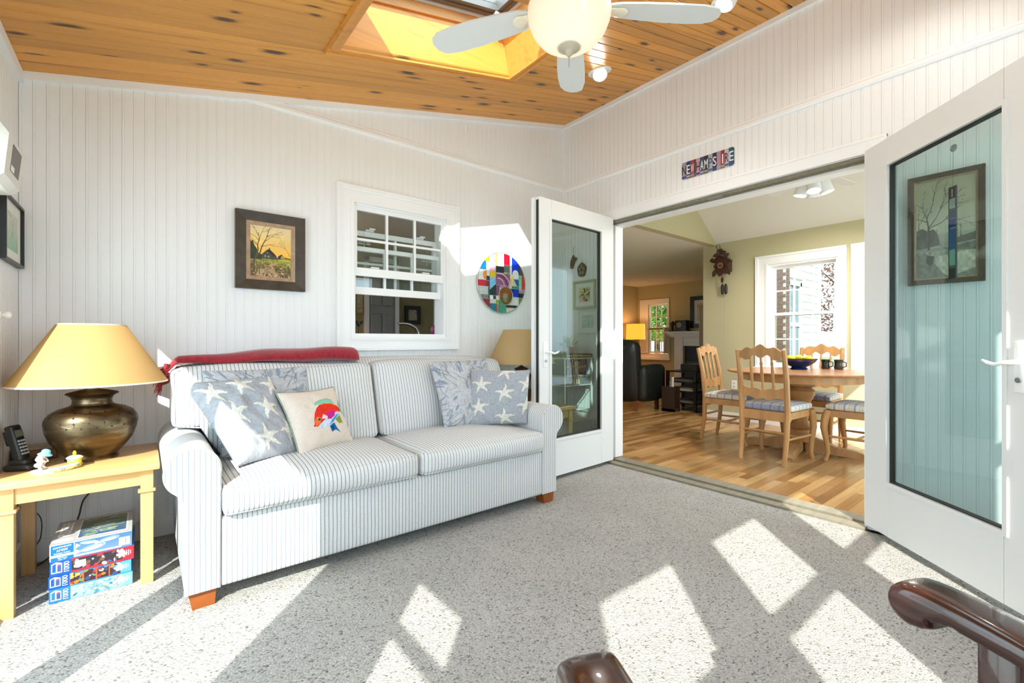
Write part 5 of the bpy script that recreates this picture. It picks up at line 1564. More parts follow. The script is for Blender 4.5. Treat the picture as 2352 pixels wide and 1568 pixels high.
Mf = frame_m((-2.476, 0.0, 1.5435), (1, 0, 0), (0, 0, 1))
M_DKF = mat('dark_brown_frame', L(66, 54, 40), 0.45, var=((20, 20, 20), 0.35))
M_LTF = mat('pale_wood_liner', L(176, 146, 116), 0.6, var=((30, 30, 30), 0.25))
framed('framed_painting', 'dark framed oil painting of a farmhouse at yellow sunset above the sofa', Mf, (0.371, 0.449), [(0.055, 0.030, 0.018, M_DKF, 'outer_frame'), (0.022, 0.018, 0.010, M_LTF, 'liner')], cv, 0.009, M_CANVAS)

# winter river print on the door wall
cv = Cv(110, 210, (178, 172, 150))
A = cv.ar
cv.vgrad(0.45, 1.0, (196, 190, 168), (170, 164, 136)); cv.tone((6, 4), 0.10, 3)
cv.vgrad(0.0, 0.45, (132, 130, 118), (176, 172, 156))
cv.poly([(0.16, 0.0), (0.14, 0.10), (0.20, 0.22), (A, 0.26), (A, 0.08), (0.3, 0.0)], (190, 186, 166))
cv.poly([(0.0, 0.0), (0.0, 0.28), (0.10, 0.25), (0.16, 0.16), (0.24, 0.05), (0.3, 0.0)], (124, 122, 108)); cv.tone((30, 20), 0.35, 4, cv.y < 0.28)
cv.poly([(0.10, 0.24), (0.17, 0.22), (0.14, 0.12), (0.09, 0.16)], (66, 64, 58))
cv.poly([(A, 0.34), (0.34, 0.31), (0.22, 0.30), (0.3, 0.27), (A, 0.25)], (120, 118, 104)); cv.tone((26, 14), 0.3, 6, (cv.y < 0.36) & (cv.y > 0.24))
cv.poly([(A, 0.43), (0.40, 0.40), (0.30, 0.36), (0.36, 0.33), (A, 0.35)], (110, 108, 96))
cv.poly([(0.0, 0.30), (0.0, 0.50), (0.06, 0.52), (0.10, 0.49), (0.16, 0.5), (0.20, 0.44), (0.22, 0.33)], (92, 90, 80)); cv.tone((20, 24), 0.4, 8, (cv.x < 0.22) & (cv.y < 0.52) & (cv.y > 0.3))
cv.rect(0.0, 0.25, 0.27, 0.305, (150, 148, 134))
cv.line([(0.115, 0.30), (0.12, 0.42), (0.115, 0.52), (0.10, 0.60)], 0.026, (78, 74, 64), 1, 0.012)
for x, y, a, l in ((0.115, 0.52, 0.9, 0.20), (0.10, 0.60, 1.9, 0.14), (0.10, 0.58, 2.6, 0.12), (0.115, 0.50, 0.5, 0.18), (0.10, 0.62, 1.2, 0.16), (0.04, 0.42, 1.7, 0.14)):
    cv.tree(x, y, a, l, 0.010, (84, 80, 68), 3, 0.45, int(x * 1000 + y * 77))
cv.tree(0.40, 0.40, 1.5, 0.09, 0.008, (84, 80, 68), 3, 0.5, 6); cv.tree(0.35, 0.36, 1.7, 0.06, 0.006, (84, 80, 68), 2, 0.5, 7)
Mw = frame_m((0.0, -2.608, 1.57), (0, -1, 0), (0, 0, 1))
M_CARVE = mat('carved_brown_frame', L(92, 70, 52), 0.5, var=((90, 90, 90), 0.5))
wp = framed('framed_print', 'carved brown frame with a winter river scene behind the folded door leaf', Mw, (0.276, 0.545), [(0.024, 0.022, 0.016, M_CARVE, 'carved_frame'), (0.008, 0.016, 0.010, M_LTF, 'inner_slip')], cv, 0.008, M_CANVAS)

# black frame on the left wall
cv = Cv(70, 60, (222, 224, 216))
cv.vgrad(0.0, 1.0, (140, 186, 160), (214, 212, 198)); cv.tone((8, 8), 0.08, 4); cv.tree(0.6, 0.35, 1.5, 0.3, 0.03, (120, 118, 104), 3, 0.6, 3)
Ml = frame_m((XL, -0.19, 1.475), (0, 1, 0), (0, 0, 1))
framed('framed_print', 'thin black frame with a pale green seascape on the left wall', Ml, (0.345, 0.268), [(0.010, 0.022, 0.022, M_BLACK, 'black_frame'), (0.045, 0.010, 0.010, mat('white_mat_board', L(228, 228, 222), 0.8), 'mat_board')], cv, 0.009, M_CANVAS)

# white wall unit with grey grille
wu = thing('wall_unit', (XL, -0.56, 1.57), 'white wedge-shaped wall unit with a grey grille panel above the black frame', 'wall unit')
part('housing', MB().prism([(XL, 1.795), (-3.456, 1.782), (-3.424, 1.733), (-3.436, 1.592), (-3.46, 1.572), (XL, 1.565)], -0.70, -0.45, 'xz'), mat('white_plastic', L(226, 226, 220), 0.45), wu)
part('grille', MB().add([(-3.4235, -0.63, 1.716), (-3.4235, -0.495, 1.716), (-3.4325, -0.495, 1.622), (-3.4325, -0.63, 1.622), (-3.4300, -0.63, 1.716), (-3.4300, -0.495, 1.716), (-3.4390, -0.495, 1.622), (-3.4390, -0.63, 1.622)], [(0, 1, 2, 3), (7, 6, 5, 4), (0, 4, 5, 1), (1, 5, 6, 2), (2, 6, 7, 3), (3, 7, 4, 0)]), mat('grey_grille', L(128, 128, 124), 0.6, var=((100, 100, 300), 0.3)), wu)
part('sticker', MB().add([(-3.4300, -0.628, 1.644), (-3.4300, -0.575, 1.644), (-3.4318, -0.575, 1.624), (-3.4318, -0.628, 1.624)], [(0, 1, 2, 3)]), M_LETW, wu)
part('cable', MB().tube([(-3.46, -0.70, 1.60), (-3.47, -0.60, 1.585), (-3.49, -0.48, 1.566)], 0.003, 6), M_BLACK, wu, 60)
kn = thing('curtain_holdback', (XL, -0.335, 1.119), 'small white knob on the left wall below the black frame', 'knob')
part('rose', MB().lathe([(0.016, 0), (0.016, 0.004), (0.008, 0.006)], (0, 0, 0), 18, frame_m((XL, -0.335, 1.119), (0, 1, 0), (0, 0, 1))), M_HANDLE, kn, 50)
part('knob', MB().lathe([(0.006, 0.004), (0.007, 0.01), (0.014, 0.016), (0.015, 0.026), (0.008, 0.032), (0, 0.033)], (0, 0, 0), 18, frame_m((XL, -0.335, 1.119), (0, 1, 0), (0, 0, 1))), M_HANDLE, kn, 60)

# ------------------------------------------------------------------ round stained-glass panel
SGC, SGR = (-0.745, 1.498), 0.25
sg = thing('stained_glass_roundel', (SGC[0], -0.012, SGC[1] - SGR), 'round stained-glass roundel of coloured squares hanging on the sofa wall', 'stained glass')
def sgx(x, y): return (SGC[0] + (x - 780) / 428 * SGR, SGC[1] - (y - 867) / 545 * SGR)
def clip_circle(poly, r):
    out = poly
    n = 56
    for k in range(n):
        a = 2 * PI * (k + 0.5) / n
        nx, nz = math.cos(a), math.sin(a)
        d = r * math.cos(PI / n)
        res = []
        for i in range(len(out)):
            p, q = out[i], out[(i + 1) % len(out)]
            dp = (p[0] - SGC[0]) * nx + (p[1] - SGC[1]) * nz - d
            dq = (q[0] - SGC[0]) * nx + (q[1] - SGC[1]) * nz - d
            if dp <= 0: res.append(p)
            if dp * dq < 0:
                t = dp / (dp - dq); res.append((p[0] + (q[0] - p[0]) * t, p[1] + (q[1] - p[1]) * t))
        out = res
        if len(out) < 3: return None
    return out
SGM = {}
def sgm(c):
    if c not in SGM:
        SGM[c] = mat('art_glass_%02d' % len(SGM), L(*c), 0.3, var=((45, 45, 45), 0.22), spec=0.25)
    return SGM[c]
def pane(poly, c, y0=-0.016, y1=-0.011):
    pl = clip_circle(poly, SGR - 0.004)
    if pl: part('glass_piece', MB().prism(pl, y0, y1, 'xz'), sgm(c), sg)
def prect(x0, x1, y0, y1, c):
    g = 3.5
    pane([sgx(x0 + g, y0 + g), sgx(x1 - g, y0 + g), sgx(x1 - g, y1 - g), sgx(x0 + g, y1 - g)], c)
WHT, BLK = (240, 240, 236), (34, 36, 34)
for x0, x1, y0, y1, c in [(430, 557, 330, 505, (186, 236, 0)), (557, 662, 300, 675, (240, 190, 200)), (662, 690, 300, 565, (236, 196, 100)), (690, 810, 300, 568, WHT), (810, 915, 300, 532, (226, 10, 46)), (915, 955, 320, 690, WHT), (955, 1083, 330, 690, (10, 66, 226)), (1083, 1230, 450, 695, (84, 82, 80)), (330, 430, 380, 505, (186, 236, 0)),
        (340, 498, 505, 655, (10, 120, 226)), (498, 557, 505, 675, WHT), (330, 502, 655, 838, WHT), (502, 557, 675, 762, WHT), (502, 557, 762, 845, (50, 46, 46)), (330, 500, 838, 950, (214, 20, 52)), (500, 557, 845, 950, (110, 44, 62)), (557, 665, 675, 772, (240, 200, 20)), (665, 810, 568, 685, BLK), (810, 915, 532, 664, (112, 114, 114)), (810, 862, 664, 692, (232, 190, 90)), (862, 915, 664, 692, (90, 170, 200)), (665, 915, 692, 905, (150, 84, 128)), (665, 730, 905, 1100, (120, 62, 96)), (730, 915, 905, 950, (186, 130, 164)),
        (915, 1083, 690, 772, (240, 232, 150)), (1083, 1140, 695, 905, (140, 214, 186)), (1140, 1230, 695, 962, (214, 62, 40)), (955, 1083, 903, 948, (20, 150, 116)), (1083, 1140, 905, 962, (206, 196, 160)), (915, 955, 903, 950, (226, 226, 220)), (915, 968, 950, 1105, BLK), (968, 1083, 950, 1105, (8, 36, 190)), (1083, 1230, 962, 1022, (150, 158, 176)), (1083, 1230, 1022, 1112, BLK),
        (340, 532, 950, 1090, (198, 200, 198)), (532, 557, 950, 1165, (20, 96, 50)), (350, 532, 1090, 1165, (122, 128, 118)), (400, 560, 1165, 1350, (140, 20, 28)), (557, 618, 1100, 1170, WHT), (618, 665, 1100, 1170, (30, 50, 40)), (665, 718, 1100, 1172, (220, 216, 190)), (560, 668, 1170, 1242, (206, 208, 204)), (668, 720, 1172, 1244, (130, 160, 40)), (560, 674, 1242, 1420, (16, 110, 136)), (674, 722, 1244, 1420, (170, 120, 84)), (720, 848, 1172, 1430, (60, 150, 124)), (720, 960, 1105, 1172, (214, 216, 210)), (848, 960, 1172, 1256, (214, 216, 210)), (960, 1083, 1105, 1256, (222, 224, 218)), (848, 1040, 1256, 1308, (46, 28, 24)), (848, 1090, 1308, 1430, (216, 208, 178)), (1083, 1200, 1112, 1262, (122, 134, 78)), (1040, 1110, 1262, 1308, (120, 20, 30))]:
    prect(x0, x1, y0, y1, c)
pane([sgx(560, 776), sgx(662, 776), sgx(662, 890), sgx(560, 1000)], (130, 196, 236))
pane([sgx(560, 1006), sgx(662, 896), sgx(662, 1097), sgx(560, 1097)], (24, 26, 28))
pane([sgx(918, 776), sgx(985, 776), sgx(1050, 898), sgx(918, 898)], (236, 208, 160))
pane([sgx(990, 776), sgx(1080, 776), sgx(1080, 898), sgx(1054, 898)], (10, 110, 180))
def elpoly(cx, cy, rx, ry, a0=0, a1=360, n=24): return [sgx(cx + rx * math.cos(R(a0 + (a1 - a0) * k / n)), cy + ry * math.sin(R(a0 + (a1 - a0) * k / n))) for k in range(n + (0 if a1 - a0 == 360 else 1))]
pane(elpoly(1018, 688, 58, 84), (250, 250, 248), -0.018, -0.0115)
pane(elpoly(498, 750, 56, 80, 90, 270), (240, 150, 60), -0.018, -0.0115)
for k, (cx, cy, r_, w_) in enumerate(((700, 900, 110, 26), (700, 905, 165, 30), (690, 920, 225, 24))):
    pts = [sgx(min(908, max(672, cx + r_ * math.cos(R(a)))), max(700, cy + r_ * 1.05 * math.sin(R(a)))) for a in range(-95, 12, 8)]
    part('swirl', MB().tube([(p[0], -0.0165, p[1]) for p in pts], 0.0045, 6, flat=0.4, upv=(0, 1, 0)), sgm((96, 26, 72) if k % 2 else (232, 200, 218)), sg, 60)
ring_ = elpoly(840, 1094, 126, 164, n=40)
part('dome_ring', MB().tube([(p[0], -0.017, p[1]) for p in ring_ + ring_[:1]], 0.0035, 6, cap=False), mat('lead_came', L(196, 196, 190), 0.35, 0.6), sg, 60)
dm = MB()
dm.ell((sgx(840, 1094)[0], -0.014, sgx(840, 1094)[1]), (118 / 428 * SGR, 0.014, 156 / 545 * SGR), 24, 12)
def m_dome():
    m, nt, p = newmat('amber_green_dome')
    tc = nt.nodes.new('ShaderNodeTexCoord')
    n = nd(nt, 'ShaderNodeTexNoise', None, {'Vector': tc.outputs['Object'], 'Scale': 14.0, 'Detail': 3.0})
    r = ramp(nt, n.outputs['Fac'], [(0.38, L(66, 96, 30)), (0.52, L(120, 84, 20)), (0.66, L(156, 70, 16))])
    nt.links.new(r.outputs[0], p.inputs['Base Color']); p.inputs['Roughness'].default_value = 0.1
    return m
part('glass_dome', dm, m_dome(), sg, 60)
part('backing', MB().cyl((SGC[0], -0.0112, SGC[1]), (SGC[0], -0.006, SGC[1]), SGR, n=64), mat('came_white', L(226, 226, 222), 0.4), sg)
circ = [(SGC[0] + SGR * math.cos(2 * PI * k / 64), -0.011, SGC[1] + SGR * math.sin(2 * PI * k / 64)) for k in range(65)]
part('rim', MB().tube(circ, 0.0045, 8, cap=False), MATS['lead_came'], sg, 60)
for dx in (-0.07, 0.07):
    part('hanger', MB().tube([(SGC[0] + dx, -0.010, SGC[1] + 0.243), (SGC[0] + dx, -0.012, SGC[1] + 0.262), (SGC[0] + dx, 0.0, SGC[1] + 0.265)], 0.0018, 6), M_GREYM, sg)

# ------------------------------------------------------------------ licence-plate sign
lp = thing('plate_sign', (0, -1.3915, 2.19), 'sign reading NEW HAMPSHIRE pieced from licence-plate strips above the French doors', 'sign')
lpw, lph = 0.379, 0.122
MP = frame_m((0, -1.3915, 2.2515), (0, -1, 0), (0, 0, 1))
segs = [('N', (158, 152, 164), (28, 28, 34), 0.10), ('E', (44, 58, 110), (232, 232, 228), 0.085), ('W', (150, 60, 78), (236, 220, 210), 0.085), (None, (34, 56, 92), None, 0.03), ('H', (200, 150, 152), (70, 20, 34), 0.085), ('A', (52, 78, 112), (236, 236, 232), 0.08), ('M', (30, 40, 48), (236, 236, 232), 0.085), ('P', (166, 164, 178), (50, 74, 112), 0.085), ('S', (28, 34, 66), (232, 232, 228), 0.08), ('H', (150, 140, 160), (196, 120, 140), 0.08), ('I', (140, 46, 56), (232, 224, 220), 0.07), ('R', (196, 176, 186), (36, 30, 52), 0.08), ('E', (22, 84, 102), (228, 232, 232), 0.095)]
tot = sum(s[3] for s in segs)
x = -lpw / 2
ML_ = {}
for k, (ch, bg, fg_, w) in enumerate(segs):
    w = w / tot * lpw
    if k in (0, len(segs) - 1):
        sgn = 1 if k == 0 else -1
        cx0 = x + 0.014 if k == 0 else x + w - 0.014
        poly = []
        for s_, a0 in ((1, 90), (-1, 180)):
            for i in range(6):
                a = R(a0 + i * 18)
                poly.append((0.014 * math.cos(a) * sgn + cx0, s_ * (lph / 2 - 0.014) + 0.014 * math.sin(a)))
        poly += [(x + w if k == 0 else x, -lph / 2), (x + w if k == 0 else x, lph / 2)]
    else:
        poly = [(x, -lph / 2), (x + w - 0.0006, -lph / 2), (x + w - 0.0006, lph / 2), (x, lph / 2)]
    part('plate_strip', MB().prism(poly, 0.004, 0.006, 'xy', MP), mat('plate_%02d' % k, L(*bg), 0.4, var=((30, 30, 60), 0.12)), lp)
    part('plate_band', MB().box(x + 0.001, x + w - 0.0015, -lph / 2 + 0.006, -lph / 2 + 0.022, 0.006, 0.0066, MP), mat('plate_band_%d' % (k % 4), L(*((64, 70, 130), (176, 150, 160), (150, 146, 120), (48, 110, 140))[k % 4]), 0.4), lp)
    if ch:
        me = TXT[ch].copy()
        xs = [v.co.x for v in me.vertices]; ys = [v.co.y for v in me.vertices]
        sx, sy = (w * 0.80) / (max(xs) - min(xs)), 0.064 / (max(ys) - min(ys))
        if ch == 'I': sx = w * 0.3 / (max(xs) - min(xs))
        cxm, cym = (max(xs) + min(xs)) / 2, (max(ys) + min(ys)) / 2
        me.transform(MP @ Matrix.Translation((x + w / 2, 0.002, 0.0068)) @ Matrix.Diagonal((sx, sy, 0.2, 1)) @ Matrix.Translation((-cxm, -cym, 0)))
        me.transform(Matrix.Translation(-wloc(lp)))
        me.materials.clear()
        link('letter', me, mat('plate_letter_%02d' % k, L(*fg_), 0.4), lp)
    x += w
part('backing', MB().box(-lpw / 2 + 0.012, lpw / 2 - 0.012, -lph / 2 + 0.01, lph / 2 - 0.01, 0.0, 0.004, MP), M_GREYM, lp)

# ------------------------------------------------------------------ stained strip hanging on the folded door leaf
dq = Vector((-0.689, -0.726, 0)); dn = Vector((-0.726, 0.689, 0))
hp = Vector((-0.003, -2.3255, 0))
def leafpt(w, z, off): return hp + dq * w + dn * off + Vector((0, 0, z))
st_c = leafpt(0.497, 1.48, 0.012)
ss = thing('stained_glass_hanging', leafpt(0.497, 1.285, 0.012), 'narrow stained-glass strip with blue panes hanging on the folded door leaf', 'stained glass')
MS = frame_m(st_c, dq, (0, 0, 1))
if (MS.to_3x3() @ Vector((0, 0, 1))).dot(dn) < 0:
    MS = frame_m(st_c, -dq, (0, 0, 1))
M_PLUM = mat('plum_glass', L(70, 36, 40), 0.2)
seq = [(-0.195, -0.150, (50, 34, 34)), (-0.150, -0.138, (60, 110, 90)), (-0.136, -0.072, (150, 200, 184)), (-0.070, 0.020, (34, 92, 160)), (0.022, 0.062, (26, 64, 150)), (0.064, 0.094, (30, 52, 120)), (0.094, 0.106, (40, 90, 50)), (0.108, 0.148, (190, 196, 188)), (0.150, 0.195, (70, 36, 40))]
for z0, z1, c in seq:
    part('glass_piece', MB().box(-0.015, 0.015, z0, z1 - 0.001, -0.002, 0.002, MS), mat('strip_glass_%d_%d_%d' % c, L(*c), 0.12), ss)
for k in range(5):
    part('glass_bead', MB().ell((0, 0.158 + k * 0.007, 0.003), (0.0028, 0.0028, 0.002), 8, 6, MS), M_LETW, ss)
fr = MB()
for (a, b, c, d) in ((-0.018, -0.015, -0.197, 0.197), (0.015, 0.018, -0.197, 0.197), (-0.018, 0.018, -0.199, -0.195), (-0.018, 0.018, 0.195, 0.199)): fr.box(a, b, c, d, -0.003, 0.003, MS)
part('lead_frame', fr, M_BRONZE, ss)
part('hanging_wire', MB().tube([MS @ Vector((0, 0.197, 0)), MS @ Vector((0, 0.36, -0.002))], 0.0006, 5), M_BRONZE, ss)
part('suction_cup', MB().lathe([(0.016, -0.004), (0.012, 0.002), (0.004, 0.008)], (0, 0.365, 0), 16, MS), M_CLEAR, ss, 50)

# ------------------------------------------------------------------ corner behind the glazed leaf: shells, pictures, wire shelf, books, plant
M_SHELLB = mat('brown_shell', L(104, 84, 66), 0.6, var=((80, 80, 80), 0.45))
sd = thing('sand_dollar', (0, -0.225, 1.60), 'brown sand dollar hung on the wall seen through the glazed door', 'ornament')
c_ = MB()
pts = []
for k in range(40):
    a = 2 * PI * k / 40; r_ = 0.060 * (1 + 0.05 * math.cos(5 * a))
    pts.append((-0.225 + r_ * math.sin(a) * 0.85, 1.655 + r_ * 1.05 * math.cos(a)))
c_.prism(pts, -0.012, -0.001, 'yz')
part('shell', c_, M_SHELLB, sd)
for k in range(5):
    a = 2 * PI * k / 5
    part('petal', MB().ell((-0.0125, -0.225 + 0.026 * math.sin(a), 1.655 + 0.030 * math.cos(a)), (0.002, 0.007 + 0.005 * abs(math.sin(a)), 0.008 + 0.010 * abs(math.cos(a))), 10, 6), mat('pale_shell', L(150, 134, 112), 0.6), sd, 60)
part('loop', MB().tube([(-0.004, -0.225, 1.715), (-0.004, -0.225, 1.74)], 0.001, 5), M_CORD, sd)
pb = thing('pinecone_hanging', (0, -0.135, 1.66), 'dried seed-pod bundle hanging on a cord beside the sand dollar', 'ornament')
part('cord', MB().tube([(-0.012, -0.128, 1.88), (-0.012, -0.122, 1.84), (-0.012, -0.133, 1.79)], 0.0015, 5), M_CORD, pb)
part('bundle', MB().tube([(-0.014, -0.130, 1.80), (-0.014, -0.120, 1.74), (-0.014, -0.105, 1.68)], [0.008, 0.022, 0.014], 10).tube([(-0.014, -0.125, 1.73), (-0.014, -0.165, 1.77)], [0.008, 0.013], 8), M_SHELLB, pb, 60)
cv = Cv(80, 80, (226, 220, 196)); q = random.Random(2)
cv.vgrad(0.0, 1.0, (222, 196, 160), (226, 210, 130))
for k in range(60): cv.ell(q.uniform(0.1, 0.9), q.uniform(0.1, 0.9), q.uniform(0.04, 0.12), q.uniform(0.03, 0.09), q.choice([(80, 100, 90), (190, 90, 90), (70, 90, 130), (210, 180, 120), (150, 160, 130), (60, 70, 60), (200, 206, 196)]), q.random() * 3)
Mq = frame_m((0, -0.265, 1.43), (0, -1, 0.0), (0, 0, 1))
M_SAGE = mat('sage_frame', L(190, 186, 158), 0.5)
framed('framed_print', 'sage-framed bird-and-flower print seen through the glazed door', Mq, (0.26, 0.25), [(0.022, 0.030, 0.022, M_SAGE, 'outer_frame'), (0.038, 0.016, 0.016, MATS['white_mat_board'], 'mat_board')], cv, 0.014, M_CANVAS)
cv = Cv(50, 50, (190, 206, 196)); cv.tone((6, 6), 0.2, 3)
Mq = frame_m((0, -0.30, 1.19), (0, -1, 0.0), (0, 0, 1))
framed('framed_print', 'pale white-framed seascape below the sage frame behind the glazed door', Mq, (0.22, 0.20), [(0.014, 0.02, 0.016, MATS['white_mat_board'], 'white_frame'), (0.03, 0.012, 0.012, MATS['white_mat_board'], 'mat_board')], cv, 0.01, M_CANVAS)
M_WIRE = mat('white_wire', L(226, 226, 222), 0.4)
wsx0, wsx1, wsy0, wsy1 = -0.36, -0.035, -0.36, -0.08
wsf = thing('wire_shelf', ((wsx0 + wsx1) / 2, (wsy0 + wsy1) / 2, 0), 'white wire shelf tower with mesh baskets in the corner behind the glazed door', 'shelf')
for a in (wsx0, wsx1):
    for b in (wsy0, wsy1):
        part('post', MB().tube([(a, b, 0), (a, b, 0.86), (a, b + (0.02 if b < -0.2 else -0.02), 0.90)], 0.006, 8), M_WIRE, wsf, 60)
part('top_rail', MB().cyl((wsx0, wsy0, 0.87), (wsx1, wsy0, 0.87), 0.005, n=8).cyl((wsx0, wsy1, 0.87), (wsx1, wsy1, 0.87), 0.005, n=8).cyl((wsx0, wsy0, 0.87), (wsx0, wsy1, 0.87), 0.005, n=8).cyl((wsx1, wsy0, 0.87), (wsx1, wsy1, 0.87), 0.005, n=8), M_WIRE, wsf)
for z0 in (0.64, 0.34, 0.10):
    bk = MB()
    for z in (z0, z0 + 0.085):
        bk.cyl((wsx0, wsy0, z), (wsx1, wsy0, z), 0.0035, n=6).cyl((wsx0, wsy1, z), (wsx1, wsy1, z), 0.0035, n=6).cyl((wsx0, wsy0, z), (wsx0, wsy1, z), 0.0035, n=6).cyl((wsx1, wsy0, z), (wsx1, wsy1, z), 0.0035, n=6)
    b = part('basket', bk, M_WIRE, wsf)
    ms = MB()
    n = 20
    for k in range(n):
        xa = wsx0 + (wsx1 - wsx0) * k / n; d_ = (wsx1 - wsx0) / n * 2
        for s_ in (1, -1):
            x2 = min(max(xa + s_ * d_, wsx0), wsx1)
            ms.cyl((xa, wsy0, z0), (x2, wsy0, z0 + 0.085), 0.0009, n=3, cap=False)
            ms.cyl((xa, wsy1, z0), (x2, wsy1, z0 + 0.085), 0.0009, n=3, cap=False)
    for k in range(15):
        xa = wsx0 + (wsx1 - wsx0) * k / 14
        ms.cyl((xa, wsy0, z0 + 0.001), (xa, wsy1, z0 + 0.001), 0.0011, n=4, cap=False)
    part('mesh', ms, M_WIRE, b, kind='stuff')
bc = [(30, 56, 110), (40, 62, 120), (150, 140, 118), (44, 50, 100), (190, 186, 176), (70, 46, 40), (60, 40, 36), (36, 70, 130)]
x = wsx0 + 0.012
names = ['navy hardback book', 'blue hardback book', 'tan cloth book', 'dark indigo book', 'off-white thick book', 'brown leather book', 'dark brown book', 'bright blue book']
pos = ['at the table end of the basket row', 'second in the basket row', 'third in the basket row', 'fourth in the basket row', 'in the middle of the basket row', 'right of the off-white book', 'next to last in the basket row', 'at the wall end of the basket row']
for k in range(8):
    w = (0.032, 0.036, 0.022, 0.034, 0.045, 0.03, 0.036, 0.034)[k]; h = (0.20, 0.21, 0.19, 0.215, 0.20, 0.195, 0.205, 0.21)[k]
    bt = thing('book', (x + w / 2, -0.24, 0.644), names[k] + ' standing ' + pos[k] + ' behind the glazed door', 'book', 'books in the wire basket')
    m_ = mat('book_%d' % k, L(*bc[k]), 0.5)
    part('cover', MB().box(x, x + 0.002, -0.335, -0.16, 0.6445, 0.6445 + h).box(x + w - 0.003, x + w - 0.001, -0.335, -0.16, 0.6445, 0.6445 + h).box(x, x + w - 0.001, -0.337, -0.334, 0.6445, 0.6445 + h), m_, bt)
    part('pages', MB().box(x + 0.002, x + w - 0.003, -0.334, -0.163, 0.6485, 0.6405 + h), mat('book_pages', L(222, 214, 192), 0.8), bt)
    part('spine_band', MB().box(x + 0.004, x + w - 0.005, -0.3375, -0.3365, 0.6445 + h * 0.7, 0.6445 + h * 0.78), mat('gilt', L(186, 160, 90), 0.35, 0.5), bt)
    x += w + 0.001
gt = thing('game_board', (-0.20, -0.22, 0.882), 'dark flat case with gilt trim lying on top of the wire shelf', 'case')
part('case', MB().rbox(-0.365, -0.03, -0.37, -0.075, 0.882, 0.909, 0.004, 1), mat('dark_case', L(48, 36, 30), 0.4, var=((60, 60, 60), 0.3)), gt)
part('gilt_trim', MB().box(-0.35, -0.045, -0.372, -0.369, 0.888, 0.898), MATS['gilt'], gt)
for k, xx in enumerate((-0.30, -0.27, -0.245)):
    s_ = thing('hanging_tassel', (xx, -0.378, 0.66), ['cream cord with tassel hanging nearest the table end of the wire shelf', 'cream cord with tassel hanging second along the wire shelf', 'cream cord with tassel hanging third along the wire shelf'][k], 'tassel', 'tassels on the wire shelf')
    part('cord', MB().tube([(xx, -0.372, 0.904), (xx, -0.379, 0.89), (xx + 0.015, -0.379, 0.80), (xx + 0.03, -0.378, 0.70)], 0.0035, 6), mat('cream_cord', L(206, 190, 160), 0.8), s_, 60)
    part('tassel', MB().tube([(xx + 0.03, -0.378, 0.70), (xx + 0.032, -0.378, 0.685), (xx + 0.034, -0.378, 0.655)], [0.004, 0.007, 0.009], 8), MATS['cream_cord'], s_, 60)
fp = thing('potted_plant', (-0.16, -0.2, 0.910), 'bright green leafy plant in a small pot on top of the wire shelf', 'plant')
part('pot', MB().lathe([(0.035, 0), (0.045, 0.05), (0.047, 0.055), (0.040, 0.056)], (-0.16, -0.2, 0.910), 20), mat('white_pot', L(214, 206, 200), 0.4), fp, 50)
M_LEAF2 = translucent_mat('bright_leaf', L(120, 168, 70), 0.35)
M_LEAF3 = translucent_mat('fresh_leaf', L(156, 196, 96), 0.35)
q = random.Random(8)
for k in range(34):
    a = q.random() * 6.28; el = q.uniform(0.3, 1.45); ln = q.uniform(0.07, 0.14)
    p0 = Vector((-0.16, -0.2, 0.955)); dv = Vector((math.cos(a) * math.cos(el), math.sin(a) * math.cos(el), math.sin(el)))
    p1 = p0 + dv * ln
    p1.x = min(max(p1.x, -0.33), -0.03); p1.y = min(p1.y, -0.04)
    sd_ = dv.cross(Vector((0, 0, 1))).normalized() * q.uniform(0.008, 0.014)
    mid = p0 + (p1 - p0) * 0.6 + Vector((0, 0, 0.006))
    part('leaf', MB().add([tuple(p0), tuple(mid + sd_), tuple(p1), tuple(mid - sd_)], [(0, 1, 2), (0, 2, 3)]), M_LEAF2 if k % 2 else M_LEAF3, fp)

# ------------------------------------------------------------------ ceiling fan of the sunroom
fx, fy, fz = -1.695, -1.695, 2.384
fan = thing('ceiling_fan', (fx, fy, zc(fx)), 'white five-blade ceiling fan with a glowing alabaster bowl light', 'ceiling fan')
M_CREAM = mat('cream_enamel', L(232, 226, 206), 0.3)
M_BLADE = mat('white_blade', L(220, 222, 220), 0.5)
part('canopy', MB().lathe([(0.02, -0.09), (0.055, -0.075), (0.075, -0.03), (0.078, 0.02)], (fx, fy, zc(fx)), 28), M_CREAM, fan, 50)
part('downrod', MB().cyl((fx, fy, 2.53), (fx, fy, zc(fx) - 0.08), 0.013, n=14), M_CREAM, fan, 60)
part('motor', MB().lathe([(0.05, 0.0), (0.10, 0.008), (0.125, 0.03), (0.13, 0.07), (0.12, 0.10), (0.08, 0.125), (0.03, 0.135)], (fx, fy, 2.405), 36), M_CREAM, fan, 50)
part('light_fitter', MB().lathe([(0.165, 0.0), (0.17, 0.006), (0.13, 0.02), (0.06, 0.025)], (fx, fy, 2.385), 36), M_CREAM, fan, 50)
bowl = part('bowl_shade', MB().lathe([(0.012, 2.222), (0.05, 2.226), (0.09, 2.240), (0.125, 2.265), (0.152, 2.300), (0.168, 2.340), (0.172, 2.372), (0.168, 2.386), (0.165, 2.386), (0.169, 2.372), (0.165, 2.341), (0.149, 2.302), (0.123, 2.268), (0.089, 2.243), (0.05, 2.229), (0.012, 2.225)], (fx, fy, 0), 48, close=False), translucent_mat('alabaster_glass', L(250, 244, 238), 0.62), fan, 70)
part('finial', MB().lathe([(0.046, 2.236), (0.048, 2.232), (0.040, 2.222), (0.022, 2.213), (0.014, 2.206), (0.013, 2.198), (0.006, 2.190)], (fx, fy, 0), 28), mat('grey_cream_metal', L(186, 178, 158), 0.4), fan, 50)
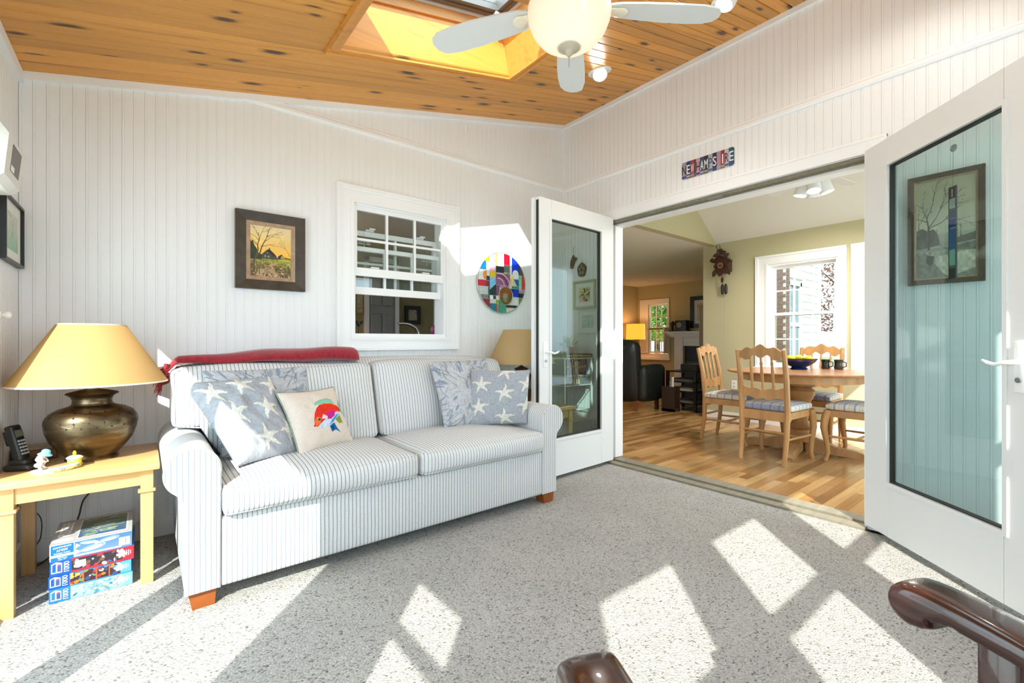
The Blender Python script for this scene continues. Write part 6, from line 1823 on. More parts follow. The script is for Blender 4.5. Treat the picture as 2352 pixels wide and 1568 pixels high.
part('pull_chain', MB().cyl((fx, fy, 2.146), (fx, fy, 2.192), 0.0016, n=6), M_GREYM, fan)
for k, ang in enumerate((119, 43, -34, -108, -175)):
    Mb = Matrix.Translation((fx, fy, fz + 0.008)) @ Matrix.Rotation(R(ang), 4, 'Z') @ Matrix.Rotation(R(9), 4, 'X')
    up = [(0.17, 0.040), (0.21, 0.052), (0.30, 0.062), (0.42, 0.069), (0.52, 0.068), (0.60, 0.058), (0.635, 0.036), (0.648, 0.005)]
    dn_ = [(0.640, -0.030), (0.615, -0.060), (0.55, -0.072), (0.42, -0.070), (0.30, -0.062), (0.21, -0.052), (0.17, -0.040)]
    part('blade', MB().prism(up + dn_, 0, 0.007, 'xy', Mb), M_BLADE, fan)
    arm_ = MB().rbox(0.105, 0.235, -0.028, 0.028, -0.010, 0.0, 0.005, 2, Mb).ell((0.215, 0, -0.006), (0.035, 0.034, 0.010), 16, 8, Mb)
    part('blade_arm', arm_, M_CREAM, fan, 50)
bl = bpy.data.lights.new('fan_bulb', 'POINT'); bl.energy = 0.55; bl.color = (1.0, 0.80, 0.66); bl.shadow_soft_size = 0.035
bo = bpy.data.objects.new('fan_bulb', bl); COL.objects.link(bo); bo.parent = fan; bo.location = Vector((fx, fy, 2.32)) - wloc(fan)

# eyeball downlights
M_LENS = mat('lit_lens', L(255, 236, 200), 0.4, emit=(1.0, 0.82, 0.56), es=9.0)
def downlight(x, y, label, aim):
    c = Vector((x, y, zc(x)))
    t = thing('downlight', c, label, 'ceiling light', 'eyeball downlights in the plank ceiling')
    Mt_ = Matrix.Translation(c) @ MC.to_3x3().to_4x4()
    part('trim_ring', MB().lathe([(0.082, 0.0), (0.080, -0.005), (0.062, -0.008), (0.058, -0.003)], (0, 0, 0), 32, Mt_, close=False), M_HANDLE, t, 50)
    Me = Matrix.Translation(c) @ Vector(aim).to_track_quat('Z', 'Y').to_matrix().to_4x4()
    part('eyeball', MB().lathe([(0.056, -0.02), (0.058, 0.0), (0.056, 0.028), (0.050, 0.040), (0.046, 0.040), (0.046, 0.034)], (0, 0, 0), 28, Me, close=False), M_HANDLE, t, 50)
    part('lens', MB().lathe([(0.046, 0.034), (0.03, 0.037), (0.0, 0.038)], (0, 0, 0), 28, Me), M_LENS, t, 60)
    dl = bpy.data.lights.new('downlight_bulb', 'SPOT'); dl.energy = 15; dl.spot_size = R(138); dl.spot_blend = 0.5; dl.color = (1, 0.95, 0.89); dl.shadow_soft_size = 0.045
    do = bpy.data.objects.new('downlight_bulb', dl); COL.objects.link(do); do.parent = t
    av = Vector(aim).normalized()
    do.location = av * 0.05
    do.rotation_euler = av.to_track_quat('-Z', 'Y').to_euler()
downlight(-0.585, -0.92, 'white eyeball downlight near the right end of the sofa wall', (-0.35, -0.35, -0.8))
downlight(-0.56, -2.72, 'added out-of-view eyeball downlight brightening the walls above the folded door leaf', (0.1, 0.2, -0.9))  # added out of view to lift the upper walls
downlight(-2.75, -2.85, 'added out-of-view eyeball downlight brightening the room above the rocking chair', (-0.1, 0.3, -0.9))  # another unseen fill lamp, added to brighten the upper walls
downlight(-0.56, -1.80, 'white eyeball downlight above the French doors beyond the fan blade', (-0.3, 0.2, -0.8))

# ------------------------------------------------------------------ mahogany armchair in the foreground
M_MAHO = mat('mahogany', L(62, 30, 22), 0.22, var=((8, 8, 8), 0.45), coat=0.5)
ch = thing('rocking_chair', (-2.62, -3.0, 0), 'dark mahogany rocking chair with scrolled arms facing the sofa', 'chair', rz=R(-23.7))
# local frame: +y forward, +x to the sitter's right hand
def toloc(p):
    return ch.matrix_basis.inverted() @ Vector(p)
bpy.context.view_layer.update()
tipR = toloc((-2.150, -2.868, 0.63)); tipL = toloc((-2.665, -2.668, 0.63))
def arm(tip, s):
    x, y = tip.x, tip.y
    prof_ = [(-0.015, -0.048), (0.008, -0.050), (0.026, -0.038), (0.031, -0.017), (0.024, 0.003), (-0.004, 0.013), (-0.09, 0.008), (-0.18, -0.004), (-0.28, -0.010), (-0.40, 0.0), (-0.50, 0.012), (-0.50, -0.016), (-0.40, -0.030), (-0.28, -0.040), (-0.18, -0.036), (-0.09, -0.026), (-0.045, -0.022), (-0.028, -0.028), (-0.026, -0.040)]
    cl = [(p[0], p[1], 0) for p in prof_]
    prof_ = [(p[0], p[1]) for p in spline(cl + cl[:1], 4)[:-1]]
    mb = MB()
    n = len(prof_)
    secs = [(-0.036, 0.45), (-0.0345, 0.72), (-0.030, 0.88), (-0.022, 0.97), (-0.010, 1.0), (0.010, 1.0), (0.022, 0.97), (0.030, 0.88), (0.0345, 0.72), (0.036, 0.45)]
    v, f = [], []
    for (dx, sc_) in secs:
        for (py, pz) in prof_:
            mz = 0.5 * ((0.0 if py > -0.06 else -0.010 - 0.02 * min(1, -py)) + -0.018) if py < -0.05 else -0.018
            yy = py if py < -0.04 else -0.0 + (py - 0.0) * (0.55 + 0.45 * sc_)
            v.append((x + dx + 0.02 * s * max(0, -py) ** 0.5 * 0.6, y + yy, 0.640 + mz + (pz - mz) * sc_))
    for i in range(len(secs) - 1):
        for k in range(n):
            k2 = (k + 1) % n
            f.append((i * n + k, i * n + k2, (i + 1) * n + k2, (i + 1) * n + k))
    f.append(tuple(range(n - 1, -1, -1))); f.append(tuple((len(secs) - 1) * n + k for k in range(n)))
    mb.add(v, f)
    part('arm', mb, M_MAHO, ch, 55, local=True)
    part('arm_post', MB().rbox(x - 0.024, x + 0.024, y - 0.125, y - 0.075, 0.40, 0.622, 0.006, 2), M_MAHO, ch, 40, local=True)
    part('front_leg', MB().tube([(x, y - 0.12, 0.06), (x, y - 0.12, 0.2), (x, y - 0.12, 0.40)], [0.018, 0.026, 0.022], 12), M_MAHO, ch, 50, local=True)
    part('back_post', MB().tube([(x - s * 0.03, y - 0.50, 0.06), (x - s * 0.03, y - 0.50, 0.42), (x - s * 0.03, y - 0.56, 0.8), (x - s * 0.03, y - 0.64, 1.08)], [0.02, 0.024, 0.022, 0.016], 12), M_MAHO, ch, 50, local=True)
    pts = [(x - s * 0.01, y - 0.32 + 0.42 * math.sin(R(a)), 0.92 - 0.90 * math.cos(R(a))) for a in range(-42, 40, 4)]
    part('rocker', MB().tube([(p[0], p[1], max(0.012, p[2] - 0.005)) for p in pts], 0.014, 8), M_MAHO, ch, 50, local=True)
arm(tipR, 1); arm(tipL, -1)
xm = (tipR.x + tipL.x) / 2; ym = (tipR.y + tipL.y) / 2
part('seat', MB().rbox(xm - 0.25, xm + 0.25, ym - 0.56, ym - 0.08, 0.385, 0.425, 0.015, 2), M_MAHO, ch, 40, local=True)
for z, dy in ((0.62, 0.0), (1.05, -0.10)):
    part('back_rail', MB().rbox(xm - 0.215, xm + 0.215, ym - 0.555 + dy, ym - 0.525 + dy, z, z + 0.07, 0.008, 2), M_MAHO, ch, 40, local=True)
for k in range(5):
    xx = xm - 0.16 + k * 0.08
    part('back_spindle', MB().tube([(xx, ym - 0.53, 0.42), (xx, ym - 0.54, 0.62), (xx, ym - 0.64, 1.06)], 0.009, 8), M_MAHO, ch, 50, local=True)

# ------------------------------------------------------------------ dining set
M_OAK = mat('honey_oak', L(190, 142, 88), 0.4, var=((14, 14, 3), 0.28))
M_OAKX = mat('honey_oak_top', L(166, 116, 74), 0.25, var=((3, 26, 26), 0.25))
def m_plaid():
    m, nt, p = newmat('blue_plaid')
    tc = nt.nodes.new('ShaderNodeTexCoord')
    sx = nd(nt, 'ShaderNodeSeparateXYZ', None, {0: tc.outputs['Object']})
    col = None
    base = L(214, 206, 188)
    c = base
    for ax in (0, 1):
        a = nd(nt, 'ShaderNodeMath', {'operation': 'MULTIPLY'}, {0: sx.outputs[ax], 1: 14.0})
        f = nd(nt, 'ShaderNodeMath', {'operation': 'FRACT'}, {0: a.outputs[0]})
        r = ramp(nt, f.outputs[0], [(0.0, (0, 0, 0)), (0.25, (1, 1, 1)), (0.42, (0, 0, 0)), (0.6, (0.5,) * 3), (0.66, (0, 0, 0)), (0.85, (0.7,) * 3), (0.9, (0, 0, 0))], 'CONSTANT')
        mu = nd(nt, 'ShaderNodeMath', {'operation': 'MULTIPLY'}, {0: r.outputs[0], 1: 0.62})
        c = mix(nt, mu.outputs[0], c, L(76, 104, 160))
    nt.links.new(c, p.inputs['Base Color'])
    p.inputs['Roughness'].default_value = 0.9
    return m
M_PLAID = m_plaid()
def wavy_rail(z0, h, amp, n=24, w=0.17):
    top, bot = [], []
    for i in range(n + 1):
        s = -1 + 2 * i / n
        top.append((w * s, z0 + h * 0.5 + amp * (math.cos(PI * s) * 0.5 + 0.5) + amp * 0.35 * math.cos(3 * PI * s)))
        bot.append((w * s, z0 - h * 0.5 + amp * 0.7 * (math.cos(PI * s) * 0.5 + 0.5) + amp * 0.45 * math.cos(3 * PI * s + PI)))
    return bot + top[::-1]
def make_dining_chair():
    """local: front towards +x, width along y"""
    t = thing('dining_chair', (0, 0, 0), 'x', 'chair', 'dining chairs around the pedestal table')
    for s in (-1, 1):
        part('back_post', MB().tube([(-0.235, s * 0.175, 0), (-0.20, s * 0.180, 0.22), (-0.19, s * 0.183, 0.45), (-0.215, s * 0.185, 0.70), (-0.265, s * 0.186, 0.945)], [0.017, 0.022, 0.025, 0.023, 0.019], 8), M_OAK, t, 40, local=True)
        part('front_leg', MB().tube([(0.215, s * 0.205, 0.43), (0.235, s * 0.212, 0.36), (0.245, s * 0.214, 0.28), (0.225, s * 0.208, 0.16), (0.215, s * 0.205, 0.07), (0.235, s * 0.21, 0.0)], [0.030, 0.031, 0.028, 0.021, 0.017, 0.020], 8), M_OAK, t, 50, local=True)
        part('side_stretcher', MB().tube([(-0.20, s * 0.18, 0.21), (0.02, s * 0.195, 0.21), (0.215, s * 0.205, 0.21)], [0.009, 0.012, 0.009], 8), M_OAK, t, 60, local=True)
        part('seat_rail', MB().box(-0.19, 0.22, s * 0.19 - 0.011, s * 0.19 + 0.011, 0.375, 0.432), M_OAK, t, local=True)
    part('cross_stretcher', MB().tube([(0.02, -0.19, 0.21), (0.02, 0.0, 0.21), (0.02, 0.19, 0.21)], [0.009, 0.012, 0.009], 8), M_OAK, t, 60, local=True)
    part('rear_stretcher', MB().tube([(-0.20, -0.178, 0.26), (-0.20, 0.178, 0.26)], 0.010, 8), M_OAK, t, 60, local=True)
    part('seat_rail', MB().box(-0.205, -0.18, -0.17, 0.17, 0.355, 0.432), M_OAK, t, local=True)
    part('seat_rail', MB().box(0.205, 0.232, -0.20, 0.20, 0.375, 0.432), M_OAK, t, local=True)
    Mr = Matrix.Translation((-0.255, 0, 0)) @ Matrix.Rotation(R(0), 4, 'Y')
    part('crest_rail', MB().prism(wavy_rail(0.905, 0.075, 0.035), -0.010, 0.012, 'yz', Mr), M_OAK, t, local=True)
    Mr2 = Matrix.Translation((-0.205, 0, 0))
    part('lower_back_rail', MB().prism(wavy_rail(0.585, 0.085, -0.018), -0.010, 0.012, 'yz', Mr2), M_OAK, t, local=True)
    for y in (-0.085, 0.0, 0.085):
        zs = [(0.60, 0.008), (0.64, 0.013), (0.66, 0.008), (0.675, 0.012), (0.75, 0.014), (0.81, 0.009), (0.83, 0.013), (0.845, 0.008), (0.905, 0.010)]
        part('spindle', MB().tube([(-0.205 - (z - 0.60) * 0.16, y, z) for z, r_ in zs], [r_ for z, r_ in zs], 8), M_OAK, t, 50, local=True)
    part('cushion', MB().cushion(-0.19, 0.24, -0.215, 0.215, 0.432, 0.492, 0.025, (0, 0, 0.012), 8), M_PLAID, t, 60, local=True, label='blue plaid seat cushion')
    return t
dc0 = make_dining_chair()
dc0['label'] = 'oak spindle-back dining chair with its back to the French doorway'
dc0.location = (1.195, -1.365, 0); dc0.rotation_euler = (0, 0, R(-2))
copy_tree(dc0, (1.66, -0.775, 0), R(-88), label='oak spindle-back dining chair standing below the cuckoo clock')
copy_tree(dc0, (2.27, -1.32, 0), R(181), label='oak spindle-back dining chair facing the doorway in front of the dining window')
copy_tree(dc0, (1.655, -1.91, 0), R(88), label='oak dining chair at the end of the table by the folded door leaf')
dt = thing('dining_table', (1.68, -1.40, 0), 'round oak pedestal dining table with cross feet', 'table')
tx, ty = 1.68, -1.40
part('table_top', MB().lathe([(0.0, 0.722), (0.595, 0.722), (0.612, 0.728), (0.615, 0.736), (0.61, 0.742), (0.0, 0.744)], (tx, ty, 0), 56), M_OAKX, dt, 40)
part('apron', MB().lathe([(0.50, 0.655), (0.505, 0.722), (0.47, 0.722), (0.47, 0.655), (0.50, 0.655)], (tx, ty, 0), 48, close=False), M_OAK, dt, 40)
part('pedestal', MB().lathe([(0.11, 0.10), (0.115, 0.14), (0.085, 0.17), (0.075, 0.20), (0.105, 0.225), (0.075, 0.25), (0.06, 0.30), (0.068, 0.34), (0.105, 0.36), (0.11, 0.39), (0.075, 0.42), (0.085, 0.46), (0.115, 0.52), (0.12, 0.56), (0.09, 0.59), (0.125, 0.61), (0.13, 0.66), (0.30, 0.66), (0.30, 0.722)], (tx, ty, 0), 28), M_OAK, dt, 40)
for k in range(4):
    Mf_ = Matrix.Translation((tx, ty, 0)) @ Matrix.Rotation(R(k * 90 + 8), 4, 'Z')
    part('foot', MB().prism([(0.05, 0.02), (0.40, 0.0), (0.47, 0.0), (0.48, 0.02), (0.475, 0.05), (0.42, 0.065), (0.28, 0.075), (0.20, 0.11), (0.10, 0.14), (0.05, 0.14)], -0.035, 0.035, 'xz', Mf_), M_OAK, dt)
# bowl of lemons and mugs
bw = thing('fruit_bowl', (1.90, -1.315, 0.744), 'wide cobalt blue footed bowl holding lemons on the dining table', 'bowl')
part('bowl', MB().lathe([(0.07, 0), (0.075, 0.008), (0.06, 0.02), (0.09, 0.035), (0.13, 0.065), (0.155, 0.10), (0.158, 0.104), (0.150, 0.102), (0.12, 0.068), (0.08, 0.042), (0.0, 0.036)], (1.90, -1.315, 0.744), 36), mat('cobalt_glaze', L(20, 38, 92), 0.12, coat=0.5), bw, 50)
M_LEM = mat('lemon_yellow', L(232, 200, 44), 0.45)
for k, (dx, dy, dz, lab) in enumerate(((-0.04, 0.06, 0.105, 'lemon at the clock side of the blue bowl'), (0.0, 0.0, 0.112, 'lemon on top in the middle of the blue bowl'), (0.03, -0.07, 0.103, 'lemon at the window end of the blue bowl'))):
    lm = thing('lemon', (1.90 + dx, -1.315 + dy, 0.744 + dz - 0.028), 'yellow ' + lab, 'lemon', 'lemons in the blue bowl')
    part('fruit', MB().tube([(1.90 + dx, -1.315 + dy - 0.045, 0.744 + dz), (1.90 + dx, -1.315 + dy - 0.036, 0.744 + dz), (1.90 + dx, -1.315 + dy - 0.02, 0.744 + dz), (1.90 + dx, -1.315 + dy, 0.744 + dz), (1.90 + dx, -1.315 + dy + 0.02, 0.744 + dz), (1.90 + dx, -1.315 + dy + 0.034, 0.744 + dz), (1.90 + dx, -1.315 + dy + 0.042, 0.744 + dz)], [0.004, 0.012, 0.026, 0.030, 0.026, 0.012, 0.005], 14), M_LEM, lm, 60)
for k, (x, y) in enumerate(((2.13, -1.47), (2.14, -1.575))):
    mg = thing('mug', (x, y, 0.744), ['dark green mug beside the blue bowl', 'dark green mug further from the blue bowl'][k], 'mug', 'dark mugs on the dining table')
    m_ = mat('dark_green_glaze', L(30, 44, 40), 0.15, coat=0.4)
    part('cup', MB().lathe([(0.032, 0), (0.038, 0.01), (0.034, 0.05), (0.038, 0.09), (0.041, 0.094), (0.036, 0.092), (0.031, 0.05), (0.0, 0.012)], (x, y, 0.744), 20), m_, mg, 50)
    part('handle', MB().tube([(x, y - 0.035, 0.82), (x, y - 0.062, 0.81), (x, y - 0.062, 0.775), (x, y - 0.036, 0.765)], 0.005, 7), m_, mg, 60)
# dining ceiling fan with spotlights
ff_ = thing('ceiling_fan', (1.74, -1.49, 3.12), 'white ceiling fan with four spotlight heads over the dining table', 'ceiling fan')
fcx, fcy = 1.74, -1.49
part('downrod', MB().cyl((fcx, fcy, 2.70), (fcx, fcy, 3.12), 0.013, n=10), M_HANDLE, ff_)
part('motor', MB().lathe([(0.05, 0), (0.11, 0.02), (0.12, 0.09), (0.06, 0.13)], (fcx, fcy, 2.58), 24), M_HANDLE, ff_, 50)
part('light_plate', MB().lathe([(0.02, -0.03), (0.05, -0.025), (0.05, 0.03)], (fcx, fcy, 2.55), 20), M_HANDLE, ff_, 50)
for ang in (128, 56, -16, -74, -160):
    Mb = Matrix.Translation((fcx, fcy, 2.585)) @ Matrix.Rotation(R(ang), 4, 'Z') @ Matrix.Rotation(R(10), 4, 'X') @ Matrix.Rotation(R(5), 4, 'Y')
    part('blade', MB().prism([(0.14, 0.045), (0.40, 0.062), (0.55, 0.06), (0.58, 0.03), (0.58, -0.03), (0.55, -0.06), (0.40, -0.062), (0.14, -0.045)], 0, 0.006, 'xy', Mb), M_BLADE, ff_)
M_SPOT = mat('lit_spot_lens', L(255, 240, 210), 0.4, emit=(1.0, 0.86, 0.6), es=6.0)
for ang in (20, 110, 200, 290):
    a = R(ang)
    d_ = Vector((math.cos(a) * 0.28, math.sin(a) * 0.28, -1)).normalized()
    c0 = Vector((fcx + 0.07 * math.cos(a), fcy + 0.07 * math.sin(a), 2.50))
    Ms_ = Matrix.Translation(c0) @ d_.to_track_quat('Z', 'Y').to_matrix().to_4x4()
    sp_ = part('spot_head', MB().lathe([(0.014, -0.02), (0.034, 0.0), (0.052, 0.03), (0.054, 0.10), (0.058, 0.135), (0.052, 0.135), (0.048, 0.10)], (0, 0, 0), 22, Ms_), M_HANDLE, ff_, 50)
    part('lens', MB().lathe([(0.050, 0.120), (0.0, 0.124)], (0, 0, 0), 20, Ms_), M_SPOT, sp_)
    part('swivel', MB().cyl((fcx + 0.03 * math.cos(a), fcy + 0.03 * math.sin(a), 2.53), tuple(c0), 0.008, n=8), M_HANDLE, ff_)
# cuckoo clock
ck = thing('cuckoo_clock', (XD, -0.105, 1.74), 'carved dark wooden cuckoo clock with antlers and pine-cone weights', 'clock')
M_CK = mat('carved_walnut', L(72, 40, 26), 0.45, var=((40, 40, 40), 0.45))
def ckp(u, v): return (-0.11 - (u - 435) / 980 * 0.47, 2.00 - (v - 690) / 1568 * 0.755)   # from picture cells to wall y,z
def ck_prism(pts, x0, x1): return MB().prism([ckp(*p) for p in pts], x0, x1, 'yz')
part('case', ck_prism([(270, 560), (400, 430), (560, 540), (640, 600), (640, 860), (480, 900), (330, 890), (270, 860)], XD - 0.10, XD), M_CK, ck)
part('roof', ck_prism([(240, 600), (400, 415), (560, 520), (650, 590), (660, 560), (560, 480), (400, 380), (230, 570)], XD - 0.13, XD), M_CK, ck)
def lf(cx, cy, l, w, rot, jag=5):
    pts = []
    for i in range(2 * jag + 1):
        s = i / (2 * jag); pts.append((s * l, w * math.sin(PI * min(1, s * 1.05)) ** 0.8 * (1 if i % 2 == 0 else 0.72)))
    pts = pts + [(p[0], -p[1]) for p in pts[::-1]]
    c, s_ = math.cos(R(rot)), math.sin(R(rot))
    return [(cx + p[0] * c - p[1] * s_, cy + p[0] * s_ + p[1] * c) for p in pts]
for cx, cy, l, w, rot in ((390, 370, 170, 50, 160), (400, 370, 190, 55, -15), (420, 350, 120, 50, -70), (520, 480, 170, 55, -35), (270, 520, 130, 65, 175), (300, 780, 220, 60, 108), (620, 780, 200, 60, 72), (420, 830, 160, 80, 90), (600, 560, 130, 18, 12), (300, 640, 120, 40, 100), (600, 640, 120, 40, 80)):
    pl_ = lf(cx, cy, l, w, rot)
    cl_ = [(min(max(p[0], 120), 740), p[1]) for p in pl_]
    part('carved_leaf', ck_prism(cl_, XD - 0.125, XD - 0.105 if 250 < cx < 640 and cy > 500 else XD - 0.09), M_CK, ck)
part('stag_head', MB().ell((XD - 0.11, *ckp(375, 330)), (0.03, 0.022, 0.04)), M_CK, ck, 60)
for pts in ([(345, 270), (330, 200), (300, 140), (320, 120)], [(330, 200), (290, 190)], [(325, 150), (350, 125)], [(370, 270), (405, 210), (405, 150), (385, 120)], [(405, 200), (420, 180)]):
    part('antler', MB().tube([(XD - 0.10, *ckp(*p)) for p in pts], 0.004, 6), M_CK, ck, 60)
part('dial', MB().cyl((XD - 0.118, *ckp(437, 690)), (XD - 0.10, *ckp(437, 690)), 0.042, n=28), mat('dial_brown', L(60, 32, 20), 0.5), ck)
for k in range(12):
    a = 2 * PI * k / 12
    c = ckp(437, 690)
    Mk = Matrix.Translation((XD - 0.119, c[0] + 0.031 * math.sin(a), c[1] + 0.031 * math.cos(a))) @ Matrix.Rotation(-a, 4, 'X')
    part('numeral', MB().box(-0.001, 0.001, -0.0035, 0.0035, -0.008, 0.008, Mk), mat('cream_numeral', L(206, 150, 104), 0.5), ck)
part('clock_hand', MB().box(XD - 0.121, XD - 0.119, -0.112, -0.109, ckp(437, 690)[1], ckp(437, 690)[1] + 0.028), MATS['cream_numeral'], ck)
part('pendulum', MB().box(XD - 0.09, XD - 0.087, ckp(460, 900)[0] - 0.003, ckp(460, 900)[0] + 0.003, ckp(0, 1060)[1], ckp(0, 900)[1]).prism([ckp(*p) for p in lf(455, 1170, 190, 42, -88)], XD - 0.092, XD - 0.084, 'yz'), M_CK, ck)
for u in (425, 520):
    c = ckp(u, 1320)
    part('weight', MB().lathe([(0.006, 0.068), (0.014, 0.055), (0.019, 0.02), (0.019, -0.03), (0.014, -0.06), (0.005, -0.07)], (XD - 0.05, c[0], c[1]), 14), mat('iron_cone', L(52, 40, 36), 0.4, 0.4), ck, 50)
    part('chain', MB().cyl((XD - 0.05, c[0], c[1] + 0.065), (XD - 0.05, c[0], ckp(0, 860)[1]), 0.0015, n=5), M_GREYM, ck)
part('chain', MB().cyl((XD - 0.05, ckp(475, 0)[0], 0.85), (XD - 0.05, ckp(475, 0)[0], 1.80), 0.0014, n=5), M_GREYM, ck)
ol = thing('wall_outlet', (XD, -0.235, 0.42), 'white duplex outlet below the cuckoo clock', 'outlet')
part('cover_plate', MB().rbox(XD - 0.006, XD, -0.27, -0.20, 0.395, 0.51, 0.003, 1), M_HANDLE, ol)
for z in (0.43, 0.475):
    part('socket', MB().rbox(XD - 0.008, XD - 0.005, -0.252, -0.218, z - 0.014, z + 0.014, 0.0015, 1), mat('ivory_plastic', L(206, 206, 198), 0.4), ol)

# ------------------------------------------------------------------ living room things
M_LEATHER = mat('black_leather', L(30, 32, 31), 0.32, bmp=(90, 0.25))
rc = thing('recliner', (2.75, 1.42, 0), 'black leather recliner with its back to the dining room', 'armchair', rz=R(8))
part('backrest', MB().cushion(-0.40, -0.14, -0.42, 0.42, 0.14, 1.02, 0.09, (0.03, 0.0, 0.03), 10, lambda p: Vector((p.x - (p.z - 0.4) * 0.10, p.y, p.z))), M_LEATHER, rc, 60, local=True)
part('seat', MB().cushion(-0.30, 0.42, -0.32, 0.32, 0.22, 0.50, 0.06, (0.02, 0, 0.03), 8), M_LEATHER, rc, 60, local=True)
for s in (-1, 1):
    part('armrest', MB().cushion(-0.30, 0.42, s * 0.42 - 0.09, s * 0.42 + 0.09, 0.14, 0.66, 0.07, (0, 0.01, 0.02), 8), M_LEATHER, rc, 60, local=True)
    for x in (-0.32, 0.36):
        part('foot', MB().box(x, x + 0.05, s * 0.36 - 0.025, s * 0.36 + 0.025, 0, 0.15), mat('walnut_foot', L(128, 76, 44), 0.4), rc, local=True)
M_BWOOD = mat('black_brown_wood', L(28, 22, 20), 0.3)
ct = thing('media_cart', (3.28, 0.62, 0), 'black wooden side cart with shelves of magazines beside the recliner', 'cart')
for x in (3.05, 3.48):
    for y in (0.39, 0.83):
        part('leg', MB().box(x, x + 0.04, y, y + 0.04, 0, 0.57), M_BWOOD, ct)
for z in (0.10, 0.27, 0.41, 0.56):
    part('shelf', MB().box(3.05, 3.52, 0.39, 0.87, z, z + 0.02), M_BWOOD, ct)
part('drawer_box', MB().rbox(3.10, 3.48, 0.40, 0.66, 0.58, 0.68, 0.006, 1), M_BWOOD, ct)
for k, (z, h, c) in enumerate(((0.12, 0.035, (150, 146, 136)), (0.29, 0.05, (206, 200, 184)), (0.43, 0.04, (120, 116, 110)))):
    mz = thing('magazine_stack', (3.26, 0.63, z), ['grey magazines on the lowest cart shelf', 'pale magazines on the middle cart shelf', 'dark magazines on the upper cart shelf'][k], 'magazines')
    for j in range(3):
        part('magazine', MB().box(3.10 + 0.01 * j, 3.44 - 0.01 * j, 0.46 + 0.012 * j, 0.80 - 0.01 * j, z + j * h / 3, z + (j + 1) * h / 3 - 0.001), mat('mag_%d_%d' % (k, j), L(*[max(0, v - 28 * j) for v in c]), 0.5), mz)
bk_ = thing('magazine_rack', (2.90, 0.70, 0), 'dark magazine rack holding rolled papers beside the recliner', 'rack')
part('panel', MB().box(2.83, 2.85, 0.60, 0.80, 0.0, 0.36).box(2.97, 2.99, 0.60, 0.80, 0.0, 0.36).box(2.83, 2.99, 0.60, 0.80, 0.0, 0.04), mat('rack_brown', L(58, 40, 30), 0.4), bk_)
for k, (x, z) in enumerate(((2.88, 0.50), (2.93, 0.44))):
    part('paper', MB().tube([(x, 0.66 + 0.06 * k, 0.05), (x - 0.02, 0.64 + 0.06 * k, z)], 0.02, 8), mat('newsprint', L(200, 196, 186), 0.7), bk_, 60)
llp = thing('floor_lamp', (5.45, 3.15, 0), 'lit amber drum shade lamp behind the recliner', 'lamp')
part('shade', MB().lathe([(0.21, 1.06), (0.20, 1.40)], (5.45, 3.15, 0), 32, close=False), mat('amber_lit_shade', L(230, 150, 40), 0.6, emit=(1.0, 0.50, 0.05), es=1.15), llp, 60)
part('stem', MB().cyl((5.45, 3.15, 0.02), (5.45, 3.15, 1.20), 0.012, n=8).lathe([(0.13, 0), (0.13, 0.02), (0.02, 0.03)], (5.45, 3.15, 0)), M_BRONZE, llp, 50)
l_ = bpy.data.lights.new('amber_bulb', 'POINT'); l_.energy = 6; l_.color = (1, 0.66, 0.32); l_.shadow_soft_size = 0.06
lo = bpy.data.objects.new('amber_bulb', l_); COL.objects.link(lo); lo.parent = llp; lo.location = (0, 0, 1.30)
fp_ = thing('fireplace', (XF, 2.0, 0), 'white fireplace surround with mantel shelf', 'fireplace')
part('mantel_shelf', MB().rbox(XF - 0.26, XF, 1.35, 2.58, 1.19, 1.225, 0.006, 1).box(XF - 0.22, XF, 1.39, 2.54, 1.15, 1.19).box(XF - 0.18, XF, 1.42, 2.50, 1.11, 1.15), M_WHITE, fp_)
part('pilaster', MB().box(XF - 0.14, XF, 2.22, 2.42, 0, 1.11).box(XF - 0.15, XF - 0.14, 2.25, 2.39, 0.15, 0.85), M_WHITE, fp_)
part('pilaster', MB().box(XF - 0.14, XF, 1.50, 1.70, 0, 1.11), M_WHITE, fp_)
part('frieze', MB().box(XF - 0.12, XF, 1.70, 2.22, 0.92, 1.11).box(XF - 0.13, XF - 0.12, 1.75, 2.18, 0.95, 1.08), M_WHITE, fp_)
part('firebox', MB().box(XF - 0.05, XF, 1.70, 2.22, 0, 0.92), mat('soot_stone', L(40, 38, 38), 0.5), fp_)
part('fire_screen', MB().box(XF - 0.20, XF - 0.18, 1.75, 2.12, 0.0, 0.60), M_BLACK, fp_)
mc = thing('mantel_clock', (XF - 0.12, 2.23, 1.225), 'black mantel clock on the fireplace', 'clock')
part('case', MB().rbox(XF - 0.20, XF - 0.06, 2.11, 2.38, 1.225, 1.46, 0.01, 1).box(XF - 0.22, XF - 0.04, 2.09, 2.40, 1.225, 1.25), M_BLACK, mc)
part('dial', MB().cyl((XF - 0.206, 2.27, 1.36), (XF - 0.20, 2.27, 1.36), 0.06, n=20), mat('brass_dial', L(150, 136, 96), 0.4), mc)
fg2 = thing('bronze_figurine', (XF - 0.13, 2.47, 1.225), 'small dark bronze figurine beside the mantel clock', 'figurine')
part('base', MB().box(XF - 0.18, XF - 0.08, 2.42, 2.52, 1.225, 1.25), M_BRONZE, fg2)
part('statue', MB().tube([(XF - 0.13, 2.47, 1.25), (XF - 0.13, 2.48, 1.33), (XF - 0.13, 2.46, 1.40), (XF - 0.13, 2.465, 1.45)], [0.035, 0.03, 0.045, 0.02], 10).tube([(XF - 0.13, 2.46, 1.39), (XF - 0.13, 2.52, 1.37), (XF - 0.13, 2.53, 1.42)], 0.012, 7), M_BRONZE, fg2, 60)
cv = Cv(40, 40, (200, 190, 170)); cv.tone((6, 6), 0.3, 2)
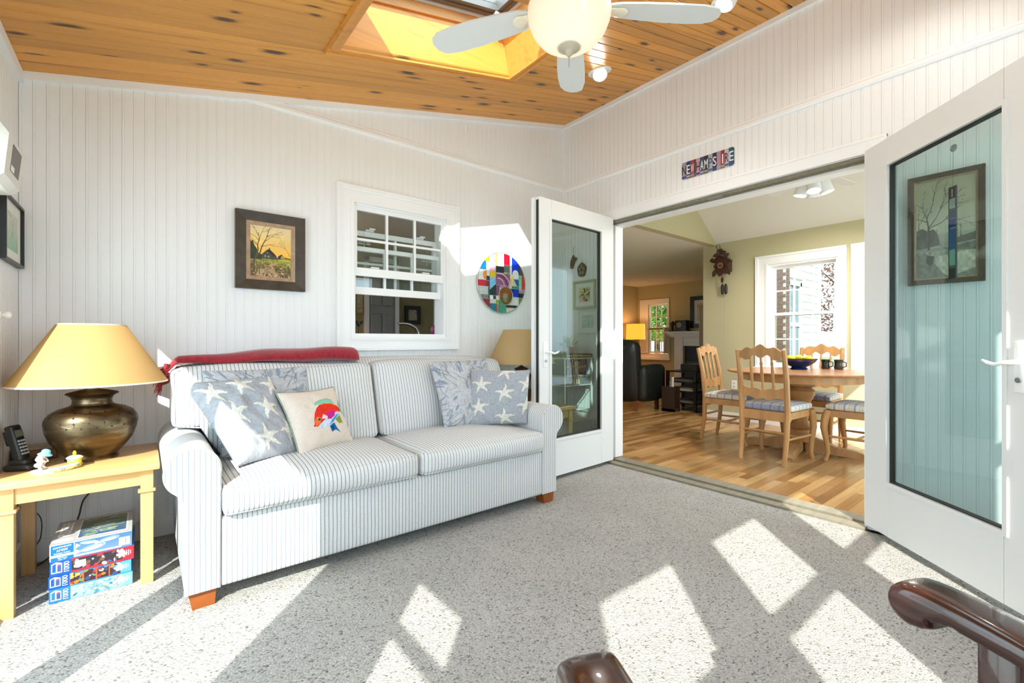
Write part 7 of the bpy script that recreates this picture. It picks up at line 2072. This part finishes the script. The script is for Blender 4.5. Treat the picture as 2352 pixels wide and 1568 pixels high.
framed('framed_print', 'large black-framed print above the fireplace', frame_m((XF, 1.86, 1.63), (0, -1, 0), (0, 0, 1)), (0.52, 0.66), [(0.085, 0.03, 0.03, M_BLACK, 'black_frame'), (0.07, 0.012, 0.012, MATS['white_mat_board'], 'mat_board')], cv, 0.01, M_CANVAS)
tvv = thing('television', (4.55, 1.13, 0.60), 'flat black television seen edge-on beyond the clock wall', 'television', rz=R(-52))
part('screen', MB().rbox(-0.02, 0.02, -0.55, 0.03, 0.26, 1.04, 0.006, 1), M_BLACK, tvv, local=True)
part('silver_edge', MB().box(-0.024, 0.024, 0.03, 0.045, 0.26, 1.04), mat('silver_edge', L(190, 190, 190), 0.4, 0.4), tvv, local=True)
part('stand', MB().box(-0.04, 0.04, -0.30, -0.22, 0.0, 0.26).box(-0.12, 0.12, -0.45, -0.05, -0.02, 0.0), M_BLACK, tvv, local=True)
tvs = thing('television_stand', (4.62, 0.98, 0), 'low black cabinet under the television', 'cabinet')
part('cabinet_body', MB().rbox(4.30, 4.95, 0.66, 1.30, 0, 0.58, 0.006, 1), M_BWOOD, tvs)
part('cabinet_door', MB().rbox(4.285, 4.30, 0.68, 1.28, 0.04, 0.54, 0.003, 1), M_BWOOD, tvs)

# ------------------------------------------------------------------ outdoors
def m_grass():
    m, nt, p = newmat('lawn')
    v = objvec(nt, (1, 1, 1))
    n = nd(nt, 'ShaderNodeTexNoise', None, {'Vector': v, 'Scale': 3.0, 'Detail': 6.0})
    r = ramp(nt, n.outputs['Fac'], [(0.3, L(96, 104, 62)), (0.7, L(150, 150, 104))])
    nt.links.new(r.outputs[0], p.inputs['Base Color']); p.inputs['Roughness'].default_value = 0.95
    return m
single('ground', MB().box(-45, 45, -45, 45, -0.5, -0.35), m_grass(), (0, 0, -0.5), 'lawn around the house', 'ground', kind='structure')
single('bounce_slab', MB().box(-16, -3.66, -16, 8, -0.35, -0.12).box(-3.66, 8, -16, -3.76, -0.35, -0.12).box(0.2, 8, -3.76, -3.04, -0.35, -0.12), mat('pale_bounce', L(214, 212, 206), 0.9, var=((1.5, 1.5, 1.5), 0.12)), (-8, -8, -0.35), 'pale unseen slab added to bounce daylight up into the sunroom', 'bounce_slab', kind='structure')  # unseen reflector, added to throw neutral light onto upper walls and ceiling
M_SIDING = mat('white_siding', L(236, 236, 232), 0.55)
wing = thing('house_wing', (8.4, 0.9, -0.35), 'sunlit white clapboard house wing with a brick corner outside the dining window', 'building')
part('wall_core', MB().box(7.35, 9.45, 0.84, 3.0, -0.35, 5.2), M_SIDING, wing)
for k in range(30):
    z = -0.3 + k * 0.17
    for (a, b) in (((7.36, 9.45),) if not 0.3 < z < 2.35 else ((7.36, 7.52), (8.22, 9.45))):
        part('siding_board', MB().add([(a, 0.84, z), (b, 0.84, z), (b, 0.815, z), (a, 0.815, z), (a, 0.838, z + 0.172), (b, 0.838, z + 0.172), (b, 0.84, z + 0.172), (a, 0.84, z + 0.172)], [(0, 1, 2, 3), (3, 2, 5, 4), (0, 3, 4, 7), (1, 6, 5, 2), (7, 4, 5, 6)]), M_SIDING, wing)
part('corner_board', MB().box(9.38, 9.47, 0.80, 0.86, -0.35, 5.2), M_SIDING, wing)
wn = part('wing_window', MB().box(7.50, 7.58, 0.79, 0.84, 0.45, 2.3).box(8.16, 8.24, 0.79, 0.84, 0.45, 2.3).box(7.50, 8.24, 0.79, 0.84, 2.22, 2.36).box(7.50, 8.24, 0.79, 0.84, 0.42, 0.50).box(7.58, 8.16, 0.80, 0.84, 1.34, 1.42).box(7.85, 7.89, 0.81, 0.84, 0.5, 2.22), M_SIDING, wing)
part('window_hood', MB().box(7.46, 8.28, 0.74, 0.84, 2.36, 2.44), M_SIDING, wing)
part('pane', MB().box(7.58, 8.16, 0.832, 0.838, 0.5, 2.22), mat('dusky_window_glass', L(110, 124, 128), 0.08), wn)
M_BRICK = mat('red_brown_brick', L(126, 98, 86), 0.85, var=((20, 20, 20), 0.4))
part('chimney_core', MB().box(7.16, 7.34, 0.72, 1.42, -0.35, 5.0), mat('mortar', L(190, 184, 174), 0.9), wing)
bm1 = MB().box(0, 0.012, 0.0, 0.20, 0.0, 0.062).mesh('brick'); bm1.materials.append(M_BRICK)
bm2 = MB().box(0.0, 0.17, 0.0, 0.012, 0.0, 0.062).mesh('brick'); bm2.materials.append(M_BRICK)
for k in range(42):
    z = 0.0 + k * 0.074
    for j in range(3):
        o = link('brick', bm1, None, wing); o.location = Vector((7.15, 0.725 + j * 0.215 - (0.0 if k % 2 else 0.0) + (0.05 if k % 2 else 0), z)) - wloc(wing)
    o = link('brick', bm2, None, wing); o.location = Vector((7.162, 0.708, z)) - wloc(wing)
def tree(x, y, h, r, label, col, seed, nleaf=2600, trunk=True, group=None, ls=0.09, zmin=0.25):
    t = thing('garden_tree', (x, y, -0.35), label, 'tree', group)
    q = random.Random(seed)
    tm = MB().tube([(x, y, -0.35), (x + 0.05, y, h * 0.35), (x - 0.05, y + 0.05, h * 0.8)], [0.10, 0.08, 0.03], 8)
    for k in range(6):
        a = q.random() * 6.28
        tm.tube([(x, y, h * (0.25 + 0.08 * k)), (x + r * 0.6 * math.cos(a), y + r * 0.6 * math.sin(a), h * (0.4 + 0.08 * k))], [0.04, 0.01], 6)
    part('trunk', tm, mat('bark', L(92, 78, 64), 0.9), t)
    lfm = MB()
    for k in range(nleaf):
        a = q.random() * 6.28; rr = r * q.random() ** 0.4; z = h * (zmin + (1 - zmin) * q.random()); sq = math.sqrt(max(0.05, 1 - ((z / h - 0.6) / 0.5) ** 2))
        c = Vector((x + rr * sq * math.cos(a), y + rr * sq * math.sin(a), z))
        u = Vector((q.uniform(-1, 1), q.uniform(-1, 1), q.uniform(-1, 1))).normalized(); w = u.cross(Vector((q.uniform(-1, 1), q.uniform(-1, 1), q.uniform(-1, 1)))).normalized()
        s = ls * q.uniform(0.6, 1.2)
        lfm.add([c - u * s, c + w * s * 0.5, c + u * s, c - w * s * 0.5], [(0, 1, 2), (0, 2, 3)])
    o = part('foliage', lfm, col, t, kind='stuff')
    return t
GRN1 = translucent_mat('tree_leaf_green', L(112, 150, 62), 0.4)
GRN2 = translucent_mat('tree_leaf_dark', L(70, 92, 50), 0.3)
RUST = translucent_mat('tree_leaf_rust', L(150, 110, 96), 0.3)
tree(8.6, 4.7, 4.2, 1.5, 'bright green tree outside the living room window', GRN1, 1, 3600)
tree(11.6, 7.6, 4.6, 1.6, 'bright green tree further out beyond the living room window', GRN1, 2, 3000)
tree(11.5, 0.7, 5.2, 1.3, 'rust-leaved tree beyond the clapboard wing', RUST, 3, 6000, ls=0.05)
tree(6.2, -1.3, 2.2, 0.8, 'green shrub outside the second dining window', GRN2, 4, 2200, ls=0.06)
tree(9.4, -2.2, 4.5, 1.5, 'rust and green tree outside the second dining window', RUST, 5, 5000, ls=0.05)
# the four spot heads over the dining table really shine
for ang in (20, 110, 200, 290):
    a = R(ang)
    d_ = Vector((math.cos(a) * 0.28, math.sin(a) * 0.28, -1)).normalized()
    sl = bpy.data.lights.new('spot_bulb', 'SPOT'); sl.energy = 50; sl.spot_size = R(150); sl.spot_blend = 0.6; sl.color = (1, 0.94, 0.84); sl.shadow_soft_size = 0.04
    so = bpy.data.objects.new('spot_bulb', sl); COL.objects.link(so); so.parent = ff_
    so.location = Vector((fcx + 0.07 * math.cos(a), fcy + 0.07 * math.sin(a), 2.50)) + d_ * 0.15 - wloc(ff_)
    so.rotation_euler = d_.to_track_quat('-Z', 'Y').to_euler()
